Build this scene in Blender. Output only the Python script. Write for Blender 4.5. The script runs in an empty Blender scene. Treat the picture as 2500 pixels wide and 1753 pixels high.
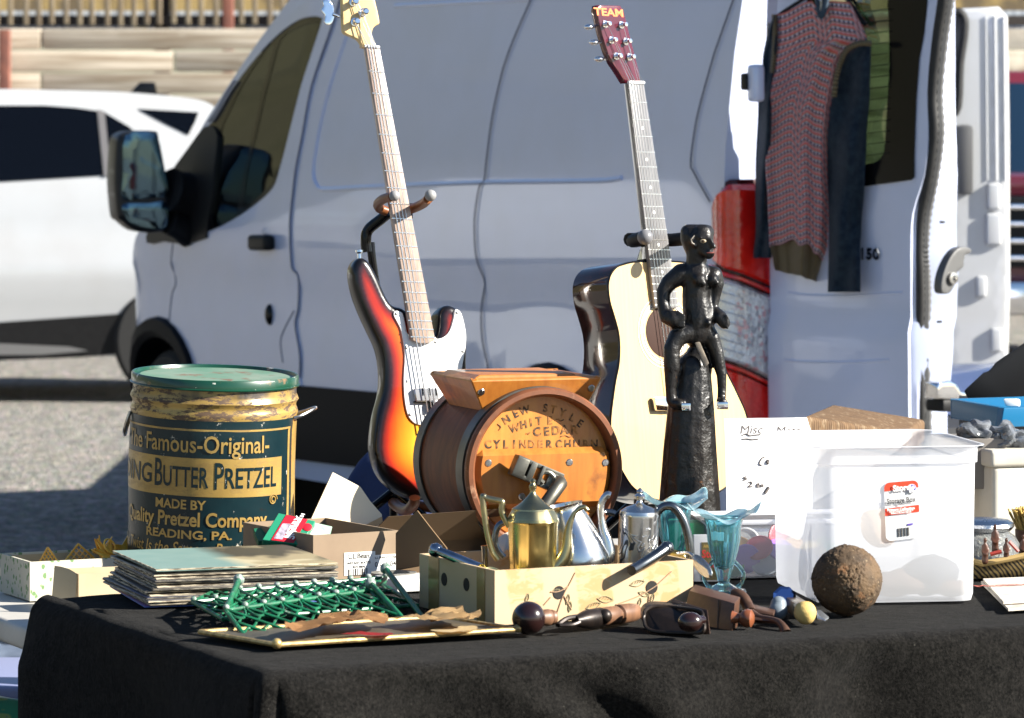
import bpy, bmesh, math, random
from mathutils import Vector as Vec, Matrix
from mathutils.geometry import delaunay_2d_cdt
R = math.radians
PI = math.pi
rnd = random.Random(7)
sc = bpy.context.scene
COL = sc.collection
# ---------------------------------------------------------------- camera
F, VH, CZ = 10000.0, 300.0, 1.57          # focal length in photo pixels, horizon row, eye height
cd = bpy.data.cameras.new("camera")
cam = bpy.data.objects.new("camera", cd)
COL.objects.link(cam)
cam.location = (0, 0, CZ)
cam.rotation_euler = (R(90), 0, 0)
cd.sensor_width = 36
cd.lens = 36 * F / 2500
cd.shift_y = (VH - 876.5) / 2500
cd.clip_end = 600
cd.dof.use_dof = True
cd.dof.focus_distance = 7.45
cd.dof.aperture_fstop = 11.0
sc.camera = cam
# ---------------------------------------------------------------- sky, sun, exposure
SUN_EL, SUN_AZ = 28.5, 104.0               # azimuth clockwise from +Y
w = bpy.data.worlds.new("World")
sc.world = w
w.use_nodes = True
nt = w.node_tree
bg = nt.nodes["Background"]
sky = nt.nodes.new("ShaderNodeTexSky")
sky.sky_type = 'NISHITA'
sky.sun_disc = False
sky.sun_elevation = R(SUN_EL)
sky.sun_rotation = R(SUN_AZ)
sky.dust_density = 0.3
sky.ozone_density = 3.0
nt.links.new(sky.outputs[0], bg.inputs[0])
bg.inputs[1].default_value = 0.05
sl = bpy.data.lights.new("sun", 'SUN')
sl.energy = 5.0
sl.angle = R(0.5)
sl.color = (1.0, 0.945, 0.85)
sun = bpy.data.objects.new("sun", sl)
COL.objects.link(sun)
SDIR = Vec((math.sin(R(SUN_AZ)) * math.cos(R(SUN_EL)), math.cos(R(SUN_AZ)) * math.cos(R(SUN_EL)), math.sin(R(SUN_EL))))
sun.rotation_euler = SDIR.to_track_quat('Z', 'Y').to_euler()
sun.location = SDIR * 30
sc.view_settings.view_transform = 'Standard'
sc.view_settings.look = 'None'
sc.view_settings.exposure = 1.6
sc.view_settings.gamma = 1
sc.render.engine = 'CYCLES'
sc.cycles.use_denoising = True
sc.cycles.max_bounces = 10
sc.cycles.transparent_max_bounces = 12
sc.cycles.caustics_reflective = False
sc.cycles.caustics_refractive = False
# ---------------------------------------------------------------- pixel <-> world
def P(U, V, d):
    return Vec(((U - 1250) / F * d, d, CZ - (V - VH) / F * d))
def G(U, V, z):
    return P(U, V, (CZ - z) * F / (V - VH))
def PL(U, V, p0, n):
    c = Vec((0, 0, CZ)); r = Vec(((U - 1250) / F, 1, -(V - VH) / F))
    return c + r * ((p0 - c).dot(n) / r.dot(n))
def crop(ox, oy, s):
    return lambda *a: [(ox + s * a[i], oy + s * a[i + 1]) for i in range(0, len(a), 2)]
k1 = crop(0, 0, .3727); k2 = crop(740, 0, .3727); k3 = crop(1660, 0, .3727)
k4 = crop(0, 550, .3727); k5 = crop(740, 550, .3727); k6 = crop(1660, 550, .3727)
j1 = crop(0, 1153, .3727); j2 = crop(740, 1153, .3727); j3 = crop(1660, 1153, .3727)
jt = crop(280, 880, .298); jc = crop(980, 880, .298); jp = crop(1140, 1160, .2613); jv = crop(1560, 1200, .2613)
def frame(p0, n):
    n = Vec(n).normalized(); r = Vec((0, 0, 1)).cross(n).normalized(); u = n.cross(r)
    M = Matrix((r, u, n)).transposed().to_4x4(); M.translation = Vec(p0)
    return M
def xf(loc=(0, 0, 0), rx=0, ry=0, rz=0):
    return Matrix.Translation(Vec(loc)) @ Matrix.Rotation(R(rz), 4, 'Z') @ Matrix.Rotation(R(ry), 4, 'Y') @ Matrix.Rotation(R(rx), 4, 'X')
# ---------------------------------------------------------------- objects
MW = {}
def tag(o, label=None, cat=None, group=None, kind=None):
    if label: o["label"] = label
    if cat: o["category"] = cat
    if group: o["group"] = group
    if kind: o["kind"] = kind
    return o
def thing(name, label, cat, M=None, group=None):
    o = bpy.data.objects.new(name, None)
    COL.objects.link(o)
    o.empty_display_size = .05
    M = Matrix() if M is None else (M if isinstance(M, Matrix) else Matrix.Translation(Vec(M)))
    o.matrix_world = M
    MW[o] = M
    return tag(o, label, cat, group)
def mk(name, bm, m, parent=None, world=False, ang=40, flat=False, recalc=True):
    if world and parent is not None:
        bm.transform(MW[parent].inverted())
    if recalc:
        bmesh.ops.recalc_face_normals(bm, faces=bm.faces)
    me = bpy.data.meshes.new(name)
    bm.to_mesh(me); bm.free()
    me.materials.append(m)
    if not flat:
        me.polygons.foreach_set("use_smooth", [True] * len(me.polygons))
        me.set_sharp_from_angle(angle=R(ang))
    o = bpy.data.objects.new(name, me)
    COL.objects.link(o)
    if parent is not None:
        o.parent = parent
        MW[o] = MW[parent]
    else:
        MW[o] = Matrix()
    return o
def mk_loose(name, bm, m, parent, **k):
    # every separate piece becomes a part of its own
    bm.verts.ensure_lookup_table(); bm.verts.index_update(); seen = set(); groups = []
    for v in bm.verts:
        if v.index in seen: continue
        st = [v]; seen.add(v.index); g = []
        while st:
            x = st.pop(); g.append(x)
            for e in x.link_edges:
                y = e.other_vert(x)
                if y.index not in seen: seen.add(y.index); st.append(y)
        groups.append(g)
    out = []
    for g in groups:
        b = B(); mp = {v: b.verts.new(v.co) for v in g}; fs = set(f for v in g for f in v.link_faces)
        for f in fs: b.faces.new([mp[v] for v in f.verts])
        out.append(mk(name, b, m, parent, **k))
    bm.free(); return out
def solo(name, bm, m, label, cat, group=None, kind=None, **k):
    # one-mesh thing: origin moved to the base of the mesh
    if kind is None:
        xs = [v.co.x for v in bm.verts]; ys = [v.co.y for v in bm.verts]; zs = [v.co.z for v in bm.verts]
        c = Vec(((min(xs) + max(xs)) / 2, (min(ys) + max(ys)) / 2, min(zs)))
        bm.transform(Matrix.Translation(-c))
    else:
        c = Vec((0, 0, 0))
    o = mk(name, bm, m, **k)
    o.location = c
    return tag(o, label, cat, group, kind)
def copy_tree(o, M, label=None, parent=None):
    c = o.copy(); COL.objects.link(c)
    if parent is None:
        c.matrix_world = M
        if label: c["label"] = label
    else:
        c.parent = parent
    for ch in list(o.children):
        copy_tree(ch, None, None, c)
    return c
# ---------------------------------------------------------------- mesh builders
def B(): return bmesh.new()
def merge(bm, other, M=None):
    if M is not None: other.transform(M)
    me = bpy.data.meshes.new("tmp"); other.to_mesh(me); other.free()
    bm.from_mesh(me); bpy.data.meshes.remove(me)
    return bm
def box(bm, size, c=(0, 0, 0), M=None, bev=0, seg=2):
    t = B()
    bmesh.ops.create_cube(t, size=1)
    for v in t.verts: v.co = Vec((v.co.x * size[0], v.co.y * size[1], v.co.z * size[2]))
    if bev: bmesh.ops.bevel(t, geom=t.edges[:], offset=bev, segments=seg, affect='EDGES', profile=.6)
    MM = Matrix.Translation(Vec(c))
    if M is not None: MM = M @ MM
    return merge(bm, t, MM)
def tube(bm, pts, r, seg=8, closed=False, caps=True):
    pts = [Vec(p) for p in pts]; n = len(pts)
    rs = r if isinstance(r, (list, tuple)) else [r] * n
    T = []
    for i in range(n):
        a = pts[i - 1] if (i or closed) else pts[0]
        b = pts[(i + 1) % n] if (i < n - 1 or closed) else pts[-1]
        T.append((b - a).normalized() if (b - a).length > 1e-9 else Vec((0, 0, 1)))
    up = Vec((0, 0, 1)) if abs(T[0].z) < .9 else Vec((1, 0, 0))
    N = T[0].cross(up).normalized(); rings = []
    for i in range(n):
        N = (N - T[i] * N.dot(T[i]))
        N = N.normalized() if N.length > 1e-6 else T[i].orthogonal().normalized()
        Bn = T[i].cross(N)
        rings.append([bm.verts.new(pts[i] + (N * math.cos(2 * PI * k / seg) + Bn * math.sin(2 * PI * k / seg)) * rs[i]) for k in range(seg)])
    for i in range(n - 1 if not closed else n):
        a, b = rings[i], rings[(i + 1) % n]
        for k in range(seg): bm.faces.new((a[k], a[(k + 1) % seg], b[(k + 1) % seg], b[k]))
    if caps and not closed:
        bm.faces.new(rings[0][::-1]); bm.faces.new(rings[-1])
    return bm
def lathe(bm, prof, seg=32, M=None, mod=None, closed=False):
    t = B(); rings = []
    for (r, z) in prof:
        if r < 1e-6:
            rings.append([t.verts.new((0, 0, z))])
        else:
            ring = []
            for k in range(seg):
                a = 2 * PI * k / seg
                rr = r * (mod(a, z) if mod else 1)
                ring.append(t.verts.new((rr * math.cos(a), rr * math.sin(a), z)))
            rings.append(ring)
    pr = list(zip(rings, rings[1:])) + ([(rings[-1], rings[0])] if closed else [])
    for a, b in pr:
        if len(a) == 1 and len(b) == 1: continue
        for k in range(seg):
            k2_ = (k + 1) % seg
            if len(a) == 1: t.faces.new((a[0], b[k2_], b[k]))
            elif len(b) == 1: t.faces.new((a[k], a[k2_], b[0]))
            else: t.faces.new((a[k], a[k2_], b[k2_], b[k]))
    return merge(bm, t, M)
def sph(bm, r, c, sx=1, sy=1, sz=1, M=None, seg=20):
    t = B()
    bmesh.ops.create_uvsphere(t, u_segments=seg, v_segments=max(6, seg // 2), radius=r)
    MM = Matrix.Translation(Vec(c)) @ (M if M is not None else Matrix()) @ Matrix.Diagonal((sx, sy, sz, 1))
    return merge(bm, t, MM)
def prism(bm, pts, off, bev=0, seg=2):
    t = B(); off = Vec(off)
    a = [t.verts.new(Vec(p)) for p in pts]; b = [t.verts.new(Vec(p) + off) for p in pts]; n = len(a)
    t.faces.new(a); t.faces.new(b[::-1])
    for i in range(n): t.faces.new((a[i], b[i], b[(i + 1) % n], a[(i + 1) % n]))
    bmesh.ops.recalc_face_normals(t, faces=t.faces)
    if bev: bmesh.ops.bevel(t, geom=[e for e in t.edges if e.calc_face_angle(0) > .5], offset=bev, segments=seg, affect='EDGES', profile=.6)
    return merge(bm, t)
def crv(pts, n=6, closed=True):
    out = []; m = len(pts); D = len(pts[0])
    rng = range(m) if closed else range(m - 1)
    for i in rng:
        p = [pts[(i + j) % m] if closed else pts[min(max(i + j, 0), m - 1)] for j in (-1, 0, 1, 2)]
        for k in range(n):
            t = k / n
            out.append(tuple(.5 * (2 * p[1][c] + (p[2][c] - p[0][c]) * t + (2 * p[0][c] - 5 * p[1][c] + 4 * p[2][c] - p[3][c]) * t * t + (3 * p[1][c] - p[0][c] - 3 * p[2][c] + p[3][c]) * t ** 3) for c in range(D)))
    if not closed: out.append(tuple(pts[-1]))
    return out
def inside(x, y, poly):
    c = False; j = len(poly) - 1
    for i in range(len(poly)):
        xi, yi = poly[i]; xj, yj = poly[j]
        if (yi > y) != (yj > y) and x < (xj - xi) * (y - yi) / (yj - yi) + xi: c = not c
        j = i
    return c
def pdist(x, y, poly):
    m = 1e9; n = len(poly)
    for i in range(n):
        ax, ay = poly[i]; bx, by = poly[(i + 1) % n]
        dx, dy = bx - ax, by - ay; L = dx * dx + dy * dy
        t = 0 if L == 0 else max(0, min(1, ((x - ax) * dx + (y - ay) * dy) / L))
        q = (x - ax - t * dx) ** 2 + (y - ay - t * dy) ** 2
        if q < m: m = q
    return math.sqrt(m)
def resample(poly, step):
    out = []; n = len(poly)
    for i in range(n):
        a, b = poly[i], poly[(i + 1) % n]
        L = math.hypot(b[0] - a[0], b[1] - a[1]); k = max(1, int(math.ceil(L / step)))
        for q in range(k): out.append((a[0] + (b[0] - a[0]) * q / k, a[1] + (b[1] - a[1]) * q / k))
    return out
def cdt(outer, holes=(), step=.02, extra=(), sy=None):
    sy = sy or step
    loops = [resample(outer, step)] + [resample(h, step) for h in holes]
    vs, es = [], []
    for L in loops:
        s = len(vs); vs += L; es += [(s + i, s + (i + 1) % len(L)) for i in range(len(L))]
    xs = [p[0] for p in outer]; ys = [p[1] for p in outer]
    y = min(ys) + sy / 2; row = 0
    while y < max(ys):
        x = min(xs) + (step / 2 if row % 2 else 0)
        while x < max(xs):
            if inside(x, y, outer) and not any(inside(x, y, h) for h in holes) and min(pdist(x, y, L) for L in loops) > step * .45:
                vs.append((x, y))
            x += step
        y += sy; row += 1
    vs += list(extra)
    r = delaunay_2d_cdt([Vec((p[0], p[1])) for p in vs], es, [], 0, 1e-7)
    v2 = [(p[0], p[1]) for p in r[0]]; fs = []
    for f in r[2]:
        cx = sum(v2[i][0] for i in f) / len(f); cy = sum(v2[i][1] for i in f) / len(f)
        if inside(cx, cy, outer) and not any(inside(cx, cy, h) for h in holes): fs.append(list(f))
    return v2, fs, loops
def pillow(out2, T, r, step, holes=()):
    # solid plate with a softly rounded front edge; attribute 'edge' = distance from the outline
    ol = resample(out2, step); n = len(ol); area = sum(ol[i][0] * ol[(i + 1) % n][1] - ol[(i + 1) % n][0] * ol[i][1] for i in range(n))
    sg = 1 if area > 0 else -1; extra = []
    for i in range(n):
        ax, ay = ol[i - 1]; bx, by = ol[(i + 1) % n]; L = math.hypot(bx - ax, by - ay) or 1
        nx, ny = -(by - ay) / L * sg, (bx - ax) / L * sg
        for q in ((.15, .45, 1.0) if r else ()):
            x, y = ol[i][0] + nx * r * q, ol[i][1] + ny * r * q
            if inside(x, y, ol) and pdist(x, y, ol) > r * q * .9: extra.append((x, y))
    v2, fs, loops = cdt(out2, holes, step, extra)
    bm = B(); lay = bm.verts.layers.float.new("edge"); vv = []
    for (x, y) in v2:
        d = pdist(x, y, ol)
        z = -(r - math.sqrt(max(0, r * r - (r - d) ** 2))) if (r and d < r) else 0
        v = bm.verts.new((x, y, z)); v[lay] = d; vv.append(v)
    for f in fs: bm.faces.new([vv[i] for i in f])
    bm.verts.ensure_lookup_table()
    for L in loops:
        top = []
        for (x, y) in L:
            top.append(min(vv, key=lambda v: (v.co.x - x) ** 2 + (v.co.y - y) ** 2))
        z1 = -T + r * .6
        mid = [bm.verts.new((v.co.x, v.co.y, z1)) for v in top]
        for i in range(len(top)):
            j = (i + 1) % len(top)
            if top[i] is not top[j]: bm.faces.new((top[i], top[j], mid[j], mid[i]))
        if L is loops[0]:
            cx = sum(p[0] for p in L) / len(L); cy = sum(p[1] for p in L) / len(L)
            bt = [bm.verts.new((cx + (v.co.x - cx) * .97, cy + (v.co.y - cy) * .97, -T)) for v in top]
            for i in range(len(top)):
                j = (i + 1) % len(top); bm.faces.new((mid[i], mid[j], bt[j], bt[i]))
            bm.faces.new(bt)
    return bm
_font_cache = {}
def text_bm(s, size, sx=1.0, bold=0.0, align='CENTER', shear=0.0, space=1.0):
    c = bpy.data.curves.new("txt", 'FONT'); c.body = s; c.size = size; c.align_x = align; c.align_y = 'CENTER'
    c.offset = bold; c.resolution_u = 3; c.fill_mode = 'FRONT'; c.shear = shear; c.space_character = space
    o = bpy.data.objects.new("txt", c)
    me = bpy.data.meshes.new_from_object(o)
    bm = B(); bm.from_mesh(me)
    bpy.data.meshes.remove(me); bpy.data.objects.remove(o); bpy.data.curves.remove(c)
    for v in bm.verts: v.co.x *= sx
    return bm
def grid(nu, nv, fn, bm=None, close_u=False):
    bm = bm or B()
    vv = [[bm.verts.new(fn(i / nu, j / nv)) for i in range(nu + (0 if close_u else 1))] for j in range(nv + 1)]
    uvl = bm.loops.layers.uv.verify()
    for j in range(nv):
        for i in range(nu):
            i2 = (i + 1) % nu if close_u else i + 1
            f = bm.faces.new((vv[j][i], vv[j][i2], vv[j + 1][i2], vv[j + 1][i]))
            for l, (a, b) in zip(f.loops, ((i, j), (i + 1, j), (i + 1, j + 1), (i, j + 1))): l[uvl].uv = (a / nu, b / nv)
    return bm
def jitter(bm, amt, sc_=30, seed=0):
    from mathutils import noise
    for v in bm.verts: v.co += noise.noise_vector(v.co * sc_ + Vec((seed, seed * 1.7, 0))) * amt
    return bm
def remeshed(name, bm, m, parent, vox, world=False, smooth=6, ang=60):
    if world: bm.transform(MW[parent].inverted())
    me = bpy.data.meshes.new("tmp"); bm.to_mesh(me); bm.free()
    o = bpy.data.objects.new("tmp", me); COL.objects.link(o)
    md = o.modifiers.new("r", 'REMESH'); md.mode = 'VOXEL'; md.voxel_size = vox
    ms = o.modifiers.new("s", 'SMOOTH'); ms.iterations = smooth; ms.factor = .5
    dg = bpy.context.evaluated_depsgraph_get(); dg.update()
    me2 = bpy.data.meshes.new_from_object(o.evaluated_get(dg))
    bpy.data.objects.remove(o); bpy.data.meshes.remove(me)
    b2 = B(); b2.from_mesh(me2); bpy.data.meshes.remove(me2)
    return mk(name, b2, m, parent, ang=ang)
def capsule(bm, a, b, ra, rb, seg=16):
    a, b = Vec(a), Vec(b); n = 6; pts = [a + (b - a) * (i / n) for i in range(n + 1)]
    tube(bm, pts, [ra + (rb - ra) * i / n for i in range(n + 1)], seg)
    sph(bm, ra, a, seg=seg); sph(bm, rb, b, seg=seg)
    return bm
# ---------------------------------------------------------------- materials
class NT:
    def __init__(s, name):
        s.m = bpy.data.materials.new(name); s.m.use_nodes = True
        s.t = s.m.node_tree; s.b = s.t.nodes["Principled BSDF"]; s.out = s.t.nodes["Material Output"]
    def n(s, typ, **kw):
        x = s.t.nodes.new(typ)
        for k, v in kw.items():
            if k.startswith("i_"): x.inputs[k[2:].replace("__", " ")].default_value = v
            else: setattr(x, k, v)
        return x
    def l(s, a, b): s.t.links.new(a, b)
    def coord(s, scale=(1, 1, 1), src="Object", rot=(0, 0, 0)):
        tc = s.n("ShaderNodeTexCoord"); mp = s.n("ShaderNodeMapping"); mp.inputs["Scale"].default_value = scale; mp.inputs["Rotation"].default_value = rot
        s.l(tc.outputs[src], mp.inputs[0]); return mp.outputs[0]
    def noise(s, scale, vec=None, detail=4, rough=.55, dist=0):
        x = s.n("ShaderNodeTexNoise"); x.inputs["Scale"].default_value = scale; x.inputs["Detail"].default_value = detail
        x.inputs["Roughness"].default_value = rough; x.inputs["Distortion"].default_value = dist
        s.l(vec if vec is not None else s.coord(), x.inputs["Vector"]); return x.outputs["Fac"]
    def voro(s, scale, vec=None, feature='F1', out="Distance"):
        x = s.n("ShaderNodeTexVoronoi", feature=feature); x.inputs["Scale"].default_value = scale
        s.l(vec if vec is not None else s.coord(), x.inputs["Vector"]); return x.outputs[out]
    def ramp(s, fac, stops, mode='LINEAR'):
        x = s.n("ShaderNodeValToRGB"); x.color_ramp.interpolation = mode; e = x.color_ramp.elements
        while len(e) < len(stops): e.new(.5)
        for i, (p, c) in enumerate(stops):
            e[i].position = p; e[i].color = (c, c, c, 1) if isinstance(c, (int, float)) else tuple(c) + ((1,) if len(c) == 3 else ())
        s.l(fac, x.inputs[0]); return x.outputs[0]
    def mix(s, fac, a, b, mode='MIX'):
        x = s.n("ShaderNodeMix", data_type='RGBA', blend_type=mode)
        for sock, v in ((x.inputs[0], fac), (x.inputs[6], a), (x.inputs[7], b)):
            if isinstance(v, (int, float)): sock.default_value = v
            elif isinstance(v, tuple): sock.default_value = v + ((1,) if len(v) == 3 else ())
            else: s.l(v, sock)
        return x.outputs[2]
    def math(s, op, a, b=0.0):
        x = s.n("ShaderNodeMath", operation=op)
        for i, v in enumerate((a, b)):
            if isinstance(v, (int, float)): x.inputs[i].default_value = v
            else: s.l(v, x.inputs[i])
        return x.outputs[0]
    def set(s, **kw):
        for k, v in kw.items():
            sock = s.b.inputs[k.replace("_", " ")]
            if isinstance(v, (int, float)): sock.default_value = v
            elif isinstance(v, tuple): sock.default_value = v + ((1,) if len(v) == 3 and sock.type == 'RGBA' else ())
            else: s.l(v, sock)
    def bump(s, h, strength=.3, dist=.002):
        x = s.n("ShaderNodeBump"); x.inputs["Strength"].default_value = strength; x.inputs["Distance"].default_value = dist
        s.l(h, x.inputs["Height"]); s.l(x.outputs[0], s.b.inputs["Normal"])
def mat(name, col, rough=.5, metal=0, col2=None, ns=20, stretch=(1, 1, 1), lo=.35, hi=.65, bump=0, bs=60, bd=.002, spots=(), coat=0, sheen=0, trans=0, ior=1.45, spec=.5, rough2=None, alpha=1):
    q = NT(name); base = col; vec = q.coord(stretch)
    if col2:
        f = q.ramp(q.noise(ns, vec, 6), [(lo, 0.), (hi, 1.)]); base = q.mix(f, col, col2)
        if rough2 is not None: q.set(Roughness=q.math('ADD', q.math('MULTIPLY', f, rough2 - rough), rough))
    for (s_, l_, h_, c_) in spots:
        base = q.mix(q.ramp(q.noise(s_, q.coord(), 8, .65), [(l_, 0.), (h_, 1.)]), base, c_)
    q.set(Base_Color=base, Metallic=metal, Coat_Weight=coat, Sheen_Weight=sheen, Transmission_Weight=trans, IOR=ior, Specular_IOR_Level=spec, Alpha=alpha)
    if rough2 is None or not col2: q.set(Roughness=rough)
    q.b.inputs["Coat Roughness"].default_value = .05
    if bump: q.bump(q.noise(bs, vec, 6), bump, bd)
    return q.m
m_black = mat("black_plastic", (.008, .008, .009), .5, spec=.3, bump=.1, bs=200)
m_blackgloss = mat("black_gloss", (.005, .005, .006), .15, spec=.3)
m_rubber = mat("rubber", (.010, .010, .011), .6, col2=(.018, .018, .018), ns=40)
m_chrome = mat("chrome", (.8, .8, .82), .08, 1)
m_steel = mat("steel", (.5, .5, .5), .3, 1, col2=(.35, .33, .3), ns=60)
m_white = mat("white_plain", (.8, .8, .78), .5)
m_card = mat("cardboard", (.52, .36, .19), .85, col2=(.46, .31, .16), ns=8, bump=.15, bs=300, bd=.0005)
m_cardpale = mat("pale_card", (.50, .41, .27), .85, col2=(.44, .35, .22), ns=10)
m_ink = mat("ink", (.03, .025, .02), .7)
# ================================================================ ground
q = NT("gravel")
v = q.coord()
pebc = q.n("ShaderNodeSeparateXYZ"); q.l(q.voro(48, v, out="Color"), pebc.inputs[0]); peb = q.mix(.25, pebc.outputs[0], q.voro(48, v, out="Color")); pd = q.voro(55, v)
big = q.ramp(q.noise(.5, v, 5), [(.35, 0.), (.65, 1.)])
c = q.mix(.85, q.mix(q.ramp(q.noise(9, v, 10, .8), [(.40, 0.), (.60, 1.)]), (.10, .095, .088), (.34, .325, .29)), peb, 'OVERLAY')
c = q.mix(q.math('MULTIPLY', big, .35), c, (.24, .21, .17))
q.set(Base_Color=c, Roughness=.92)
q.bump(q.math('ADD', pd, q.noise(14, v, 8, .8)), .8, .02)
m_gravel = q.m
bm = B()
for (x0, x1, y0, y1) in ((-260, 260, -120, 400),):
    bm.faces.new([bm.verts.new(p) for p in ((x0, y0, 0), (x1, y0, 0), (x1, y1, 0), (x0, y1, 0))])
tag(mk("ground", bm, m_gravel, flat=True), "pale sunlit gravel and worn asphalt car park", "ground", kind="structure")

# hillside added out of view at the left to darken what the van reflects
q = NT("hill_scrub"); q.set(Base_Color=q.mix(q.noise(.25, None, 8, .75), (.035, .040, .018), (.12, .105, .055)), Roughness=1.0); m_hill = q.m
from mathutils import noise as hn
def hillfn(u, v):
    a = R(100 + 130 * u); d_ = 60 + 120 * v; z = 64 * v ** .8 * math.sin(PI * min(1, u * .9 + .08)) + (5 * hn.noise(Vec((u * 9, v * 9, 1))) + 2 * hn.noise(Vec((u * 40, v * 40, 1)))) * min(1, v * 4)
    return Vec((math.cos(a) * d_ * 1.0 - 25, math.sin(a) * d_ * .9, z - .3 * (v == 0)))
tag(mk("hill", grid(70, 40, hillfn), m_hill, ang=180), "scrub covered hillside beyond the car park", "hill", kind="structure")

# ================================================================ timber wall, railing, building far behind
m_plank = mat("weathered_plank", (.60, .53, .43), .9, col2=(.30, .235, .165), ns=2.2, stretch=(.45, 6, 9), lo=.36, hi=.64, bump=.5, bs=6, bd=.01, spots=((.8, .55, .7, (.68, .62, .52)),))
m_rust = mat("rust_post", (.24, .09, .06), .8, col2=(.15, .06, .045), ns=8)
m_deckwood = mat("deck_wood", (.34, .28, .19), .85, col2=(.20, .15, .10), ns=5, stretch=(6, 6, 1))
m_darkwood = mat("dark_wood_beam", (.05, .04, .035), .8)
t = thing("timber_wall", "long retaining wall of sun bleached horizontal timbers behind the parked car", "wall", (0, 34, 0))
bm = B()
for k in range(13):
    z0 = -.02 + k * .183
    for s in range(5):
        x0 = -7.5 + s * 3.6 + (k % 2) * 1.1
        box(bm, (3.58, .16 + .03 * rnd.random(), .172), (x0 + 1.8, .03 * rnd.random(), z0 + .088), bev=.012)
mk("timber", bm, m_plank, t)
for U in (12, 557):
    bm = B(); box(bm, (.09, .12, 2.34 if U < 50 else 3.3), (P(U, 0, 33.8 if U < 50 else 34.6).x, -.2 if U < 50 else .6, 1.17 if U < 50 else 1.65), bev=.01)
    mk("post", bm, m_rust, t)
t = thing("deck_railing", "raised wooden deck railing of close vertical balusters above the timber wall", "railing", (0, 36, 0))
bm = B(); box(bm, (13, .12, .09), (0, 0, 2.47)); mk("bottom_rail", bm, m_darkwood, t)
bm = B(); box(bm, (13, .14, .10), (0, 0, 3.5), bev=.01); mk("top_rail", bm, m_deckwood, t)
for k in range(-50, 8):
    bm = B(); box(bm, (.045, .05, 1.02 + .05 * rnd.random()), (k * .119 + .02 * rnd.random(), -.07, 2.95), bev=.006)
    mk("baluster", bm, m_deckwood, t)
for x in (-3.08, -4.9):
    bm = B(); box(bm, (.13, .13, 3.5), (x, .09, 1.75)); mk("post", bm, m_darkwood, t)
t = thing("wooden_building", "ochre boarded building standing behind the raised deck", "building", (0, 41, 0))
m_ochre = mat("ochre_boards", (.42, .30, .12), .8, col2=(.16, .12, .07), ns=2.2, stretch=(1.5, 1, 1), lo=.42, hi=.58)
bm = B(); box(bm, (30, .3, 3.4), (0, 0, 4.1)); mk("boarded_wall", bm, m_ochre, t)
m_corr = NT("corrugated"); vv_ = m_corr.coord((1, 1, 1)); wv = m_corr.n("ShaderNodeTexWave"); wv.inputs["Scale"].default_value = 4
m_corr.l(vv_, wv.inputs[0]); m_corr.set(Base_Color=m_corr.ramp(wv.outputs["Fac"], [(.3, (.40, .44, .50)), (.7, (.62, .66, .7))]), Roughness=.5); m_corr = m_corr.m
bm = B(); box(bm, (14, .1, .3), (-1, -4.4, 2.42)); mk("skirting_panel", bm, m_corr, t)
for (a, b_) in ((162, 278), (290, 325)):
    bm = B(); box(bm, (P(b_, 0, 36.5).x - P(a, 0, 36.5).x, .06, .17), ((P(a, 0, 36.5).x + P(b_, 0, 36.5).x) / 2, -4.6, 2.375), bev=.01); mk("white_panel", bm, m_white, t)
bm = B(); box(bm, (.14, .06, .13), (P(345, 0, 36.5).x, -4.6, 2.36), bev=.02)
box(bm, (.17, .06, .13), (P(582, 0, 36.5).x, -4.6, 2.36), bev=.02)
mk("yellow_panel", bm, mat("yellow_panel", (.7, .52, .2), .7), t)

# ================================================================ generic prism-bodied vehicle shell
def shell(outline, width, prof, holes=(), step=.06, sy=None, both=True, skip=(), farskip=None):
    """side panel in (t,z) pulled to y=prof(t,z), a strip across the width, and the far side."""
    v2, fs, loops = cdt(outline, holes, step, sy=sy)
    bm = B()
    near = [bm.verts.new((x, prof(x, z), z)) for x, z in v2]
    for f in fs: bm.faces.new([near[i] for i in f])
    far = None
    if both:
        far = [bm.verts.new((x, -width - prof(x, z), z)) for x, z in v2]
        for f in fs:
            if farskip and farskip(sum(v2[i][0] for i in f) / len(f), sum(v2[i][1] for i in f) / len(f)): continue
            bm.faces.new([far[i] for i in f][::-1])
        idx = {}
        for i, p in enumerate(v2): idx[(round(p[0], 5), round(p[1], 5))] = i
        L = loops[0]
        ids = [idx.get((round(x, 5), round(y, 5))) for x, y in L]
        for i in range(len(L)):
            a, b = ids[i], ids[(i + 1) % len(L)]
            if a is None or b is None: continue
            mx = (L[i][0] + L[(i + 1) % len(L)][0]) / 2; mz = (L[i][1] + L[(i + 1) % len(L)][1]) / 2
            if any(s(mx, mz) for s in skip): continue
            bm.faces.new((near[a], near[b], far[b], far[a]))
    return bm
q = NT("white_car_paint")
q.set(Base_Color=q.mix(q.ramp(q.noise(3, None, 6), [(.45, 0.), (.75, 1.)]), (.44, .45, .46), (.41, .41, .41)), Roughness=.28, Coat_Weight=1.0)
q.b.inputs["Coat Roughness"].default_value = .03
m_paint = q.m
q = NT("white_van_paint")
q.set(Base_Color=q.mix(q.ramp(q.noise(2.5, None, 6), [(.42, 0.), (.75, 1.)]), (.57, .63, .83), (.54, .59, .75)), Roughness=.26, Coat_Weight=.8)  # blue of sky-lit shade is put into the white base colour
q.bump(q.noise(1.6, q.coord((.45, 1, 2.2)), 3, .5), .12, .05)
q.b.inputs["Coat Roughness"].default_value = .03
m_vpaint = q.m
m_tint = mat("tinted_glass", (.003, .004, .007), .03, spec=.45)
m_clad = mat("grey_cladding", (.010, .010, .011), .55, col2=(.016, .016, .017), ns=30, bump=.1, bs=400)
m_tyre = mat("tyre", (.018, .018, .018), .8, bump=.4, bs=60, bd=.004)
m_alloy = mat("alloy", (.45, .46, .48), .35, 1)
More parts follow.
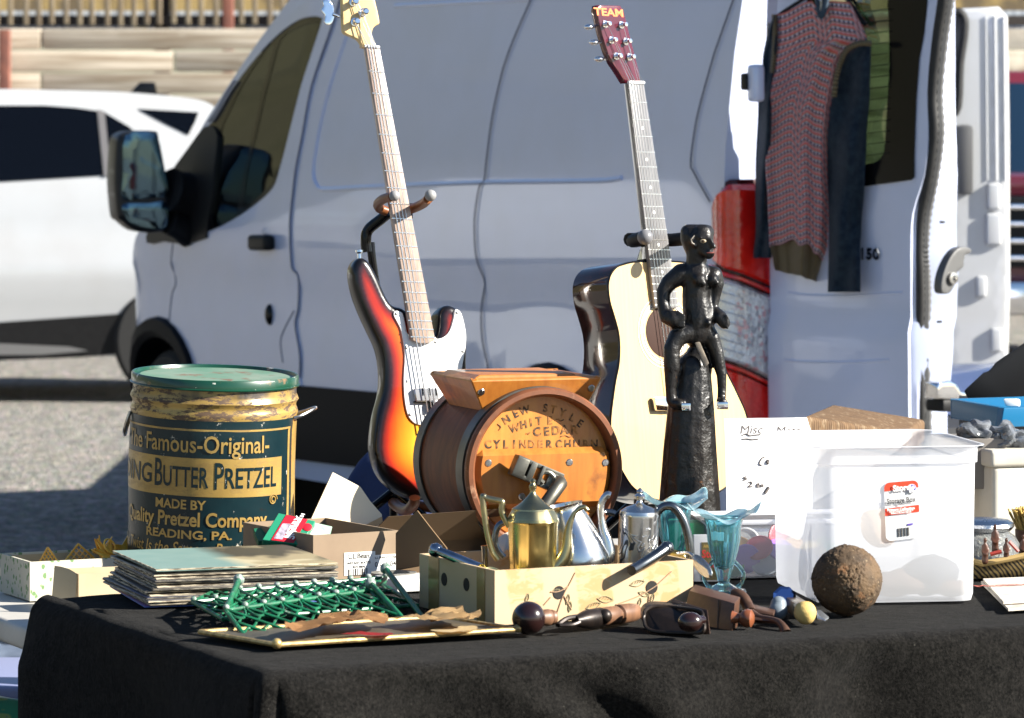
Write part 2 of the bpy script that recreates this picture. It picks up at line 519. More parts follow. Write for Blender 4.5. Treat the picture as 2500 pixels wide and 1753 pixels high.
def wheel(parent, M, r=.34, wd=.22):
    bm = B(); lathe(bm, [(r * .62, -wd / 2), (r * .93, -wd / 2), (r, -wd * .38), (r, wd * .38), (r * .93, wd / 2), (r * .62, wd / 2)], 36, M, closed=True)
    o = mk("wheel", bm, m_tyre, parent)
    bm = B(); lathe(bm, [(0, .03), (r * .15, .035), (r * .5, .0), (r * .60, wd * .45), (r * .63, wd * .45), (r * .63, -wd * .4), (0, -wd * .4)], 30, M, mod=lambda a, z: 1 - .0 * math.cos(5 * a))
    mk("rim", bm, m_alloy, o)
    return o

# ---------------------------------------------------------------- parked white car
CARF = Vec((-.992, -.12, 0)).normalized()
CP = P(330, 0, 23.0); CP.z = 0
MC = Matrix((CARF, Vec((0, 0, 1)).cross(CARF), Vec((0, 0, 1)))).transposed().to_4x4(); MC.translation = CP
def car2(U, V):
    n = (MC.to_3x3() @ Vec((0, 1, 0))); p = PL(U, V, CP, n); q_ = MC.inverted() @ p; return (q_.x, q_.z)
t = thing("parked_car", "white crossover car with dark tinted windows parked by the timber wall", "car", MC, "parked white cars")
out = [car2(*p) for p in ((600, 760), (612, 640), (612, 520), (610, 460), (600, 420), (575, 320), (530, 262), (470, 240), (330, 226), (250, 222), (120, 219), (0, 217), (-300, 222), (-520, 260))] + \
      [car2(*p) for p in ((-800, 410), (-1000, 450), (-1280, 500), (-1400, 620), (-1400, 780))]
out += [(car2(-1400, 780)[0], .26), (car2(600, 780)[0], .26)]
out = crv(out[:20], 4, False) + out[20:]
def cprof(x, z): return -.10 * max(0, (z - 1.05)) / .6 - .22 * max(0, z - 1.05) ** 2 + .03 * math.sin(min(1, max(0, (z - .3) / .7)) * PI) - .035 / (1 + math.exp(-(z - .86 - .012 * x) / .012)) + .03 / (1 + math.exp(-(z - .60) / .02))
arch = lambda cx, cz, r: [(cx + r * math.cos(a * PI / 14), cz + r * math.sin(a * PI / 14)) for a in range(-3, 18)]
wx1, wx2 = car2(430, 800)[0], car2(-980, 800)[0]
bm = shell(out, 1.8, cprof, (), .12)
mk("body", bm, m_paint, t, ang=50)
def cplate(name, px, m, parent, lift=.006, th=.01):
    pts = [car2(*p) for p in px]
    v2, fs, L = cdt(pts, (), .12); bm = B(); vs = [bm.verts.new((x, cprof(x, z) + lift, z)) for x, z in v2]
    for f in fs: bm.faces.new([vs[i] for i in f])
    bmesh.ops.solidify(bm, geom=bm.faces[:], thickness=th)
    return mk(name, bm, m, parent)
w1 = cplate("side_window", [(-330, 300), (-200, 258)] + k1(0, 690, 300, 690, 500, 705, 640, 725, 680, 1150, 0, 1190) + [(-330, 460)], m_tint, t)
cplate("side_window", k1(690, 735, 850, 830, 960, 930, 1010, 1020, 1000, 1130, 725, 1150), m_tint, t)
cplate("window_frame", k1(640, 715, 690, 728, 728, 1150, 682, 1156), mat("satin_trim", (.45, .42, .40), .35, .6), t, .012)
cplate("cladding", [(-1400, 800), (-300, 790), (0, 786), (300, 765), (480, 750), (478, 850), (300, 862), (200, 872), (0, 880), (-1400, 888)], m_clad, t, .012)
cplate("sill_trim", [(-900, 842), (0, 838), (170, 846), (215, 856), (100, 866), (-900, 868)], mat("sill_silver", (.25, .25, .25), .5), t, .02)
cplate('rear_window', k1(905, 712, 1310, 735, 1285, 800, 1240, 885, 1100, 815), m_tint, t)
bm = B(); x9, z9 = car2(330, 230); prism(bm, [(x9 - .16, -.85, z9 - .02), (x9 + .02, -.85, z9 - .0), (x9 - .05, -.85, z9 + .075), (x9 - .14, -.85, z9 + .075)], (0, -.05, 0), .01); mk("roof_fin", bm, m_blackgloss, t)
for wx in (wx1, wx2):
    wheel(t, Matrix.Translation((wx, -.06, .35)) @ Matrix.Rotation(R(-90), 4, 'X'), .35)
    wheel(t, Matrix.Translation((wx, -1.68, .35)) @ Matrix.Rotation(R(90), 4, 'X'), .35)

for i, (x_, y_, rz_) in enumerate(((-9.5, 19, 2.4), (-15, 23.5, 2.2), (-21, 28, 2.5), (-12.5, 12.5, .4))):  # cars added out of view to give the van side reflected streaks
    copy_tree(t, Matrix.Translation((x_, y_, 0)) @ Matrix.Rotation(rz_, 4, 'Z'), ["white car off to the left, nearest the van, mirrored in the van side", "white car off to the left in the middle of its row", "white car off to the left at the far end of its row", "white car off to the left facing away from the row"][i])
# ---------------------------------------------------------------- maroon pickup far right
t = thing("pickup_truck", "maroon pickup truck with chrome grille facing the market at the far right", "truck", (3.55, 24, 0))
m_maroon = mat("maroon_paint", (.14, .018, .03), .3, coat=1)
bm = B()
box(bm, (2.0, 4.8, .62), (0, 2.4, .82), bev=.08); box(bm, (1.9, 1.3, .14), (0, .85, 1.2), bev=.06)
mk("body", bm, m_maroon, t)
bm = B(); prism(bm, [(-.86, 1.25, 1.25), (.86, 1.25, 1.25), (.74, 2.0, 1.85), (-.74, 2.0, 1.85)], (0, .04, .03), .01); mk("windscreen", bm, mat("blue_glass", (.01, .025, .05), .04), t)
bm = B(); prism(bm, [(-.8, 1.45, 1.2), (-.8, 3.4, 1.2), (-.76, 3.2, 1.9), (-.74, 2.03, 1.9)], (1.6, 0, 0), .03); mk("cab", bm, m_maroon, t)
bm = B(); box(bm, (1.7, .06, .42), (0, -.01, .93), bev=.03); g = mk("grille", bm, m_black, t)
for k in range(4):
    bm = B(); box(bm, (1.6, .05, .035), (0, -.05, .78 + .1 * k), bev=.01); mk("grille_bar", bm, m_chrome, g)
bm = B(); box(bm, (1.95, .14, .2), (0, -.1, .55), bev=.04); mk("bumper", bm, m_chrome, t)
for s in (-1, 1):
    bm = B(); box(bm, (.2, .05, .18), (s * .9, -.03, 1.0), bev=.03); mk("headlight", bm, mat("amber_lamp", (.75, .4, .15), .15), t)
for s in (-1, 1):
    for y in (.9, 3.8):
        wheel(t, Matrix.Translation((s * .92, y, .38)) @ Matrix.Rotation(R(90 * s), 4, 'Y'), .38)
# ================================================================ white panel van
VA = Vec((-.446, .895, 0)).normalized()
MV = Matrix((VA, Vec((0, 0, 1)).cross(VA), Vec((0, 0, 1)))).transposed().to_4x4()
MV.translation = Vec((.648, 12, 0))
MV = MV @ Matrix.Rotation(R(1.3), 4, 'Y')
MVi = MV.inverted()
VN = MV.to_3x3() @ Vec((0, 1, 0))
def van2(U, V, y=0.0):
    p = MVi @ PL(U, V, MV @ Vec((0, y, 0)), VN); return (p.x, p.z)
VPROF = [(-.2, -.05), (.3, -.03), (.5, -.005), (.72, 0), (1.08, 0.002), (1.115, .015), (1.28, .02), (1.47, .014), (1.78, -.025), (2.1, -.085), (2.36, -.17), (2.52, -.30), (2.57, -.5)]
def vprof(x, z):
    y = VPROF[-1][1]
    for (a, ya), (b, yb) in zip(VPROF, VPROF[1:]):
        if z <= b:
            s = (z - a) / (b - a); y = ya + (yb - ya) * s; break
    if x > 4.7: y -= 1.1 * (x - 4.7) ** 2
    if x > 3.2 and z > 1.3: y -= .05 * min(1, (x - 3.2)) * (z - 1.3)
    # pressed ledge round the blank window panel and soft shoulder above the rear arch
    r = math.hypot(x - 1.15, z - .33)
    if r < .66 and z < 1.07: y += .008 * max(0, min(1, (.66 - r) / .10))
    return y
m_blackgloss2 = mat("mirror_shell", (.008, .008, .009), .4)
def cap2(px, M):
    n = M.to_3x3() @ Vec((0, 0, 1)); Mi = M.inverted(); return [tuple((Mi @ PL(U, V, M.translation, n)).xy) for U, V in px]
t_van = thing("cargo_van", "white panel van with a black door mirror and its rear door swung open", "van", MV)
p_ = lambda *px: [van2(*p) for p in px]
front = p_((596, 82), (559, 149), (522, 224), (484, 298), (446, 392), (408, 490), (372, 540), (340, 580), (322, 640), (314, 700), (304, 780), (290, 850), (272, 910))
roof = [(.0, 2.52), (2.4, 2.56), (2.95, 2.47), (3.3, 2.19)]
lower = [(front[-1][0], .45), (4.54 + .44, .45)]
archf = [(4.54 + .44 * math.cos(a * PI / 16), .43 + .44 * math.sin(a * PI / 16)) for a in range(1, 16)]
lower2 = [(4.54 - .44, .45), (4.54 - .46, .36), (1.15 + .46, .33), (1.15 + .44, .35)]
archr = [(1.15 + .44 * math.cos(a * PI / 16), .35 + .44 * math.sin(a * PI / 16)) for a in range(1, 16)]
outl = crv(roof, 5, False) + crv(front, 3, False) + lower + archf + lower2 + archr + [(1.15 - .44, .35), (0, .36)]
win = crv(p_(*k1(1995, 115, 1940, 105, 1850, 125, 1750, 190, 1650, 290, 1550, 420, 1450, 590, 1380, 750, 1325, 830, 1240, 960, 1110, 1200, 1030, 1420, 1010, 1590, 1120, 1575, 1300, 1545, 1450, 1500, 1600, 1420, 1710, 1340, 1800, 1260, 1842, 1190, 1872, 1050, 1900, 850, 1950, 500, 2004, 150)), 3)
paneF = crv(p_(*k1(1685, 300, 1600, 400, 1520, 560, 1450, 760, 1420, 900, 1420, 1230, 1430, 1480, 1510, 1450, 1575, 1415, 1590, 1300, 1640, 900)), 3)
paneR = crv(p_(*k1(1735, 255, 1850, 178, 1950, 150, 1982, 175, 1945, 480, 1890, 850, 1855, 1060, 1820, 1180, 1710, 1300, 1640, 1350, 1625, 1290, 1665, 900, 1705, 500)), 3)
doorout = crv(p_(*(k2(100, -60, 108, 20) + k1(2075, 150, 2010, 560, 1985, 900, 1960, 1200) + k4(1940, 0, 1945, 270, 1970, 330, 1965, 540, 1945, 650, 1975, 850, 1970, 1000) + [(745, 1040), (690, 1060), (600, 1062), (520, 1060), (480, 960)] + k4(1240, 860, 1190, 740, 1130, 660, 1125, 600, 1140, 450, 1165, 380, 1150, 250, 1170, 120) + k1(1100, 1590, 1105, 1420, 1190, 1180, 1330, 840, 1440, 600, 1590, 370, 1700, 200, 1800, 60) + [(740, -22)])), 3)
doorout = [(x, z) for x, z in doorout]
holes_all = [win]
skipw = lambda x, z: 3.55 < x < 4.45 and z > 1.33
# side shell (door region removed), far side, roof, nose
bm = shell(outl, 2.0, vprof, [win], .075, skip=[skipw, lambda x, z: x < .01], farskip=lambda x, z: .95 < x < 2.75 and .6 < z < 2.08)
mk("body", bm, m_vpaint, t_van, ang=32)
# front door skin: a separate panel lying over the shell
def vplate(name, px2, m, parent, lift=.004, th=.012, holes=(), step=.06):
    v2, fs, L = cdt(px2, holes, step); b = B()
    vs = [b.verts.new((x, vprof(x, z) + lift, z)) for x, z in v2]
    for f in fs: b.faces.new([vs[i] for i in f])
    bmesh.ops.recalc_face_normals(b, faces=b.faces)
    if sum(f.normal.y for f in b.faces) < 0: bmesh.ops.reverse_faces(b, faces=b.faces)
    bmesh.ops.solidify(b, geom=b.faces[:], thickness=th)
    return mk(name, b, m, parent, ang=32)
m_gap = mat("panel_gap", (.10, .11, .16), .6)
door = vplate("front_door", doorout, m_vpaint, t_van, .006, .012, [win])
def seam(px, r=.0026, m=m_gap, parent=t_van, name="panel_gap", lift=.006, n=4):
    pts = crv(p_(*px), n, False)
    return mk(name, tube(B(), [(x, vprof(x, z) + lift, z) for x, z in pts], r, 8), m, parent)
seam(k2(112, -30, 113, 0) + k1(2080, 150, 2010, 560, 1985, 900, 1960, 1200) + k4(1940, 0, 1945, 270, 1970, 330, 1965, 540, 1945, 650, 1975, 850, 1970, 1000), .003)
seam(k4(1940, 560, 1885, 660, 1850, 760, 1865, 900), .003)
seam(k4(1170, 120, 1155, 250, 1165, 380, 1140, 450, 1120, 640, 1130, 670), .003)
seam([(1258, -30), (1254, 0), (1221, 130), (1202, 280), (1198, 429), (1185, 455), (1176, 522), (1175, 600), (1180, 640), (1191, 680), (1180, 755), (1182, 830), (1195, 897), (1200, 960)], .0026)
seam([(1760, -20), (1755, 0), (1730, 130), (1708, 261), (1702, 330), (1701, 403), (1706, 415), (1725, 450), (1750, 492)], .0024)
# pressed ledge of the blank window panel
for pts in ([(815, -30)] + k2(205, 120, 160, 420, 125, 640, 100, 850, 90, 1080, 95, 1160, 120, 1215, 165, 1240, 400, 1228, 700, 1215, 1200, 1195, 1700, 1188, 2000, 1182, 2120, 1165), k2(480, 36, 900, 14, 1370, -6)):
    seam(pts, .008, m_vpaint, name="pressed_ledge", lift=.0)
# window black surround with two panes
vplate("window_surround", win, m_blackgloss, door, .002, .02, [paneF, paneR], .05)
q = NT("van_glass")
tr = q.n("ShaderNodeBsdfTransparent"); tr.inputs[0].default_value = (.86, .89, .78, 1)
gl = q.n("ShaderNodeBsdfGlossy"); gl.inputs["Roughness"].default_value = .01; gl.inputs[0].default_value = (.9, .95, 1, 1)
fr = q.n("ShaderNodeFresnel"); fr.inputs[0].default_value = 1.5
mx = q.n("ShaderNodeMixShader"); q.l(fr.outputs[0], mx.inputs[0]); q.l(tr.outputs[0], mx.inputs[1]); q.l(gl.outputs[0], mx.inputs[2]); q.l(mx.outputs[0], q.out.inputs[0])
m_vglass = q.m
for pn in (paneF, paneR): vplate("window_pane", pn, m_vglass, door, .0, .004, (), .06)
# windscreen across the front and dark cab inside
def vcross(px, y0, y1, m, name, lift=0):
    a, b = van2(*px[0]), van2(*px[1]); bb = B()
    prism(bb, [(a[0], y0, a[1]), (a[0], y1, a[1]), (b[0], y1, b[1]), (b[0], y0, b[1])], (.006, 0, .004)); return mk(name, bb, m, t_van)
vcross(((565, 138), (446, 392)), -.16, -1.84, m_vglass, "windscreen")
m_cab = mat("cab_dark", (.02, .021, .024), .7)
bm = B()
for y in (-.45, -1.45):
    box(bm, (.16, .46, .62), (3.45, y, 1.32), Matrix.Translation((0, 0, 0)), .06, 3); box(bm, (.11, .26, .2), (3.40, y, 1.76), None, .045, 3)
mk("cab_seats", bm, mat("seat_cloth", (.03, .06, .12), .7), t_van)
bm = B(); box(bm, (.5, 1.8, .34), (4.25, -1.0, 1.12), None, .08, 3); mk("dashboard", bm, m_cab, t_van)
bm = B(); box(bm, (3.1, 1.7, .04), (1.7, -1.0, .62)); mk("cargo_floor", bm, m_cab, t_van)
# door furniture
def atv(U, V, y=0): x, z = van2(U, V); return Vec((x, vprof(x, z) + y, z))
c = atv(666, 592, .03); bm = B(); box(bm, (.165, .045, .058), c, None, .018, 3); box(bm, (.03, .05, .05), c + Vec((.075, -.02, 0)), None, .01); mk("handle", bm, m_black, door)
c = atv(664, 768, .006); bm = B(); sph(bm, .04, c, .62, .5, 1.0); mk("lock_cover", bm, m_blackgloss, door)
c = atv(664, 565, .002); bm = B(); sph(bm, .045, c, 1, .15, .35); mk("handle_recess", bm, m_vpaint, door)
# big black door mirror with two glasses
MM = frame(P(345, 440, 15.66), (.30, -.95, 0)); MMl = MVi @ MM
mo = crv(cap2(k1(800, 872, 870, 857, 1020, 860, 1035, 900, 1052, 960, 1088, 1150, 1108, 1230, 1112, 1400, 1100, 1495, 1000, 1525, 880, 1510, 800, 1450, 768, 1420, 752, 1300, 745, 1150, 760, 930), MM), 3)
bm = pillow(mo, .16, .022, .02); bm.transform(MMl @ Matrix.Translation((0, 0, .02))); mir = mk("door_mirror", bm, m_blackgloss2, door)
m_mglass = mat("mirror_glass", (.10, .16, .20), .02, 1)
for px in (k1(815, 885, 1010, 872, 1035, 960, 1080, 1150, 1088, 1280, 960, 1295, 800, 1305, 797, 1150), k1(795, 1338, 960, 1330, 1085, 1325, 1085, 1480, 1000, 1500, 890, 1478, 825, 1440)):
    b3 = pillow(crv(cap2(px, MM), 3), .008, .002, .03); b3.transform(MMl @ Matrix.Translation((0, 0, .0225)) @ Matrix.Rotation(0, 4, 'X')); mk("mirror_glass", b3, m_mglass, t_van)
bm = B(); a_ = MVi @ P(412, 465, 15.7); b_ = Vec((*van2(470, 480), 0)); b_ = Vec((b_[0], vprof(b_[0], b_[1]), b_[1])); 
tube(bm, [a_, (a_ + b_) / 2, b_], [.09, .085, .10], 12); tube(bm, [a_ + Vec((0, 0, -.12)), (a_ + b_) / 2 + Vec((0, 0, -.13)), b_ + Vec((0, 0, -.14))], [.05, .05, .06], 12); mk("mirror_arm", bm, m_black, door)
sail = p_(*k1(1325, 830, 1400, 850, 1430, 1000, 1400, 1560, 1120, 1580, 1010, 1592, 1020, 1500, 1060, 1380, 1110, 1200, 1240, 960)); vplate("mirror_base", crv(sail, 2), m_black, door, .014, .02)
# cladding
m_vclad = mat("van_cladding", (.004, .0045, .007), .6, bump=.1, bs=300, spec=.15)
vplate("cladding", [(1.61, .69), (4.06, .69), (4.08, .42), (1.63, .42)], m_vclad, t_van, .014, .02)
vplate("cladding", [(.1, .69), (.68, .69), (.70, .42), (.1, .42)], m_vclad, t_van, .014, .02)
for (cx, cz) in ((4.54, .43), (1.15, .35)):
    pr = []
    for a in range(-1, 18):
        an = a * PI / 16; pr.append((an, cx, cz))
    bm = B(); rows = []
    for an, cx_, cz_ in pr:
        row = []
        for (r_, o_) in ((.405, -.12), (.405, .012), (.43, .03), (.475, .026), (.485, .004)):
            x, z = cx_ + r_ * math.cos(an), cz_ + r_ * math.sin(an); row.append(bm.verts.new((x, vprof(x, z) + o_, z)))
        rows.append(row)
    for a, b in zip(rows, rows[1:]):
        for i in range(4): bm.faces.new((a[i], a[i + 1], b[i + 1], b[i]))
    mk("arch_flare", bm, m_vclad, t_van)
    wheel(t_van, Matrix.Translation((cx, -.13, cz + .015)) @ Matrix.Rotation(R(-90), 4, 'X'), .335, .21)
    bm = B(); box(bm, (1.0, .5, .9), (cx, -.52, cz + .02)); mk("arch_liner", bm, mat("liner", (.006, .006, .006), .9), t_van)
bmp = p_(*(k4(860, 795, 780, 815, 740, 870, 722, 1000, 740, 1120, 765, 1210, 800, 1310, 870, 1330, 862, 1000)))
bm = B(); prism(bm, [(x, vprof(x, z) + .02, z) for x, z in bmp], (-.02, -.5, 0), .02, 3); mk("front_bumper", bm, m_vclad, t_van)
# rear pillar, hinge
bm = B(); prism(bm, [(0, -.09, .36), (0, -.10, 1.2), (0, -.14, 2.1), (0, -.34, 2.5)] + [(0, vprof(0, z_) + .003, z_) for z_ in (2.5, 2.36, 2.2, 2.05, 1.9, 1.78, 1.65, 1.5, 1.4, 1.28, 1.12, .9, .6, .36)], (-.012, 0, 0)); mk("rear_pillar", bm, m_vpaint, t_van)
bm = B(); cx, cz = van2(1828, 205); box(bm, (.045, .04, .11), (cx - .07, .016, cz), None, .014, 3); mk("door_hinge", bm, m_vpaint, t_van); bm = B(); box(bm, (.03, .03, .05), (cx - .045, .032, cz + .005), None, .008); mk("hinge_pin", bm, m_black, t_van)
# tail lamp wrapped round the rear corner
LAMP = [(.062, .012), (.0, .022), (-.03, .012), (-.04, -.02), (-.042, -.135)]
LAMP = crv(LAMP, 5, False); Ls = [0]
for a, b in zip(LAMP, LAMP[1:]): Ls.append(Ls[-1] + math.hypot(a[0] - b[0], a[1] - b[1]))
def lampP(s, z, o=0):
    s = s * Ls[-1]
    for i in range(len(Ls) - 1):
        if s <= Ls[i + 1] + 1e-9:
            f = (s - Ls[i]) / (Ls[i + 1] - Ls[i]); a, b = LAMP[i], LAMP[i + 1]; dx, dy = b[0] - a[0], b[1] - a[1]; L = math.hypot(dx, dy)
            return Vec((a[0] + dx * f + dy / L * o, a[1] + dy * f - dx / L * o, z))
    a, b = LAMP[-2], LAMP[-1]; dx, dy = b[0] - a[0], b[1] - a[1]; L = math.hypot(dx, dy)
    return Vec((b[0] + dy / L * o, b[1] - dx / L * o, z))
def lampN(s, z, o): 
    p0 = lampP(s, z, 0); p1 = lampP(s, z, .01); d = (p1 - p0).normalized()
    if d.dot(Vec((-1, 1, 0))) < 0: d = -d
    return p0 + d * o
zpx = lambda V: CZ - (V - 300) * 1.2e-3
def lens(name, lo, hi, m, parent, o0=.004, n=18, nz=14):
    def fn(u, v):
        za, zb = lo(u), hi(u); z = za + (zb - za) * v
        e = min(u, 1 - u, v * 2, (1 - v) * 2); return lampN(u, z, o0 + .014 * min(1, e / .12) ** .5 if e > 0 else -.004)
    return mk(name, grid(n, nz, fn), m, parent)
ztop = lambda u: zpx(448) - .10 * max(0, 1 - u / .42) ** 1.8
zb1 = lambda u: zpx(650) + (zpx(722) - zpx(650)) * max(0, (u - .12) / .88)
zb2 = lambda u: zpx(868) + (zpx(952) - zpx(868)) * max(0, (u - .12) / .88)
zbot = lambda u: zpx(1040)
q = NT("lamp_red"); vv_ = q.coord()
q.set(Base_Color=q.mix(q.ramp(q.noise(9, q.coord((1, 1, .5)), 3), [(.40, 0.), (.62, 1.)]), (.90, .020, .010), (.55, .008, .005)), Roughness=.12, Coat_Weight=1.0, Specular_IOR_Level=.4)
q.bump(q.voro(60, vv_), .25, .006); m_lred = q.m
q = NT("lamp_clear"); vv_ = q.coord((1, 1, .7))
cells = q.voro(95, vv_, out="Color"); sxc = q.n("ShaderNodeSeparateXYZ"); q.l(cells, sxc.inputs[0])
uvn = q.n("ShaderNodeUVMap"); sxu = q.n("ShaderNodeSeparateXYZ"); q.l(uvn.outputs[0], sxu.inputs[0])
spark = q.ramp(sxc.outputs[0], [(0, (.38, .38, .41)), (.18, (.58, .58, .60)), (.45, (.70, .70, .72)), (.66, (.62, .36, .38)), (.80, (.76, .76, .77))], 'CONSTANT')
plain = q.ramp(sxu.outputs[0], [(0, (.80, .80, .80)), (.12, (.86, .50, .34)), (.20, (.60, .63, .70)), (.30, (.88, .85, .72)), (.40, (.88, .88, .88))])  # orange and blue reflection bands painted into the lens colour
q.set(Base_Color=q.mix(q.ramp(sxu.outputs[0], [(.42, 0.), (.46, 1.)]), plain, spark), Roughness=.15, Metallic=.2, Coat_Weight=1.0)
q.bump(q.voro(120, vv_), .5, .004); m_lclear = q.m
lamp = lens("tail_light", lambda u: zbot(u) - .01, lambda u: ztop(u) + .012, mat("lamp_housing", (.05, .002, .002), .25), t_van, -.006)
lens("red_lens", lambda u: zb1(u) + .006, ztop, m_lred, lamp)
lens("clear_lens", lambda u: zb2(u) + .006, lambda u: zb1(u) - .004, m_lclear, lamp, .006)
lens("red_lens", zbot, lambda u: zb2(u) - .004, m_lred, lamp)
bm = B()
for k in range(9):
    f = (k + .7) / 9.5; tube(bm, [lampN(u / 8 * .42 + .1, zb2(u / 8 * .42 + .1) + (zb1(0) - zb2(0)) * f, .021) for u in range(9)], .0018, 5)
mk("reflector_rib", bm, mat("ribs", (.45, .45, .5), .3), lamp)
bm = B(); tube(bm, [lampN(u / 12, zb1(u / 12), .016) for u in range(13)], .006, 6); tube(bm, [lampN(u / 12, zb2(u / 12), .016) for u in range(13)], .006, 6)
mk_loose("lens_divider", bm, m_lred, lamp)

# ---------------------------------------------------------------- rear door swung towards the market
DD = Vec((.663, -.749, 0)).normalized(); DN = Vec((-.749, -.663, 0)).normalized()
DP = Vec((.762, 12.0, 0))
MD = Matrix((DD, Vec((0, 0, 1)), DN)).transposed().to_4x4(); MD.translation = DP    # x along door, y up, z outwards
MDi = MV.inverted() @ MD
d2 = lambda U, V: (lambda q_: (q_.x, q_.y))(MD.inverted() @ PL(U, V, DP, DN))
right = k3(1690, 0, 1640, 300, 1615, 600, 1625, 900, 1600, 1150, 1540, 1400, 1530, 1610) + k6(1530, 300, 1530, 600, 1533, 900, 1535, 1250) + [(2233, 1150), (2232, 1280)]
dout = [(1905, -70)] + [(2296, -70)] + crv(right, 3, False) + [(1892, 1280), (1889, 1000), (1884, 640), (1884, 300)]
dout = [d2(*p) for p in dout]
glass = [d2(*p) for p in [(1985, -70)] + k3(1618, -150, 1612, 100, 1575, 400, 1562, 650, 1556, 1000, 1555, 1160, 1540, 1178, 1400, 1200, 1210, 1226, 1000, 1262)[0:] + [(1990, 472), (1980, 300)]]
pane = crv([d2(*p) for p in [(2035, -40), (2165, -45)] + k3(1390, 40, 1400, 200, 1405, 450, 1395, 700, 1385, 950, 1370, 1020, 1330, 1060, 1240, 1078) + [(2040, 405), (2030, 200)]], 3)
def dbulge(x, y): return .03 * math.sin(max(0, min(1, (x + .02) / .62)) * PI) ** .6 + (.012 if y < .98 else 0) - .02 * max(0, y - 1.5)
def dplate(name, pts, m, parent, holes=(), lift=0, th=.03, step=.05):
    v2, fs, L = cdt(pts, holes, step); b = B()
    vs = [b.verts.new((x, y, dbulge(x, y) + lift)) for x, y in v2]
    for f in fs: b.faces.new([vs[i] for i in f])
    bmesh.ops.recalc_face_normals(b, faces=b.faces)
    if sum(f.normal.z for f in b.faces) < 0: bmesh.ops.reverse_faces(b, faces=b.faces)
    if th: bmesh.ops.solidify(b, geom=b.faces[:], thickness=th)
    b.transform(MDi); return mk(name, b, m, parent, ang=35)
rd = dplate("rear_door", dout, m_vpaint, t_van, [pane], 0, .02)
# inner box of the door with its bright edge
ro = [d2(*p) for p in crv(right, 3, False)]
ro = [d2(2296, -70)] + ro
bm = B()
prf = [(0, -.012), (.012, -.022), (.015, -.12), (-.03, -.125)]
rows = [[bm.verts.new((x + a, y, dbulge(x, y) + b_)) for a, b_ in prf] for x, y in ro]
# inner edge follows the straighter inner panel
inn = k3(1790, 0, 1800, 700, 1825, 1300, 1830, 1610) + k6(1845, 250, 1832, 500, 1820, 900, 1785, 1250, 1790, 1500, 1790, 1900)
inn = crv(inn, 6, False); 
def innU(V):
    return min(inn, key=lambda p: abs(p[1] - V))[0]
for row, (x, y) in zip(rows, ro):
    wp = MD @ Vec((x, y, 0)); Vv = VH + (CZ - wp.z) / wp.y * F; Uu = innU(Vv)
    # slide the inner edge along the door so that the return is wide where the door is curved in
    zin = -.12; base = MD @ Vec((0, y, zin)); tgt = PL(Uu, Vv, MD @ Vec((0, 0, zin)), DN); q_ = MD.inverted() @ tgt
    row[2].co.x = q_.x; row[3].co.x = q_.x - .04
for a, b in zip(rows, rows[1:]):
    for i in range(3): bm.faces.new((a[i], a[i + 1], b[i + 1], b[i]))
bm.transform(MDi); edge = mk("door_edge", bm, m_vpaint, rd, ang=30)
bm = B(); xs = [d2(1905, 0)[0], d2(2225, 0)[0]]; box(bm, (xs[1] - xs[0], 1.75, .02), ((xs[0] + xs[1]) / 2, .9 - .0, -.125)); 
# keep the inner panel below the glass so that light passes the window
bm.free(); bm = B(); ylo, yhi = d2(2100, 1280)[1], d2(2100, 480)[1]
box(bm, (xs[1] - xs[0], yhi - ylo, .02), ((xs[0] + xs[1]) / 2, (yhi + ylo) / 2, -.112)); bm.transform(MDi); mk("inner_panel", bm, m_vpaint, rd)
sealp = k3(1730, -120, 1727, 0, 1690, 250, 1655, 600, 1665, 870, 1630, 1150, 1580, 1400, 1567, 1610) + k6(1572, 300, 1575, 500, 1567, 800, 1580, 1250) + [(2247, 1150), (2246, 1270)]
sp = [PL(U, V, MD @ Vec((0, 0, -.022)), DN) for U, V in crv(sealp, 10, False)]
sp = [MV.inverted() @ p for p in sp]
bm = tube(B(), sp, .0185, 10); mk("door_seal", bm, m_rubber, rd)
bm = tube(B(), [p + (MV.inverted().to_3x3() @ (DD * .012 - DN * .012)) for p in sp], [.0125 if i % 2 else .0155 for i in range(len(sp))], 8); mk("door_seal", bm, mat("seal_grey", (.09, .09, .09), .7), rd)
dplate("window_frit", glass, m_blackgloss, rd, [pane], .006, .004, .06)
q = NT("rear_glass")
tr = q.n("ShaderNodeBsdfTransparent"); tr.inputs[0].default_value = (.29, .38, .28, 1)
gl = q.n("ShaderNodeBsdfGlossy"); gl.inputs["Roughness"].default_value = .01
fr = q.n("ShaderNodeFresnel"); fr.inputs[0].default_value = 1.5
mx = q.n("ShaderNodeMixShader"); q.l(fr.outputs[0], mx.inputs[0]); q.l(tr.outputs[0], mx.inputs[1]); q.l(gl.outputs[0], mx.inputs[2]); q.l(mx.outputs[0], q.out.inputs[0])
dplate("window_pane", pane, q.m, rd, (), .002, .003, .08)
bm = B()
for k in range(14):
    V0 = 30 + k * 27
    a, b = d2(2060, V0 + 8), d2(2186, V0 - 8); tube(bm, [(a[0], a[1], .024 + .006), (b[0], b[1], .024 + .006)], .0012, 4)
bm.transform(MDi); mk("defrost_line", bm, m_black, rd)
def dput(bm, U, V, lift=0, roll=0):
    x, y = d2(U, V); bm.transform(MDi @ Matrix.Translation((x, y, dbulge(x, y) + lift)) @ Matrix.Rotation(R(roll), 4, 'Z')); return bm
bm = text_bm("150", .042, 1.25, .001); bm2 = dput(bm, 2140, 622, .0045, 0)
bmesh.ops.solidify(bm2, geom=bm2.faces[:], thickness=-.003); mk("badge", bm2, m_chrome, rd)
bm = B(); sph(bm, .008, (0, 0, 0), 1.2, .8, .4); mk("badge", dput(bm, 2098, 615, .004), m_black, rd)
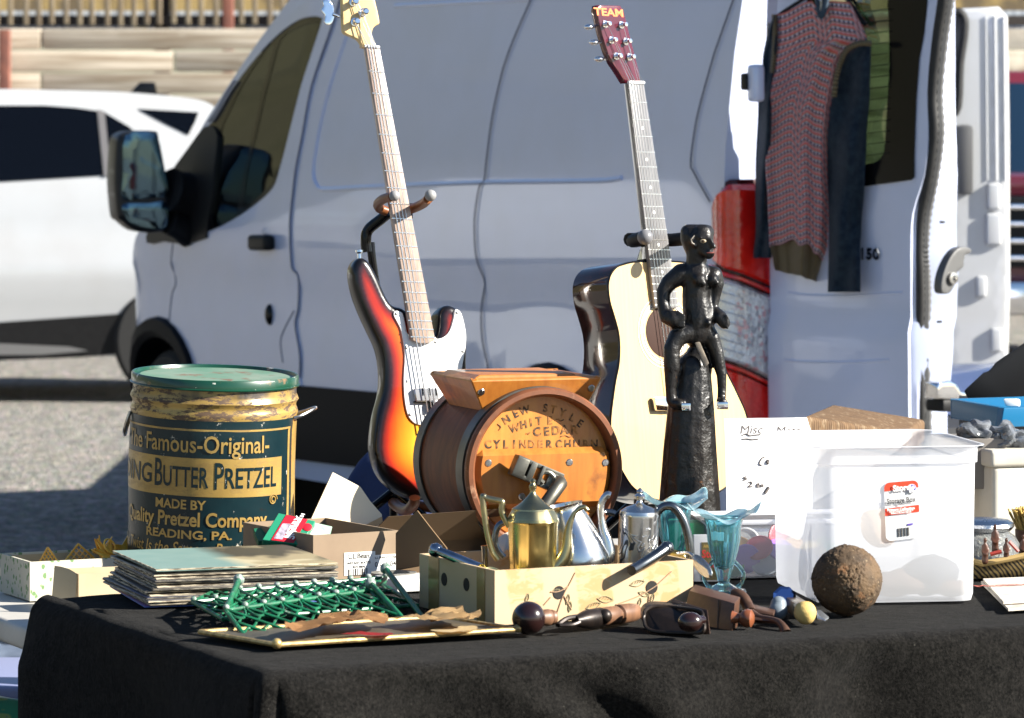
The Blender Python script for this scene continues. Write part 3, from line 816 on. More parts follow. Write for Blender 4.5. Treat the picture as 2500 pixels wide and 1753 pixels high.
# licence plate recess, lower pressing
for a in (k6(745, 440, 900, 455, 1200, 455, 1480, 440), k6(735, 880, 900, 890, 1200, 892, 1420, 880)):
    pts = [d2(*p) for p in crv(a, 4, False)]; bm = tube(B(), [(x, y, dbulge(x, y) - .002) for x, y in pts], .0045, 8); bm.transform(MDi); mk("pressed_line", bm, m_vpaint, rd)
# latches on the bright edge
EN = DD; EP = MD @ Vec((d2(2290, 700)[0] + .03, 0, -.07))
ME = frame(EP, (DD.x, DD.y, 0)); MEi = ME.inverted(); e2 = lambda U, V: (lambda q_: (q_.x, q_.y))(MEi @ PL(U, V, EP, DD))
MEl = MV.inverted() @ ME
m_latch = mat("latch_grey", (.09, .09, .09), .45)
lt = crv([e2(*p) for p in k6(1850, 150, 1790, 140, 1745, 165, 1700, 230, 1665, 320, 1652, 400, 1660, 440, 1690, 448, 1720, 430, 1752, 370, 1758, 310, 1800, 270, 1808, 200, 1845, 182)], 3)
bm = pillow(lt, .03, .004, .012); bm.transform(MEl @ Matrix.Translation((0, 0, .035))); la = mk("door_catch", bm, m_latch, rd)
x, y = e2(*k6(1718, 345)[0]); bm = B(); lathe(bm, [(.017, 0), (.017, .012), (.008, .013), (.007, .006), (0, .006)], 16, MEl @ Matrix.Translation((x, y, .033))); mk("bolt", bm, m_steel, rd)
lt = [e2(*p) for p in k6(1600, 1030, 1680, 1010, 1740, 1040, 1750, 1080, 1850, 1100, 1848, 1125, 1770, 1140, 1600, 1130)]
bm = pillow(lt, .05, .004, .015); bm.transform(MEl @ Matrix.Translation((0, 0, .05))); la = mk("door_latch", bm, m_chrome, rd)
x, y = e2(*k6(1680, 1175)[0]); bm = B(); box(bm, (.06, .035, .07), (x, y, .02), MEl, .01); mk("latch_block", bm, m_black, rd)
for U, V in ((2289, 542), (2282, 785)):
    x, y = e2(U, V); bm = B(); box(bm, (.014, .007, .01), (x, y, .018), MEl, .002); mk("slot", bm, m_black, rd)

# ---------------------------------------------------------------- second white van further back, seen past the open door
MB_ = Matrix.Translation((1.47, 15.2, 0))
t = thing("white_van", "blurred white van behind the open rear door, with ribbed inner door panel", "van", MB_)
ob = lambda U, V: (P(U, V, 15.2).x - 1.47, CZ - (V - VH) / F * 15.2)
po = [ob(*p) for p in [(2300, 22), (2440, 16), (2462, 40), (2466, 300), (2468, 700), (2462, 900), (2440, 1040), (2440, 1250), (2310, 1250)]]
hole = crv([ob(*p) for p in k3(1800, 85, 1830, 75, 1865, 130, 1860, 250, 1835, 420, 1820, 700, 1760, 700, 1760, 100)], 3)
bm = pillow(po, .12, .02, .05, [hole]); bm.transform(Matrix.Rotation(R(90), 4, "X")); mk("door", bm, m_paint, t)
XR = Matrix.Rotation(R(90), 4, 'X')
bm = B(); tube(bm, [(x, -.012, z) for x, z in hole], .014, 8, True); mk("window_gasket", bm, m_rubber, t)
for U, r_ in ((2406, .004), (2428, .006), (2450, .004)):
    a = ob(U, 40); b = ob(U + 4, 440); tube_ = tube(B(), [(a[0], -.002, a[1]), (b[0], -.002, b[1])], r_, 8); mk("door_rib", tube_, m_paint, t)
for U, V, s in ((2425, 480, .05), (2425, 560, .06), (2432, 830, .045), (2395, 700, .04)):
    x, z = ob(U, V); bm = B(); box(bm, (s, .03, s * 2.0), (x, -.004, z), None, .012, 3); mk("door_recess", bm, m_paint, t)
bm = B(); box(bm, (.06, .12, .26), (ob(2352, 400)[0], -.02, ob(2352, 390)[1]), None, .02); mk("grab_handle", bm, m_latch, t)
bm = B(); box(bm, (1.25, 4.0, .85), (-.72, 3.6, .72), None, .15, 4); mk("body", bm, m_paint, t)
for s in (-1.30, -.16):
    for y in (2.4, 4.8):
        wheel(t, Matrix.Translation((s, y, .36)) @ Matrix.Rotation(R(90), 4, 'Y'), .36)
# ================================================================ tables and the black cloth
TE1 = Vec((.909, .416, 0)).normalized(); TE2 = Vec((-TE1.y, TE1.x, 0))
TP = Vec((-.354, 6.07, 0)); TZ = .76; T2Z = .70
MT = Matrix((TE1, TE2, Vec((0, 0, 1)))).transposed().to_4x4(); MT.translation = TP
def ab(p): q_ = MT.inverted() @ Vec(p); return q_.x, q_.y
m_ptop = mat("pale_table_top", (.50, .48, .44), .55, col2=(.42, .40, .36), ns=9, bump=.1, bs=120)
m_pleg = mat("grey_leg", (.16, .16, .17), .45, .3)
def folding_table(label, a0, a1, b0, b1, z, m):
    t = thing("folding_table", label, "table", MT @ Matrix.Translation(((a0 + a1) / 2, (b0 + b1) / 2, 0)))
    w_, d_ = a1 - a0, b1 - b0
    bm = B(); box(bm, (w_, d_, .042), (0, 0, z - .021), None, .012, 3); mk("tabletop", bm, m, t)
    for sx in (-1, 1):
        for sy in (-1, 1):
            bm = B(); tube(bm, [(sx * (w_ / 2 - .12), sy * (d_ / 2 - .08), z - .04), (sx * (w_ / 2 - .14), sy * (d_ / 2 - .06), .0)], .0125, 10); mk("leg", bm, m_pleg, t)
    return t
folding_table("folding table hidden under the black felt cloth at the front", 0.012, 2.6, .012, 1.02, TZ - .006, m_ptop)
folding_table("pale grey folding table behind the cloth, its bare corner showing at the left", -.03, 2.9, 1.045, 2.05, T2Z, m_ptop)
q = NT("black_felt"); v = q.coord()
lint = q.ramp(q.voro(60, q.coord((1, 1.4, 1))), [(.045, 1.), (.065, 0.)])
dust = q.ramp(q.noise(38, v, 8, .75), [(.40, 0.), (.70, 1.)])
fz = q.ramp(q.noise(190, v, 4, .85), [(.45, 0.), (.65, 1.)])
c = q.mix(dust, (.0030, .0029, .0028), (.0115, .0108, .0098))
c = q.mix(q.math('MULTIPLY', fz, .55), c, (.030, .028, .025))
lm = q.math('MULTIPLY', lint, q.ramp(q.noise(15, v, 2), [(.52, 0.), (.58, 1.)]))
c = q.mix(q.math('MULTIPLY', lm, .35), c, (.20, .19, .16))
q.set(Base_Color=c, Roughness=.95, Sheen_Weight=.04, Sheen_Roughness=.5, Specular_IOR_Level=.02)
q.bump(q.math('ADD', q.noise(260, v, 4, .8), q.math('MULTIPLY', q.noise(35, v, 4), 2)), .75, .004)
m_felt = q.m
from mathutils import noise as mnoise
def cloth_pt(a, b):
    # a,b in table coordinates, negative = hanging over the edge
    oa = min(0, a); ob_ = min(0, b); r = math.hypot(oa, ob_); rr = .03
    base = Vec((max(a, 0), max(b, 0), TZ))
    nz = mnoise.noise(Vec((a * 3.2, b * 3.2, .3))); nz2 = mnoise.noise(Vec((a * 9, b * 9, 4.2)))
    w1 = .0035 * nz2 * (1 if r > 0 else .8)
    if r == 0:
        e = max(0, 1 - min(a, b) / .12)
        z = .0022 * nz + w1 * .5 + .004 * max(0, math.sin((a * .5 + b) * 26 + nz * 3)) * (b > .75)
        if b > 1.0: z -= .03 * (b - 1.0) / .05
        base.z += z; return MT @ base
    dx, dy = oa / r, ob_ / r
    if r < rr * PI / 2:
        th = r / rr; out_ = rr * math.sin(th); dn = rr * (1 - math.cos(th))
    else:
        out_ = rr; dn = rr + (r - rr * PI / 2)
    hang = max(0, dn - .01)
    ang = math.atan2(dy, dx)
    if oa < 0 and ob_ < 0: fold = .05 * hang / .3 * (1 + math.cos(4 * (ang + 3 * PI / 4)))
    elif ob_ < 0: fold = (.020 * math.sin(a * 9.5 + 1.2 + 4 * dn) + .012 * math.sin(a * 23 + 2 * nz)) * min(1, hang / .06) + .22 * hang * math.exp(-((a - .30 - 1.6 * dn) / .05) ** 2) - .2 * hang * math.exp(-((a - .40 - 1.6 * dn) / .04) ** 2)
    else: fold = (.022 * math.sin(b * 8 + .6) + .03 * math.exp(-((b - .98) / .09) ** 2)) * min(1, hang / .10) - .03 * hang
    out_ += fold + .03 * hang
    return MT @ Vec((base.x + dx * out_, base.y + dy * out_, TZ - dn + w1))
bm = B(); NA, NB = 190, 120
avals = [-.62 + .62 * (i / 46) for i in range(46)] + [2.62 * ((i) / (NA - 46)) for i in range(NA - 46 + 1)]
bvals = [-.62 + .62 * (i / 46) for i in range(46)] + [1.06 * (i / (NB - 46)) for i in range(NB - 46 + 1)]
avals = [-.62 * (1 - i / 56) ** 1.5 for i in range(56)] + avals[46:]
bvals = [-.62 * (1 - i / 56) ** 1.5 for i in range(56)] + bvals[46:]
vv = [[bm.verts.new(cloth_pt(a, b)) for a in avals] for b in bvals]
for j in range(len(bvals) - 1):
    for i in range(len(avals) - 1): bm.faces.new((vv[j][i], vv[j][i + 1], vv[j + 1][i + 1], vv[j + 1][i]))
bmesh.ops.recalc_face_normals(bm, faces=bm.faces)
solo("tablecloth", bm, m_felt, "black felt cloth draped over the front table, linty and wrinkled", "tablecloth", ang=180)
CT = TZ + .004      # cloth surface

# ================================================================ churn
MCH = frame(P(1328, 1149, 7.55), (.34, -.94, 0))
t = thing("butter_churn", "old orange wooden barrel churn with iron crank and stencilled lettering", "churn", MCH)
def wood(name, a, b, g=(1, 1, 1), ns=6, rough=.45, **k):
    return mat(name, a, rough, col2=b, ns=ns, stretch=g, lo=.3, hi=.7, bump=.12, bs=ns * 3, bd=.001, **k)
m_orange = wood("orange_wood", (.50, .185, .030), (.36, .115, .018), (26, 3, 26), 2.2, .4, spots=((14, .58, .72, (.20, .07, .018)),), coat=.25)
m_orange2 = wood("orange_board", (.62, .25, .045), (.47, .165, .028), (24, 2.5, 24), 2.2, .42, spots=((9, .60, .75, (.22, .075, .02)),), coat=.2)
m_stave = wood("dark_stave", (.17, .056, .018), (.075, .028, .011), (9, 9, 40), 2.0, .55, spec=.25)
m_rimw = wood("rim_wood", (.20, .065, .022), (.11, .038, .016), (7, 7, 7), 4, .55, spots=((30, .58, .7, (.36, .20, .12)),))
m_iron = mat("old_iron", (.17, .165, .14), .45, .85, col2=(.10, .095, .08), ns=25, bump=.3, bs=90, bd=.001)
m_hoop = mat("hoop_iron", (.13, .135, .13), .45, .8, col2=(.08, .075, .06), ns=14, spots=((10, .6, .75, (.14, .08, .045)),))
CHR = .1535
bm = B(); lathe(bm, [(.148, -.312), (.1505, -.307), (.1505, -.02), (.1505, -.004)], 72); lathe(bm, [(0, -.304), (.149, -.304)], 72); mk("drum", bm, m_stave, t)
bm = B()
lathe(bm, [(.1505, -.012), (.1535, -.006), (.1535, .004), (.150, .010), (.142, .0105), (.1375, .006), (.136, -.004), (.136, -.026)], 96); mk("rim", bm, m_rimw, t)
for z0, z1 in ((-.052, -.016), (-.299, -.265)):
    bm = B(); lathe(bm, [(.1512, z0), (.1545, z0), (.1545, z1), (.1512, z1)], 80, closed=True); mk("hoop", bm, m_hoop, t)
bm = B(); lathe(bm, [(0, -.021), (.1365, -.021), (.1365, -.03), (0, -.03)], 72); hd = mk("head_board", bm, m_orange2, t)
# brace board across the face
def chord(y0, y1, R_, n=8):
    a0 = math.asin(y0 / R_); a1 = math.asin(y1 / R_)
    rt = [(R_ * math.cos(a0 + (a1 - a0) * i / n), R_ * math.sin(a0 + (a1 - a0) * i / n)) for i in range(n + 1)]
    return rt + [(-x, y) for x, y in rt[::-1]]
bm = B(); prism(bm, [(x, y, -.020) for x, y in chord(-.070, .041, .1345)], (0, 0, .022), .011, 1); br = mk("brace_board", bm, m_orange, t, ang=25)
bm = B(); prism(bm, [(x, y, -.020) for x, y in chord(-.131, -.080, .1345)], (0, 0, .008), .003, 1); mk("lower_board", bm, m_orange, t)
def chpx(x, y, z=0):
    p = PL(*jc(x, y)[0], MCH @ Vec((0, 0, z)), MCH.to_3x3() @ Vec((0, 0, 1))); q_ = MCH.inverted() @ p; return q_.x, q_.y
def screw(parent, x, y, z, r=.0068, M=None):
    Mx = (M or Matrix()) @ Matrix.Translation((x, y, z)) @ Matrix.Rotation(rnd.random() * 3, 4, 'Z')
    bm = B(); lathe(bm, [(0, .0012), (r * .8, .001), (r, -.0005)], 18, Mx); box(bm, (r * 1.7, r * .22, .0006), (0, 0, .0013), Mx)
    return mk("screw", bm, m_steel, parent)
for px in ((710, 840), (1375, 835), (1668, 837), (985, 1115)):
    screw(br, *chpx(*px), .0026)
# hopper
yb, yt = .108, .167
M4 = Matrix()
tf = [chpx(560, 182, -.03)[0], chpx(1628, 155, -.03)[0]]
bf = [chpx(690, 365, -.03)[0], chpx(1530, 318, -.03)[0]]
bm = B()
def slab(bm, quad, th):
    a, b_, c_, d_ = [Vec(p) for p in quad]; n = (b_ - a).cross(d_ - a).normalized(); prism(bm, (a, b_, c_, d_), -n * th, .002, 1)
zt0, zt1, zb0, zb1_ = -.022, -.262, -.045, -.235
slab(bm, ((bf[0], yb, zb0), (bf[1], yb, zb0), (tf[1], yt, zt0), (tf[0], yt, zt0)), .013)
slab(bm, ((bf[1], yb, zb1_), (bf[0], yb, zb1_), (tf[0], yt, zt1), (tf[1], yt, zt1)), .013)
slab(bm, ((bf[0], yb, zb1_), (bf[0], yb, zb0), (tf[0], yt, zt0), (tf[0], yt, zt1)), .013)
slab(bm, ((bf[1], yb, zb0), (bf[1], yb, zb1_), (tf[1], yt, zt1), (tf[1], yt, zt0)), .013)
hop = mk("hopper", bm, m_orange, t, ang=25)
sl = Vec((0, yt - yb, zt0 - zb0)); nrm = Vec((1, 0, 0)).cross(sl).normalized()
for px in ((655, 262), (1553, 228)):
    x, y = chpx(*px, -.03); f = (y - yb) / (yt - yb); z = zb0 + (zt0 - zb0) * f
    screw(hop, 0, 0, 0, .007, Matrix.Translation((x, y, z + .0015)) @ Vec((0, 0, 1)).rotation_difference(nrm).to_matrix().to_4x4())
bm = B(); lx0, lx1 = chpx(490, 150, -.1)[0], chpx(1395, 140, -.1)[0]
prism(bm, [(lx0, .150, -.05), (lx1, .150, -.05), (lx1, .166, -.05), (lx1 - .012, .175, -.058), (lx0 + .022, .175, -.058), (lx0, .164, -.05)], (0, 0, -.185), .002, 1); mk("lid", bm, m_orange, t, ang=25)
# lettering stencilled on the head board
bm = B()
def letter(ch, px, h, rot=0, sx=1.0, bold=.0007):
    b = text_bm(ch, h, sx, bold); x, y = chpx(*px, -.02)
    b.transform(Matrix.Translation((x, y, -.0203)) @ Matrix.Rotation(R(rot), 4, 'Z')); merge(bm, b)
for ch, x, y, r_ in (("N", 862, 487, 32), ("E", 938, 440, 24), ("W", 1012, 410, 14), ("S", 1180, 393, -3), ("T", 1245, 405, -12), ("Y", 1320, 432, -20), ("L", 1398, 470, -29), ("E", 1462, 518, -36)): letter(ch, (x, y), .0200, r_, .95)
for ch, x, y, r_ in (("W", 928, 556, 12), ("H", 1003, 528, 9), ("I", 1062, 510, 7), ("T", 1128, 498, 5), ("E", 1216, 495, 1)): letter(ch, (x, y), .0205, r_, .95)
for ch, x, y, r_ in (("C", 1112, 588, 6), ("E", 1190, 584, 3), ("D", 1266, 577, 2), ("A", 1337, 571, 1), ("R", 1415, 572, 0)): letter(ch, (x, y), .0225, r_, 1.0)
for i, ch in enumerate("CYLINDER"): letter(ch, (712 + i * 71, 690), .0215, 0, .9)
for i, ch in enumerate("CHURN"): letter(ch, (1293 + i * 72, 688), .0215, 0, .9)
for pts in (((1262, 492), (1285, 482), (1305, 496), (1330, 484)), ((1305, 625), (1345, 612), (1375, 626), (1405, 618)), ((790, 520), (815, 545), (800, 570)), ((1025, 600), (1055, 590), (1040, 605))):
    tube(bm, [Vec((*chpx(*p, -.02), -.0205)) for p in crv(list(pts), 5, False)], .0011, 5)
mk("lettering", bm, mat("stencil_ink", (.045, .027, .014), .7, col2=(.42, .17, .035), ns=70, lo=.42, hi=.62), hd)
# iron crank
def cp3(x, y, z): return Vec((*chpx(x, y, z), z))
bm = B(); a, b_ = cp3(915, 850, .030), cp3(1290, 1010, .040); ax = (b_ - a).normalized(); up = Vec((0, 0, 1)); sd = up.cross(ax).normalized()
Mk = Matrix((ax, sd, up)).transposed().to_4x4(); Mk.translation = (a + b_) / 2; Lk = (b_ - a).length
for s in (-1, 1): box(bm, (Lk, .008, .024), (0, s * .0155, 0), Mk, .002)
box(bm, (.024, .036, .026), (-Lk / 2 + .012, 0, 0), Mk, .003); box(bm, (.012, .036, .026), (-Lk / 2 + .034, 0, 0), Mk, .002); box(bm, (.03, .036, .026), (Lk / 2 - .014, 0, 0), Mk, .008)
box(bm, (.006, .036, .03), (.004, 0, .004), Mk, .001); tube(bm, [Mk @ Vec((.018 + .014 * math.cos(u), .011 * math.sin(u), .012)) for u in [i * .45 for i in range(11)]], .0045, 8)
tube(bm, [cp3(1290, 985, .04), cp3(1300, 1010, .062), cp3(1270, 1055, .074), cp3(1170, 1195, .078), cp3(1090, 1330, .082)], [.0125, .0135, .0125, .0125, .0125], 14)
tube(bm, [Mk @ Vec((-.02, 0, -.01)), Mk @ Vec((-.02, 0, -.05))], .012, 12)
mk("crank", bm, m_iron, t)
bm = B(); 
for z in (-.03, -.25): box(bm, (.26, .080, .035), (0, -.189, z), None, .004)
mk("foot", bm, m_stave, t)
# ================================================================ guitars
def gframe(px, d, n): return frame(P(*px, d), n)
def cap(px_list, M):
    n = M.to_3x3() @ Vec((0, 0, 1)); Mi = M.inverted(); out = []
    for U, V in px_list:
        q_ = Mi @ PL(U, V, M.translation, n); out.append((q_.x, q_.y))
    return out
def c3(px, M, z=0):
    n = M.to_3x3() @ Vec((0, 0, 1)); p = PL(*px, M @ Vec((0, 0, z)), n); return M.inverted() @ p
def flat(name, pts, m, parent, z0, th, bev=0):
    bm = B(); prism(bm, [(x, y, z0) for x, y in pts], (0, 0, th), bev, 2); return mk(name, bm, m, parent)
def fret_u(k): return 1 - 2 ** (-k / 12)
m_maple = mat("maple", (.72, .52, .25), .3, col2=(.64, .44, .19), ns=6, coat=.4)
m_rose = mat("rosewood_glare", (.44, .33, .27), .28, col2=(.31, .22, .17), ns=30, stretch=(6, 1, 1), spec=.9)
m_fretw = mat("fret_wire", (.85, .83, .78), .2, .9)
m_string = mat("string", (.75, .73, .7), .25, 1)
# ---------------------------------------------------------------- bass
MBa = gframe((1050, 838), 8.0, (.36, -.92, .13))
t = thing("bass_guitar", "sunburst electric bass with white pickguard and maple headstock", "bass guitar", MBa)
q = NT("sunburst"); at = q.n("ShaderNodeAttribute", attribute_name="edge")
e = q.math('ADD', at.outputs["Fac"], q.math('MULTIPLY', q.math('SUBTRACT', q.noise(9, None, 4), .5), .012))
e = q.math('MULTIPLY', e, 8.0)
c = q.ramp(e, [(.06, (.006, .005, .006)), (.125, (.03, .006, .008)), (.21, (.30, .015, .006)), (.33, (.60, .09, .006)), (.50, (.72, .22, .012)), (.72, (.80, .42, .03)), (.95, (.84, .52, .06))])
fl = q.noise(40, q.coord((1, .15, 1), rot=(0, 0, .25)), 5)
q.set(Base_Color=q.mix(.25, c, q.ramp(fl, [(.3, .35), (.7, .75)]), 'OVERLAY'), Roughness=.3, Specular_IOR_Level=.3, Coat_Weight=.45); q.b.inputs["Coat Roughness"].default_value = .03
bo = [(878, 630), (866, 645), (862, 668), (868, 705), (886, 755), (909, 805), (929, 850), (938, 905), (936, 960), (922, 1016), (914, 1072), (915, 1109), (928, 1150), (948, 1178), (978, 1203), (1010, 1215), (1060, 1220), (1120, 1205), (1170, 1160), (1192, 1100), (1188, 1040), (1165, 985), (1146, 935), (1142, 880), (1143, 830), (1137, 785), (1122, 757), (1103, 745), (1085, 748), (1073, 765), (1071, 790), (1066, 815), (1055, 828), (1045, 815), (1010, 770), (985, 752), (962, 745), (945, 722), (926, 678), (906, 642), (892, 630)]
body = mk("body", pillow(crv(cap(bo, MBa), 4), .044, .013, .0085), q.m, t, ang=50)
pg = k5(600, 562, 640, 570, 655, 600, 700, 740, 850, 730, 870, 745, 915, 735, 958, 690, 985, 600, 990, 560, 1005, 552, 1035, 585, 1062, 700, 1062, 780, 1052, 850, 1035, 940, 1000, 1010) + [(1105, 965), (1085, 1005), (1060, 1030)] + k5(765, 1308, 715, 1288, 680, 1235, 660, 1130, 655, 1000, 662, 850, 640, 700, 615, 640, 590, 590)
m_pg = mat("pickguard_white", (.82, .82, .80), .3, coat=.5)
fpg = pillow(crv(cap(pg, MBa), 3), .0032, .001, .01); fpg.transform(Matrix.Translation((0, 0, .0034))); pgo = mk("pickguard", fpg, m_pg, t)
bm = B()
for p in k5(610, 580, 675, 802, 682, 1022, 700, 1240, 868, 765, 1008, 572, 1046, 825): x, y, z = c3(p, MBa, .004); sph(bm, .0032, (x, y, .0034), 1, 1, .4, seg=10)
mk_loose("screw", bm, m_steel, pgo)
# pickups
bm = B()
for (x0, y0, x1, y1) in ((712, 1072, 868, 1158), (820, 1155, 905, 1220)):
    a = cap(k5(x0, y0, x1, y0 - 4, x1 + 12, y1 - 4, x0 + 14, y1), MBa); prism(bm, [(x, y, .003) for x, y in a], (0, 0, .010), .002, 1)
pks = mk_loose("pickup", bm, mat("pickup_cover", (.55, .56, .58), .25, .7), t); pk = pks[0]
bm = B()
for xa in (762, 808, 850): a = cap(k5(xa, 1068, xa + 7, 1068, xa + 13, 1118, xa + 6, 1118), MBa); prism(bm, [(x, y, .0125) for x, y in a], (0, 0, .0015))
a = cap(k5(716, 1154, 842, 1152, 842, 1164, 718, 1164), MBa); prism(bm, [(x, y, .004) for x, y in a], (0, 0, .006))
a = cap(k5(812, 1160, 838, 1160, 838, 1218, 818, 1220), MBa); prism(bm, [(x, y, .006) for x, y in a], (0, 0, .009), .001, 1)
mk_loose("pickup_slot", bm, m_blackgloss, pk)
# neck, fretboard
nutL, nutR = (885.5, 118), (921.5, 122); endL, endR = (998, 830), (1057, 832)
FB = cap([nutL, nutR, endR, endL], MBa); Z = .0135
a0, a1, b1, b0 = [Vec((x, y)) for x, y in FB]
fb = [tuple(a0), tuple(a1), tuple(b1), tuple(b1 * .7 + b0 * .3 + (b1 - a1).normalized() * .006), tuple(b1 * .35 + b0 * .65 + (b1 - a1).normalized() * .007), tuple(b0)]
flat("fretboard", fb, m_rose, t, .004, Z - .004, .001)
sl_ = (b0 - a0) * .82; nb0 = a0 + sl_; nb1 = a1 + (b1 - a1) * .82
bm = B(); rows = []
for f in [i / 10 for i in range(11)]:
    l = a0 + (nb0 - a0) * f; r_ = a1 + (nb1 - a1) * f; dp = .0175 + .004 * f
    rows.append([bm.verts.new((l.x + (r_.x - l.x) * s, l.y + (r_.y - l.y) * s, .004 - dp * math.sin(PI * s) ** .6)) for s in [i / 8 for i in range(9)]])
for A_, B_ in zip(rows, rows[1:]):
    for i in range(8): bm.faces.new((A_[i], A_[i + 1], B_[i + 1], B_[i]))
mk("neck", bm, m_maple, t)
bm = B(); L20 = fret_u(20.35)
for k in range(1, 21):
    f = fret_u(k) / L20; l = a0 + (b0 - a0) * f; r_ = a1 + (b1 - a1) * f; tube(bm, [(l.x, l.y, Z), (r_.x, r_.y, Z)], .0016, 6)
mk_loose("fret", bm, m_fretw, t)
bm = B(); l, r_ = a0 + (a0 - b0).normalized() * .003, a1 + (a1 - b1).normalized() * .003
tube(bm, [(l.x, l.y, Z), (r_.x, r_.y, Z)], .0032, 8); mk("nut", bm, m_white, t)
hs = k2(388, 312, 385, 300, 360, 262, 325, 243, 285, 226, 262, 205, 258, 160, 255, 60, 252, -60) + [(835, -80), (842, -120), (868, -138), (893, -125), (905, -80), (908, -30), (915, 5)] + k2(488, 90, 497, 152, 480, 165, 458, 182, 448, 210, 447, 240, 460, 275, 487, 320)
bm = pillow(crv(cap(hs, MBa), 3), .015, .002, .008); bm.transform(Matrix.Translation((0, 0, .0035))); mk("headstock", bm, m_maple, t)
posts = k2(345, 142, 402, 78, 335, 12) + [(852, -50)]
for i, p in enumerate(posts):
    x, y, z = c3(p, MBa, .01); bm = B()
    lathe(bm, [(.0085, .003), (.0085, .0055), (.0055, .006), (.0055, .012), (.0065, .013), (.0065, .020), (.0045, .022), (0, .022)], 20, Matrix.Translation((x, y, 0))); mk("tuner_post", bm, m_chrome, t)
x, y, z = c3(k2(160, 80)[0], MBa, -.01)
bm = pillow(crv([(x + a_, y + b_) for a_, b_ in ((-.009, .022), (.0, .027), (.008, .02), (.013, .010), (.014, -.006), (.009, -.02), (0, -.026), (-.008, -.02), (-.006, -.008), (-.013, .004), (-.008, .012))], 3), .003, .001, .006); bm.transform(Matrix.Translation((0, 0, -.008)))
tk = mk("tuner_key", bm, m_chrome, t); bm = B(); x2, y2, _ = c3(k2(235, 108)[0], MBa, -.01); tube(bm, [(x + .01, y - .004, -.009), (x2, y2, -.009)], .004, 10); mk("tuner_shaft", bm, m_chrome, tk)
bm = B()
for dy in (.075, .15):
    b2 = pillow(crv([(x + a_ - .004, y + dy + b_) for a_, b_ in ((-.009, .022), (.0, .027), (.012, .012), (.009, -.02), (0, -.026), (-.012, .0))], 3), .003, .001, .006); b2.transform(Matrix.Translation((0, 0, -.008))); merge(bm, b2); tube(bm, [(x + .005, y + dy, -.009), (x2, y2 + dy, -.009)], .004, 10)
mk("tuner_key", bm, m_chrome, t)
br_ = cap(k5(800, 1330, 910, 1326), MBa)
for i in range(4):
    f = (i + .5) / 4; n_ = a0 + (a1 - a0) * (.12 + .76 * f); b_ = Vec(br_[0]) + (Vec(br_[1]) - Vec(br_[0])) * f
    px_, py_, _ = c3(posts[[0, 1, 2, 3][i]], MBa, .012)
    bm = B(); tube(bm, [(px_, py_, .010), (n_.x, n_.y, Z + .004), (b_.x, b_.y, Z + .005)], .00115 - .00015 * i, 6); mk("string", bm, m_string, t)
bm = B(); x, y, _ = c3(k5(368, 190)[0], MBa, -.02); lathe(bm, [(.004, -.008), (.004, .004), (.0075, .007), (.0075, .011), (0, .012)], 14, Matrix.Translation((x, y - .003, -.02)) @ Matrix.Rotation(R(-90), 4, 'X')); mk("strap_button", bm, m_chrome, t)

# bass stand
t = thing("guitar_stand", "black stand with orange rubber hooks holding the sunburst bass", "guitar stand", Vec((MBa.translation.x + .03, 8.12, T2Z)))
W2 = lambda U, V, d: P(U, V, d)
def wtube(name, pts, r, m, parent, seg=10, n=5):
    bm = tube(B(), crv([tuple(W2(*p)) for p in pts], n, False), r, seg); return mk(name, bm, m, parent, world=True)
m_hook = mat("orange_rubber", (.22, .075, .022), .4, col2=(.15, .05, .018), ns=14)
wtube("arm", [(948, 520, 8.06), (930, 535, 8.07), (900, 560, 8.08), (893, 585, 8.08), (896, 615, 8.08)], .011, m_blackgloss, t)
wtube("post", [(905, 592, 8.09), (913, 665, 8.09), (960, 980, 8.12), (960, 1310, 8.14)], .0085, m_blackgloss, t)
wtube("hook", [(944, 516, 8.05), (926, 508, 8.04), (923, 497, 8.01), (936, 486, 7.96), (958, 480, 7.92)], .0095, m_hook, t)
wtube("hook", [(990, 513, 8.05), (1010, 508, 8.03), (1033, 497, 7.99), (1045, 486, 7.95)], .0095, m_hook, t)
bm = B(); sph(bm, .0115, P(1051, 477, 7.94)); sph(bm, .0105, P(963, 478, 7.91)); mk_loose("hook_tip", bm, mat("grey_tip", (.25, .25, .25), .4), t, world=True)
bm = B(); box(bm, (.028, .03, .03), P(990, 515, 8.055)); mk("hook_collar", bm, m_black, t, world=True)
wtube("cradle", [(960, 1228, 8.12), (975, 1240, 8.06), (995, 1245, 7.98), (1010, 1230, 7.94), (1012, 1215, 7.93)], .011, m_hook, t)
wtube("cradle", [(960, 1228, 8.12), (1060, 1240, 8.12), (1100, 1245, 8.04), (1104, 1225, 7.98)], .011, m_hook, t)
for dx in (-.16, .0, .16):
    bm = B(); p0 = P(960, 1200, 8.13); tube(bm, [p0, Vec((p0.x + dx, p0.y + (.15 if dx == 0 else -.06), T2Z + .012))], .009, 10); mk("leg", bm, m_blackgloss, t, world=True)

# ---------------------------------------------------------------- acoustic
MAc = gframe((1600, 900), 8.0, (.66, -.74, .10))
t = thing("acoustic_guitar", "acoustic guitar with pale spruce top, dark sides and maroon headstock", "acoustic guitar", MAc)
ao = [(1578, 637), (1545, 639), (1520, 645), (1504, 652), (1490, 670), (1484, 697), (1488, 735), (1499, 773), (1509, 811), (1512, 848), (1510, 890), (1502, 930), (1495, 979), (1490, 1027), (1492, 1070), (1503, 1118), (1525, 1163), (1548, 1194), (1584, 1215), (1625, 1226), (1680, 1226), (1735, 1212), (1785, 1180), (1815, 1130), (1828, 1080), (1824, 1018), (1800, 960), (1772, 904), (1752, 860), (1744, 815), (1742, 770), (1745, 725), (1742, 685), (1720, 655), (1680, 641), (1630, 637)]
AO = crv(cap(ao, MAc), 4)
m_side = mat("dark_gloss_side", (.045, .014, .010), .12, col2=(.02, .008, .008), ns=8, stretch=(1, 1, 6), coat=1)
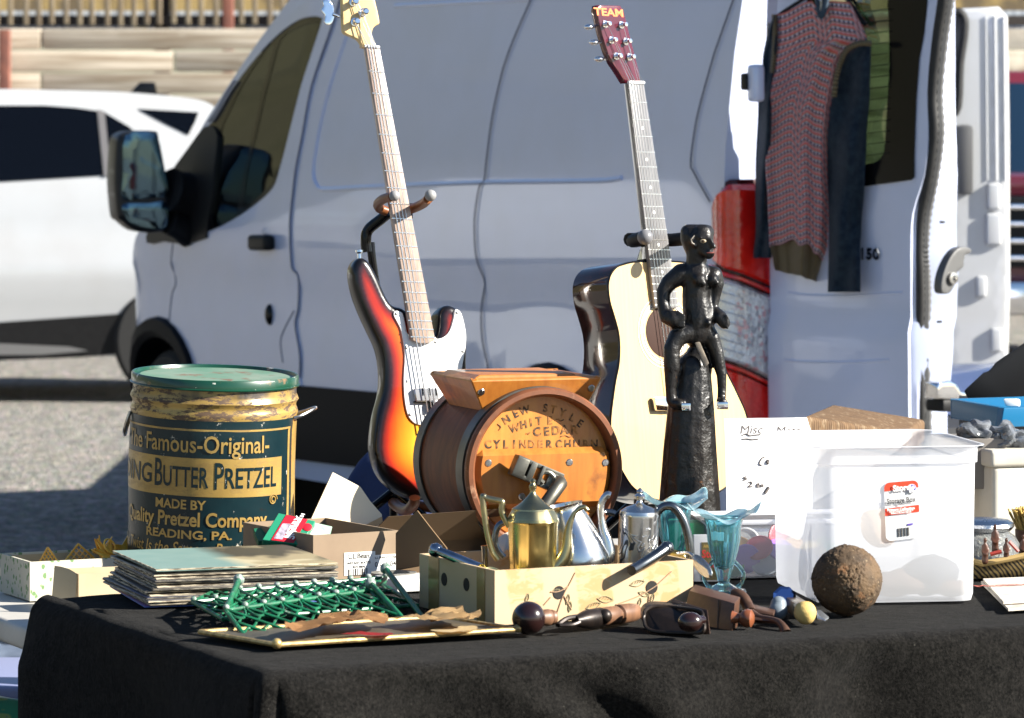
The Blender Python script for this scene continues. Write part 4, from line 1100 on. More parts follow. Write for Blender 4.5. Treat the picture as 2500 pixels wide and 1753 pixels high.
bm = pillow(AO, .100, .0015, .014); bm.transform(Matrix.Translation((0, 0, -.0025))); mk("body", bm, m_side, t, ang=50)
hc = cap([(1621, 811)], MAc)[0]
hole = [(hc[0] + .049 * math.cos(a * PI / 24), hc[1] + .049 * math.sin(a * PI / 24)) for a in range(48)]
m_spruce = mat("spruce_top", (.66, .45, .215), .32, col2=(.60, .40, .18), ns=3, stretch=(60, 2, 1), lo=.3, hi=.7, coat=.35)
cx_ = sum(p[0] for p in AO) / len(AO); cy_ = sum(p[1] for p in AO) / len(AO)
AI = [(cx_ + (x - cx_) * .987, cy_ + (y - cy_) * .99) for x, y in AO]
bm = pillow(AI, .0022, 0, .02); bm.transform(Matrix.Translation((0, 0, .0005))); top = mk("soundboard", bm, m_spruce, t)
bm = B(); lathe(bm, [(0, .0012), (.049, .0012), (.0495, .0010)], 48, Matrix.Translation((hc[0], hc[1], 0))); mk("soundhole", bm, mat("hole_dark", (.035, .012, .006), .8), top)
bm = B()
for r_, w_ in ((.0555, .0006), (.060, .0010), (.0635, .0006), (.070, .0007)): lathe(bm, [(r_ - w_, .0010), (r_ - w_, .0014), (r_ + w_, .0014), (r_ + w_, .0010)], 64, Matrix.Translation((hc[0], hc[1], 0)))
mk("rosette", bm, mat("rosette_white", (.80, .78, .72), .4), top)
bm = B(); lathe(bm, [(.0575, .0009), (.0575, .0012), (.0618, .0012), (.0618, .0009)], 64, Matrix.Translation((hc[0], hc[1], 0))); mk("rosette_ring", bm, mat("rosette_dark", (.10, .09, .10), .4), top)
bm = tube(B(), [(x, y, -.0005) for x, y in [(cx_ + (x - cx_) * .995, cy_ + (y - cy_) * .996) for x, y in AO]], .0022, 8, True); mk("binding", bm, m_blackgloss, t)
FA = cap([(1525.5, 205), (1563.5, 206), (1648, 752), (1591, 752)], MAc); a0, a1, b1, b0 = [Vec(p) for p in FA]; Z = .0105
m_fba = mat("pale_fretboard", (.22, .215, .22), .25, col2=(.13, .125, .125), ns=30, stretch=(1, .2, 1), spec=.9)  # glare on the board is painted in as a paler base
flat("fretboard", [tuple(p) for p in (a0, a1, b1, b0)], m_fba, t, .001, Z - .001, .001)
bm = B(); rows = []
for f in [i / 10 for i in range(11)]:
    l = a0 + (b0 - a0) * f * .78; r_ = a1 + (b1 - a1) * f * .78; dp = .018 + .006 * f + (.03 if f > .92 else 0)
    rows.append([bm.verts.new((l.x + (r_.x - l.x) * s, l.y + (r_.y - l.y) * s, .002 - dp * math.sin(PI * s) ** .6)) for s in [i / 8 for i in range(9)]])
for A_, B_ in zip(rows, rows[1:]):
    for i in range(8): bm.faces.new((A_[i], A_[i + 1], B_[i + 1], B_[i]))
mk("neck", bm, m_side, t)
bm = B(); LK = fret_u(19.4)
for k in range(1, 20):
    f = fret_u(k) / LK; l = a0 + (b0 - a0) * f; r_ = a1 + (b1 - a1) * f; tube(bm, [(l.x, l.y, Z), (r_.x, r_.y, Z)], .0011, 6)
mk_loose("fret", bm, m_fretw, t)
bm = B()
for k in (3, 5, 7, 9, 12, 15):
    f = (fret_u(k) + fret_u(k - 1)) / 2 / LK; l = a0 + (b0 - a0) * f; r_ = a1 + (b1 - a1) * f; m_ = (l + r_) / 2
    sph(bm, .0035, (m_.x, m_.y, Z), 1, 1, .2, seg=12)
mk_loose("fret_marker", bm, m_white, t)
bm = B(); l, r_ = a0 + (a0 - b0).normalized() * .002, a1 + (a1 - b1).normalized() * .002; tube(bm, [(l.x, l.y, Z), (r_.x, r_.y, Z)], .0036, 8); mk("nut", bm, m_white, t)
hs = [(1456, 13), (1512, 14), (1520, 25), (1535, 85), (1557, 170), (1562.5, 203), (1525, 203), (1512, 182), (1494, 155), (1482, 130), (1468, 85), (1454, 25)]
bm = pillow(cap(hs, MAc), .016, .0012, .012); bm.transform(Matrix.Translation((0, 0, .0025))); hd = mk("headstock", bm, mat("maroon_gloss", (.105, .008, .02), .2, col2=(.07, .006, .015), ns=20, coat=1), t)
b = text_bm("TEAM", .0205, 1.5, .0007, shear=-.05); x, y, _ = c3((1487, 31), MAc, .003); b.transform(Matrix.Translation((x, y, .0032)) @ Matrix.Rotation(R(-2), 4, 'Z')); mk("lettering", b, mat("orange_letters", (.8, .18, .04), .4), hd)
aposts = k2(1990, 157, 2030, 262, 2062, 367, 2096, 162, 2124, 270, 2148, 372)
for i, p in enumerate(aposts):
    x, y, _ = c3(p, MAc, .008); bm = B(); lathe(bm, [(.0075, .0025), (.0075, .0045), (.0042, .005), (.0032, .009), (.0042, .011), (.0042, .018), (0, .0185)], 16, Matrix.Translation((x, y, 0))); mk("tuner_post", bm, m_chrome, t)
for (a_, b_) in (((1948, 160), (1872, 178)), ((1965, 278), (1905, 278)), ((1990, 385), (1938, 388))):
    x1, y1, _ = c3(k2(*a_)[0], MAc, -.008); x2, y2, _ = c3(k2(*b_)[0], MAc, -.008); bm = B()
    tube(bm, [(x1, y1, -.008), (x2 + .006, y2, -.008)], .003, 8); sph(bm, .011, (x2, y2, -.008), 1.0, .55, .75, seg=14); mk("tuner_key", bm, m_chrome, t)
for i in range(6):
    f = (i + .5) / 6; n_ = a0 + (a1 - a0) * f; b_ = b0 + (b1 - b0) * (.1 + .8 * f); ext = (b_ - n_) * 1.62 + n_
    px_, py_, _ = c3(aposts[[2, 1, 0, 3, 4, 5][i]], MAc, .01)
    bm = tube(B(), [(px_, py_, .010), (n_.x, n_.y, Z + .003), (ext.x, ext.y, .012)], .0008 - .00008 * i, 5); mk("string", bm, m_string, t)
bpx = cap(crop(1560, 900, .2484)(106, 283, 262, 276, 560, 262, 566, 400, 250, 420, 128, 416), MAc)
bm = B(); prism(bm, [(x, y, .002) for x, y in bpx], (0, 0, .012), .003, 2); mk("bridge", bm, m_chrome, t)
t = thing("guitar_stand", "black stand with padded yoke behind the acoustic guitar neck", "guitar stand", Vec((MAc.translation.x - .02, 8.2, T2Z)))
wtube("yoke", [(1536, 585, 8.02), (1560, 584, 8.05), (1575, 584, 8.07), (1640, 586, 8.07), (1700, 578, 8.03), (1716, 572, 7.98)], .0135, m_black, t)
bm = B(); sph(bm, .0155, P(1575, 579, 7.97)); sph(bm, .014, P(1718, 570, 7.96)); mk_loose("yoke_tip", bm, mat("grey_tip2", (.16, .16, .17), .3), t, world=True)
wtube("yoke", [(1560, 586, 8.05), (1545, 588, 8.02), (1572, 580, 7.98)], .0135, m_black, t)
wtube("post", [(1600, 590, 8.09), (1560, 760, 8.16), (1560, 1000, 8.2), (1575, 1320, 8.22)], .0095, m_blackgloss, t)
wtube("cradle", [(1575, 1225, 8.2), (1560, 1240, 8.08), (1560, 1246, 7.95), (1560, 1232, 7.92)], .011, m_black, t)
wtube("cradle", [(1575, 1225, 8.2), (1700, 1240, 8.12), (1710, 1248, 7.98), (1710, 1236, 7.93)], .011, m_black, t)
for dx in (-.14, .18):
    bm = B(); p0 = P(1575, 1200, 8.21); tube(bm, [p0, Vec((p0.x + dx, p0.y - .08, T2Z + .012))], .009, 10); mk("leg", bm, m_blackgloss, t, world=True)
# ================================================================ carved black figure
z1 = crop(1560, 530, .2484); z2 = crop(1560, 900, .2484)
SD = 7.6; SB = Vec((P(1697, 0, SD).x, SD, T2Z))
t = thing("wooden_figure", "tall carved black wooden figure with hands on hips on a tapering column", "statue", SB)
def sp3(c, x, y, dy=0): U, V = c(x, y)[0]; return P(U, V, SD + dy * .000189) - SB     # dy in zoom pixels
u_ = .000189
bm = B()
def cps(c, pts, r):
    for (a, b_), (ra, rb) in zip(zip(pts, pts[1:]), zip(r, r[1:])): capsule(bm, a, b_, ra * u_, rb * u_, 14)
S = lambda x, y, d=0: sp3(z1, x, y, d)
S2 = lambda x, y, d=0: sp3(z2, x, y, d)
# column
cps(None, [S(575, 1360, 30), S(572, 1500, 20), S2(530, 0, 10), S2(510, 400, 0), S2(500, 800, 0), S2(497, 1300, 0), S2(497, 1920, 0)], [120, 150, 178, 235, 268, 305, 330])
# torso, belly, chest
cps(None, [S(570, 560, 0), S(560, 800, 0), S(590, 1000, -10), S(570, 1120, 10)], [135, 140, 160, 165])
cps(None, [S(575, 470), S(570, 560)], [95, 130])
sph(bm, 70 * u_, S(590, 615, -110), seg=16); sph(bm, 66 * u_, S(720, 620, -60), seg=16)
sph(bm, 28 * u_, S(640, 655, -150), seg=10); sph(bm, 26 * u_, S(765, 645, -110), seg=10)
sph(bm, 34 * u_, S(682, 1040, -150), seg=12)
cps(None, [S(560, 560, 30), S(420, 560, 10), S(300, 640, 0), S(240, 730, -10), S(240, 860, -40), S(270, 985, -80), S(350, 1010, -130)], [105, 108, 84, 70, 66, 70, 88])
cps(None, [S(620, 560, 40), S(735, 570, 30), S(765, 650, 30), S(755, 760, 20), S(738, 880, -10)], [100, 90, 76, 54, 40])
cps(None, [S(740, 905, -10), S(800, 985, -60), S(840, 1040, -80)], [44, 70, 62])
for k in range(4):  # fingers of both fists
    cps(None, [S(395, 955 + 38 * k, -190), S(445, 968 + 36 * k, -195)], [22, 17])
    cps(None, [S(850, 975 + 34 * k, -120), S(872, 988 + 34 * k, -130)], [19, 15])
cps(None, [S(300, 940, -150), S(390, 935, -170)], [26, 18])
# neck and head
cps(None, [S(560, 480, 10), S(575, 330, 0)], [100, 112])
cps(None, [S(540, 200, 20), S(560, 280, 20)], [138, 128])
cps(None, [S(620, 175, -40), S(650, 300, -70)], [112, 88])
cps(None, [S(640, 330, -90), S(685, 372, -120)], [62, 46])
cps(None, [S(700, 215, -150), S(738, 292, -170)], [16, 25])
cps(None, [S(690, 205, -140), S(600, 205, -150)], [14, 18])
cps(None, [S(690, 350, -150), S(735, 362, -160)], [19, 13]); cps(None, [S(690, 380, -145), S(730, 382, -150)], [18, 12])
cps(None, [S(540, 175, -118), S(522, 220, -130), S(545, 275, -122)], [18, 17, 20])
cps(None, [S(485, 150, 25), S(590, 140, 0), S(665, 150, -20)], [82, 84, 78])
# legs and feet
cps(None, [S(480, 1130, -60), S(375, 1180, -110), S(320, 1300, -150), S(325, 1480, -160), S2(318, 40, -160), S2(312, 200, -165), S2(316, 310, -165)], [110, 92, 84, 82, 72, 54, 52])
cps(None, [S2(330, 340, -165), S2(400, 350, -230)], [52, 50])
cps(None, [S(660, 1130, -20), S(725, 1200, -30), S(770, 1350, -40), S(800, 1500, -40), S2(812, 60, -50), S2(815, 200, -50), S2(812, 290, -60)], [100, 78, 66, 58, 52, 44, 44])
cps(None, [S2(805, 315, -80), S2(825, 330, -170)], [46, 46])
m_fig = mat("blackened_wood", (.006, .0058, .006), .36, col2=(.015, .013, .012), spec=.4, ns=26, bump=.8, bs=60, bd=.004, spots=((34, .66, .72, (.14, .062, .022)), (60, .70, .74, (.12, .11, .09))), coat=.08)
nt_ = m_fig.node_tree; vb = nt_.nodes.new('ShaderNodeTexVoronoi'); vb.inputs['Scale'].default_value = 55; tcn = nt_.nodes.new('ShaderNodeTexCoord'); mpn = nt_.nodes.new('ShaderNodeMapping'); mpn.inputs['Scale'].default_value = (1, 1, .45); nt_.links.new(tcn.outputs['Object'], mpn.inputs[0]); nt_.links.new(mpn.outputs[0], vb.inputs['Vector']); b2n = nt_.nodes.new('ShaderNodeBump'); b2n.inputs['Strength'].default_value = .3; b2n.inputs['Distance'].default_value = .006; nt_.links.new(vb.outputs['Distance'], b2n.inputs['Height']); b1n = [x for x in nt_.nodes if x.type == 'BUMP' and x is not b2n][0]; nt_.links.new(b2n.outputs[0], b1n.inputs['Normal'])
body = remeshed("body", bm, m_fig, t, .0026, smooth=4)
for v in body.data.vertices:          # flat carved crown and flat foot of the column
    zc = S(500, 72).z
    if v.co.z > zc: v.co.z = zc + (v.co.z - zc) * .15
    if v.co.z < 0: v.co.z = 0
bm = B(); sph(bm, 33 * u_, S(630, 236, -152), 1.0, .5, .62, seg=14); mk("eye", bm, mat("eye_ring", (.30, .25, .17), .5), t)
bm = B(); sph(bm, 15 * u_, S(632, 236, -170), 1, .5, .9, seg=12); mk("pupil", bm, mat("eye_brown", (.05, .028, .012), .4), t)
bm = B(); tube(bm, [S(668, 352, -165), S(705, 352, -186), S(742, 352, -186)], [5 * u_, 9 * u_, 6 * u_], 8); mk("lips", bm, mat("lip_paint", (.34, .10, .08), .5), t)
bm = B(); tube(bm, [S(545, 180, -138), S(512, 220, -150), S(520, 255, -150), S(560, 278, -140)], [5 * u_, 8 * u_, 9 * u_, 9 * u_], 8); mk("ear_paint", bm, mat("worn_paint", (.26, .23, .19), .6, col2=(.05, .045, .04), ns=120), t)
bm = B(); prism(bm, [S(548, 1235, -150), S(598, 1225, -150), S(690, 1440, -215), S(640, 1482, -212)], (0, .010, 0), .0025, 2); mk("apron_strip", bm, mat("pale_strip", (.24, .20, .15), .6, col2=(.10, .085, .07), ns=70), t)
for (x, y, w_) in ((462, 374, 92), (822, 362, 110)):
    bm = B(); box(bm, (w_ * u_, .012, 74 * u_), S2(x, y, -245 if x < 600 else -200), None, .002); mk("foot_plate", bm, m_chrome, t)

# ================================================================ striped knit vest with navy sleeves hanging on the rear door
SO = DP + DN * .085
swp = lambda U, V, o=0: PL(U, V, SO + DN * o, DN)
KB = swp(1960, 690)
t = thing("hanging_sweater", "striped knitted jumper with tan ribbing and navy sleeves hanging on the van door", "sweater", KB)
q = NT("knit_stripe"); uv = q.n("ShaderNodeUVMap"); sx = q.n("ShaderNodeSeparateXYZ"); q.l(uv.outputs[0], sx.inputs[0])
U_, V_ = sx.outputs[0], sx.outputs[1]
vv_ = q.math('ADD', V_, q.math('MULTIPLY', q.math('SUBTRACT', q.noise(6, None, 2), .5), .006))
rowf = q.math('FRACT', q.math('MULTIPLY', vv_, 31.0))
dots = q.math('GREATER_THAN', q.math('SINE', q.math('MULTIPLY', U_, 2 * PI * 19.0)), .0)
ca = q.ramp(rowf, [(0, (.92, .22, .19)), (.22, (.62, .50, .40)), (.36, (.13, .14, .28)), (.58, (.16, .07, .12)), (.70, (.55, .46, .38)), (.84, (.92, .36, .38))], 'CONSTANT')
cb = q.ramp(rowf, [(0, (.96, .28, .24)), (.22, (.72, .60, .50)), (.36, (.96, .88, .98)), (.58, (.60, .14, .16)), (.70, (.68, .58, .50)), (.84, (.98, .52, .56))], 'CONSTANT')
q.set(Base_Color=q.mix(dots, ca, cb), Roughness=.95, Sheen_Weight=.2, Specular_IOR_Level=.1)
q.bump(q.math('ADD', q.math('MULTIPLY', q.math('SINE', q.math('MULTIPLY', vv_, 2 * PI * 66)), .5), q.math('SINE', q.math('MULTIPLY', U_, 2 * PI * 42))), .35, .004)
m_knit = q.m
def lerpc(tab, v):
    if v <= tab[0][0]: return tab[0][1]
    for (a, fa), (b_, fb) in zip(tab, tab[1:]):
        if v <= b_: s = (v - a) / (b_ - a); s = s * s * (3 - 2 * s); return fa + (fb - fa) * s
    return tab[-1][1]
LE = [(-30, 1900), (34, 1897), (75, 1898), (168, 1889), (261, 1869), (335, 1867), (410, 1869), (484, 1874), (596, 1878), (640, 1886), (670, 1892)]
RE = [(-30, 2092), (7, 2097), (60, 2108), (100, 2117), (112, 2090), (130, 2062), (157, 2048), (238, 2034), (268, 2028), (335, 2023), (410, 2023), (484, 2027), (596, 2026), (640, 2014), (690, 2004)]
TOPV = [(0, 34), (.42, 3), (.47, 14), (.52, 42), (.58, 14), (.64, 2), (.88, 5), (1, 70)]
BOTV = [(0, 604), (.15, 598), (.4, 585), (.5, 600), (.62, 595), (.8, 620), (1, 640)]
def swfold(u, v):
    return (.016 * math.sin(u * 9 + 1 + v) + .010 * math.sin(u * 21 + 2.6 * v)) * (.25 + v) - .035 * abs(2 * u - 1) ** 2.2 + .012 * math.exp(-((u - .55 + .12 * v) / .10) ** 2) * v * 2
def bodyfn(u, v):
    Vv = lerpc(TOPV, u) + v * (lerpc(BOTV, u) - lerpc(TOPV, u))
    Vv += 6 * math.sin(u * 7 + 4 * v) * min(1, 3 * v) * (1 - v)
    l, r_ = lerpc(LE, Vv), lerpc(RE, Vv)
    return swp(l + (r_ - l) * u, Vv, swfold(u, v))
bm = grid(64, 110, bodyfn); bmesh.ops.solidify(bm, geom=bm.faces[:], thickness=.006); mk("knit_body", bm, m_knit, t, world=True, ang=180, recalc=False)
q = NT("tan_rib"); uv = q.n("ShaderNodeUVMap"); sx = q.n("ShaderNodeSeparateXYZ"); q.l(uv.outputs[0], sx.inputs[0])
wv = q.math('SINE', q.math('MULTIPLY', sx.outputs[0], 2 * PI * 26)); q.set(Base_Color=q.ramp(wv, [(.0, (.24, .18, .09)), (.7, (.44, .34, .18))]), Roughness=.95, Sheen_Weight=.2); q.bump(wv, .7, .006); m_rib = q.m
HB = [(0, 660), (.3, 668), (.5, 672), (.75, 682), (1, 690)]
def hemfn(u, v):
    a = lerpc(BOTV, u) - 3; Vv = a + v * (lerpc(HB, u) - a); l, r_ = lerpc(LE, Vv), lerpc(RE, Vv)
    return swp(l + 2 + (r_ - l - 4) * u, Vv, swfold(u, 1) - .012 * v + .010 * math.sin(u * 13 + 1) * (1 - v) - .01)
bm = grid(64, 14, hemfn); bmesh.ops.solidify(bm, geom=bm.faces[:], thickness=.006); mk("rib_hem", bm, m_rib, t, world=True, ang=180, recalc=False)
m_navy = mat("navy_knit", (.018, .032, .056), .95, col2=(.040, .064, .092), ns=50, sheen=.25, bump=.5, bs=160, bd=.004, spec=.1)
def sleeve(Lt, Rt, v0, v1, off, nm):
    def fn(u, v):
        Vv = v0 + (v1 - v0) * v; l, r_ = lerpc(Lt, Vv), lerpc(Rt, Vv)
        return swp(l + (r_ - l) * u, Vv, off + .03 * math.sin(PI * u) + .012 * math.sin(u * 8 + v * 7) + .009 * math.sin(u * 4 - v * 16))
    bm = grid(24, 50, fn); bmesh.ops.solidify(bm, geom=bm.faces[:], thickness=.01); return mk(nm, bm, m_navy, t, world=True, ang=180, recalc=False)
sleeve([(41, 1886), (75, 1872), (149, 1861), (261, 1850), (410, 1844), (559, 1843), (632, 1839)], [(41, 1900), (261, 1895), (410, 1895), (632, 1884)], 38, 630, -.045, "sleeve")
sleeve([(110, 2085), (157, 2046), (238, 2032), (268, 2026), (335, 2020), (410, 2020), (560, 2024), (712, 2021)], [(105, 2127), (224, 2124), (335, 2116), (447, 2111), (559, 2103), (606, 2100), (712, 2101)], 104, 713, -.03, "sleeve")
def trim(pts, w_, nm, off=.012):
    pc = crv(pts, 6, False); bm = B(); rows = []
    def fn(u, v):
        i = u * (len(pc) - 1); a = pc[min(int(i), len(pc) - 1)]; b_ = pc[min(int(i) + 1, len(pc) - 1)]; f = i - int(i)
        x, y = a[0] + (b_[0] - a[0]) * f, a[1] + (b_[1] - a[1]) * f; dx, dy = b_[0] - a[0], b_[1] - a[1]; L = math.hypot(dx, dy) or 1
        return swp(x - dy / L * w_ * (v - .5), y + dx / L * w_ * (v - .5), off + .010 * math.sin(PI * v))
    bm = grid(60, 6, fn); bmesh.ops.solidify(bm, geom=bm.faces[:], thickness=.006); return mk(nm, bm, m_rib, t, world=True, ang=180, recalc=False)
trim(k3(1255, 285, 1180, 285, 1100, 320, 1055, 400, 1025, 500, 1008, 640), 14, "armhole_trim", .006)
trim(k3(618, 95, 622, 200, 618, 330, 605, 480), 13, "armhole_trim", -.02)
bm = tube(B(), [swp(*p, .03) for p in crv(k3(905, -20, 915, 60, 925, 105, 945, 60, 960, -20), 5, False)], .010, 8); mk("collar", bm, m_navy, t, world=True)
bm = tube(B(), [swp(*p, .035) for p in crv(k3(928, 0, 925, 105), 5, False)], .004, 6); mk("zip", bm, m_steel, t, world=True)
bm = tube(B(), [swp(*p, -.05) for p in crv([(1902, 36), (1950, 5), (2010, -30), (2060, -10), (2112, 60)], 5, False)], .006, 8); mk("hanger", bm, m_black, t, world=True)

# ================================================================ pretzel tin
MTI = Matrix.Translation((-.5625, 7.6, T2Z - .004)) @ Matrix.Rotation(R(1.8), 4, 'Y') @ Matrix.Rotation(R(2.2), 4, 'X') @ Matrix.Diagonal((1.0133, 1.0133, 1.059, 1))
t = thing("pretzel_tin", "large dented green and gold pretzel tin with a green lid", "tin", MTI)
TR = .1515; TH = .374
q = NT("tin_gold"); v = q.coord((1, 1, 3.2)); vz = q.coord()
sx = q.n("ShaderNodeSeparateXYZ"); q.l(vz, sx.inputs[0]); zz = sx.outputs[2]
gold = q.mix(q.ramp(q.noise(9, vz, 5), [(.35, 0.), (.7, 1.)]), (.44, .29, .085), (.30, .19, .05))
wear = q.ramp(q.noise(30, v, 9, .75, .2), [(.49, 0.), (.54, 1.)])
wb = q.ramp(zz, [(.30, 0.), (.318, 1.)])
wl = q.math('MULTIPLY', wear, q.math('ADD', .22, q.math('MULTIPLY', wb, .78)))
gold = q.mix(wl, gold, q.mix(q.noise(60, vz, 3), (.035, .028, .022), (.14, .075, .035)))
top = q.ramp(zz, [(.352, 0.), (.360, 1.)]); gold = q.mix(q.math('MULTIPLY', top, q.ramp(q.noise(14, q.coord((1, 1, .3)), 6), [(.40, 1.), (.62, .1)])), gold, (.03, .022, .016))
q.set(Base_Color=gold, Roughness=q.math('ADD', .30, q.math('MULTIPLY', wl, .4)), Metallic=q.math('SUBTRACT', .25, q.math('MULTIPLY', wl, .25)))
q.bump(q.noise(12, vz, 5), .25, .004); m_tgold = q.m
q = NT("tin_green"); vz = q.coord()
c = q.mix(q.ramp(q.noise(7, vz, 5), [(.35, 0.), (.7, 1.)]), (.003, .013, .018), (.006, .023, .028))
scr = q.ramp(q.noise(48, q.coord((1, 1, .7)), 9, .75), [(.615, 0.), (.64, 1.)])
c = q.mix(scr, c, (.42, .40, .34)); c = q.mix(q.ramp(q.noise(20, q.coord((1, 1, 2)), 8, .7), [(.62, 0.), (.67, 1.)]), c, (.015, .014, .012))
q.set(Base_Color=c, Roughness=.3, Metallic=.0, Coat_Weight=.06, Specular_IOR_Level=.3); q.bump(q.noise(12, vz, 5), .25, .004); m_tgreen = q.m
dent = lambda a, z: 1 + .010 * math.sin(3 * a + 9 * z) * math.sin(z * 17) * (1 if z < .3 else .2) - .022 * math.exp(-((a - 4.25) / .25) ** 2 - ((z - .16) / .06) ** 2)
bm = B(); prof = [(0, .0), (TR * .97, 0), (TR, .006)] + [(TR, .006 + .312 * i / 30) for i in range(1, 31)] + [(TR * 1.0, .320), (TR * 1.012, .326), (TR * 1.0, .332), (TR * .985, .337), (TR * .99, .342), (TR * 1.015, .348), (TR * 1.0, .354), (TR * .985, .358), (TR * .985, TH)]
lathe(bm, prof, 96, None, dent); mk("body", bm, m_tgold, t)
def wrap(bm, zc, phi0=0.0, o=.0012):
    # map flat x (arc length) / y (height) onto the tin
    for v in bm.verts:
        a = v.co.x / TR + phi0; z = v.co.y + zc; aa = a - PI / 2; r_ = TR * dent(aa % (2 * PI), z) + o + v.co.z
        v.co = Vec((r_ * math.sin(a), -r_ * math.cos(a), z))
    return bm
def slices(bm, dx=.006, dy=None):
    xs = [v.co.x for v in bm.verts]; x = min(xs) + dx
    while x < max(xs):
        bmesh.ops.bisect_plane(bm, geom=bm.verts[:] + bm.edges[:] + bm.faces[:], plane_co=(x, 0, 0), plane_no=(1, 0, 0)); x += dx
    if dy:
        ys = [v.co.y for v in bm.verts]; y = min(ys) + dy
        while y < max(ys):
            bmesh.ops.bisect_plane(bm, geom=bm.verts[:] + bm.edges[:] + bm.faces[:], plane_co=(0, y, 0), plane_no=(0, 1, 0)); y += dy
    return bm
def panel(x0, x1, z0, z1, o, m, nm, par):
    bm = B(); f = bm.faces.new([bm.verts.new(p) for p in ((x0, z0, 0), (x1, z0, 0), (x1, z1, 0), (x0, z1, 0))]); slices(bm, .006, .010)
    return mk(nm, wrap(bm, 0, 0, o), m, par)
phi = lambda U: math.asin(max(-.999, min(.999, (U - 520) / 203.0))) * TR
zt = lambda V: (CZ - (V - VH) * 7.45e-4 - .696) / 1.059 + .0055
lab = panel(-TR * 1.72, phi(716), .008, zt(1027), .0006, m_tgreen, "green_label", t)
panel(-TR * 1.72, phi(709), zt(1052), zt(1047), .0012, m_tgold, "gold_line", lab)
panel(phi(707), phi(711), .008, zt(1047), .0012, m_tgold, "gold_line", lab)
panel(-TR * 1.70, phi(694), zt(1212), zt(1118), .0012, m_tgold, "banner", lab)
bm = tube(B(), [(phi(676) + .011 * (1 - s / 26) * math.cos(s * .55), zt(1222) + .010 * (1 - s / 30) * math.sin(s * .55), .0004) for s in range(22)], .0014, 6); mk("scroll", wrap(bm, 0), m_tgold, lab)
def ttext(s, Uc, Vc, size, sx=1, bold=0, m=None, shear=0, space=1, x1=None):
    b = text_bm(s, size, sx, bold, 'CENTER', shear, space); slices(b, .006)
    xs = [v.co.x for v in b.verts]; cx = (min(xs) + max(xs)) / 2; x0, xe = Uc
    sc_ = (phi(xe) - x0) / (max(xs) - min(xs))
    for v in b.verts: v.co.x = x0 + (v.co.x - min(xs)) * sc_
    return merge(B(), wrap(b, zt(Vc), 0, .0019))
XL = lambda deg: R(deg) * TR
mg = B()
merge(mg, ttext("The Famous-Original-", (XL(-74), 664), 1086, .042, 1, .0005))
merge(mg, ttext("MADE BY", (phi(397), 522), 1234, .0225, 1, .0005))
merge(mg, ttext("Quality Pretzel Company", (XL(-72), 664), 1270, .034, 1, .0008))
merge(mg, ttext("READING, PA.", (phi(377), 585), 1307, .020, 1, .0005))
merge(mg, ttext("The Twist Is the Same ~ But the Taste", (XL(-84), 690), 1341, .029, 1, .0002, None, .25))
mk("lettering", mg, m_tgold, lab)
mg = B()
for s, x0, x1, V, sz in (("READING", XL(-112), 385, 1166, .047), ("B", phi(393), 412, 1162, .068), ("UTTER", phi(414), 526, 1168, .050), ("P", phi(540), 562, 1164, .066), ("RETZEL", phi(565), 682, 1168, .050)):
    merge(mg, ttext(s, (x0, x1), V, sz, 1, .0006))
mk("banner_lettering", mg, m_tgreen, lab)
q = NT("lid_green"); vz = q.coord()
c = q.mix(q.ramp(q.noise(16, vz, 7, .7), [(.60, 0.), (.66, 1.)]), (.004, .048, .026), (.20, .11, .05)); c = q.mix(q.ramp(q.noise(50, vz, 6), [(.68, 0.), (.7, 1.)]), c, (.5, .52, .46))
sx = q.n("ShaderNodeSeparateXYZ"); q.l(vz, sx.inputs[0])
tp = q.ramp(sx.outputs[2], [(.3985, 1.), (.4005, 0.)]); 
q.set(Base_Color=c, Roughness=.32, Coat_Weight=.3); m_lidg = q.m
bm = B(); LR = .1528
lathe(bm, [(LR + .0018, TH - .003), (LR + .0025, TH - .001), (LR, TH + .0005), (LR, TH + .013), (LR - .002, TH + .0155), (LR - .005, TH + .015), (LR - .007, TH + .010), (LR - .05, TH + .0095), (0, TH + .011)], 96)
lid = mk("lid", bm, m_lidg, t)
bm = B(); lathe(bm, [(0, TH + .0118), (LR - .05, TH + .0103), (LR - .016, TH + .0107)], 80); mk("lid_top", bm, mat("worn_lid_top", (.22, .26, .20), .5, col2=(.10, .20, .13), ns=9, spots=((20, .55, .62, (.16, .09, .05)),)), lid)  # worn tin, with a pale reflection put into the top's colour
for sg in (1, -1):
    bm = tube(B(), crv([(sg * .148, -.035, .318), (sg * .162, -.03, .322), (sg * .182, -.004, .331), (sg * .183, .02, .331), (sg * .162, .04, .322), (sg * .148, .045, .318)] if sg > 0 else [(-.150, -.035, .32), (-.160, -.03, .29), (-.162, 0, .275), (-.160, .03, .29), (-.150, .04, .32)], 5, False), .0032, 8); mk("wire_handle", bm, m_steel, t)
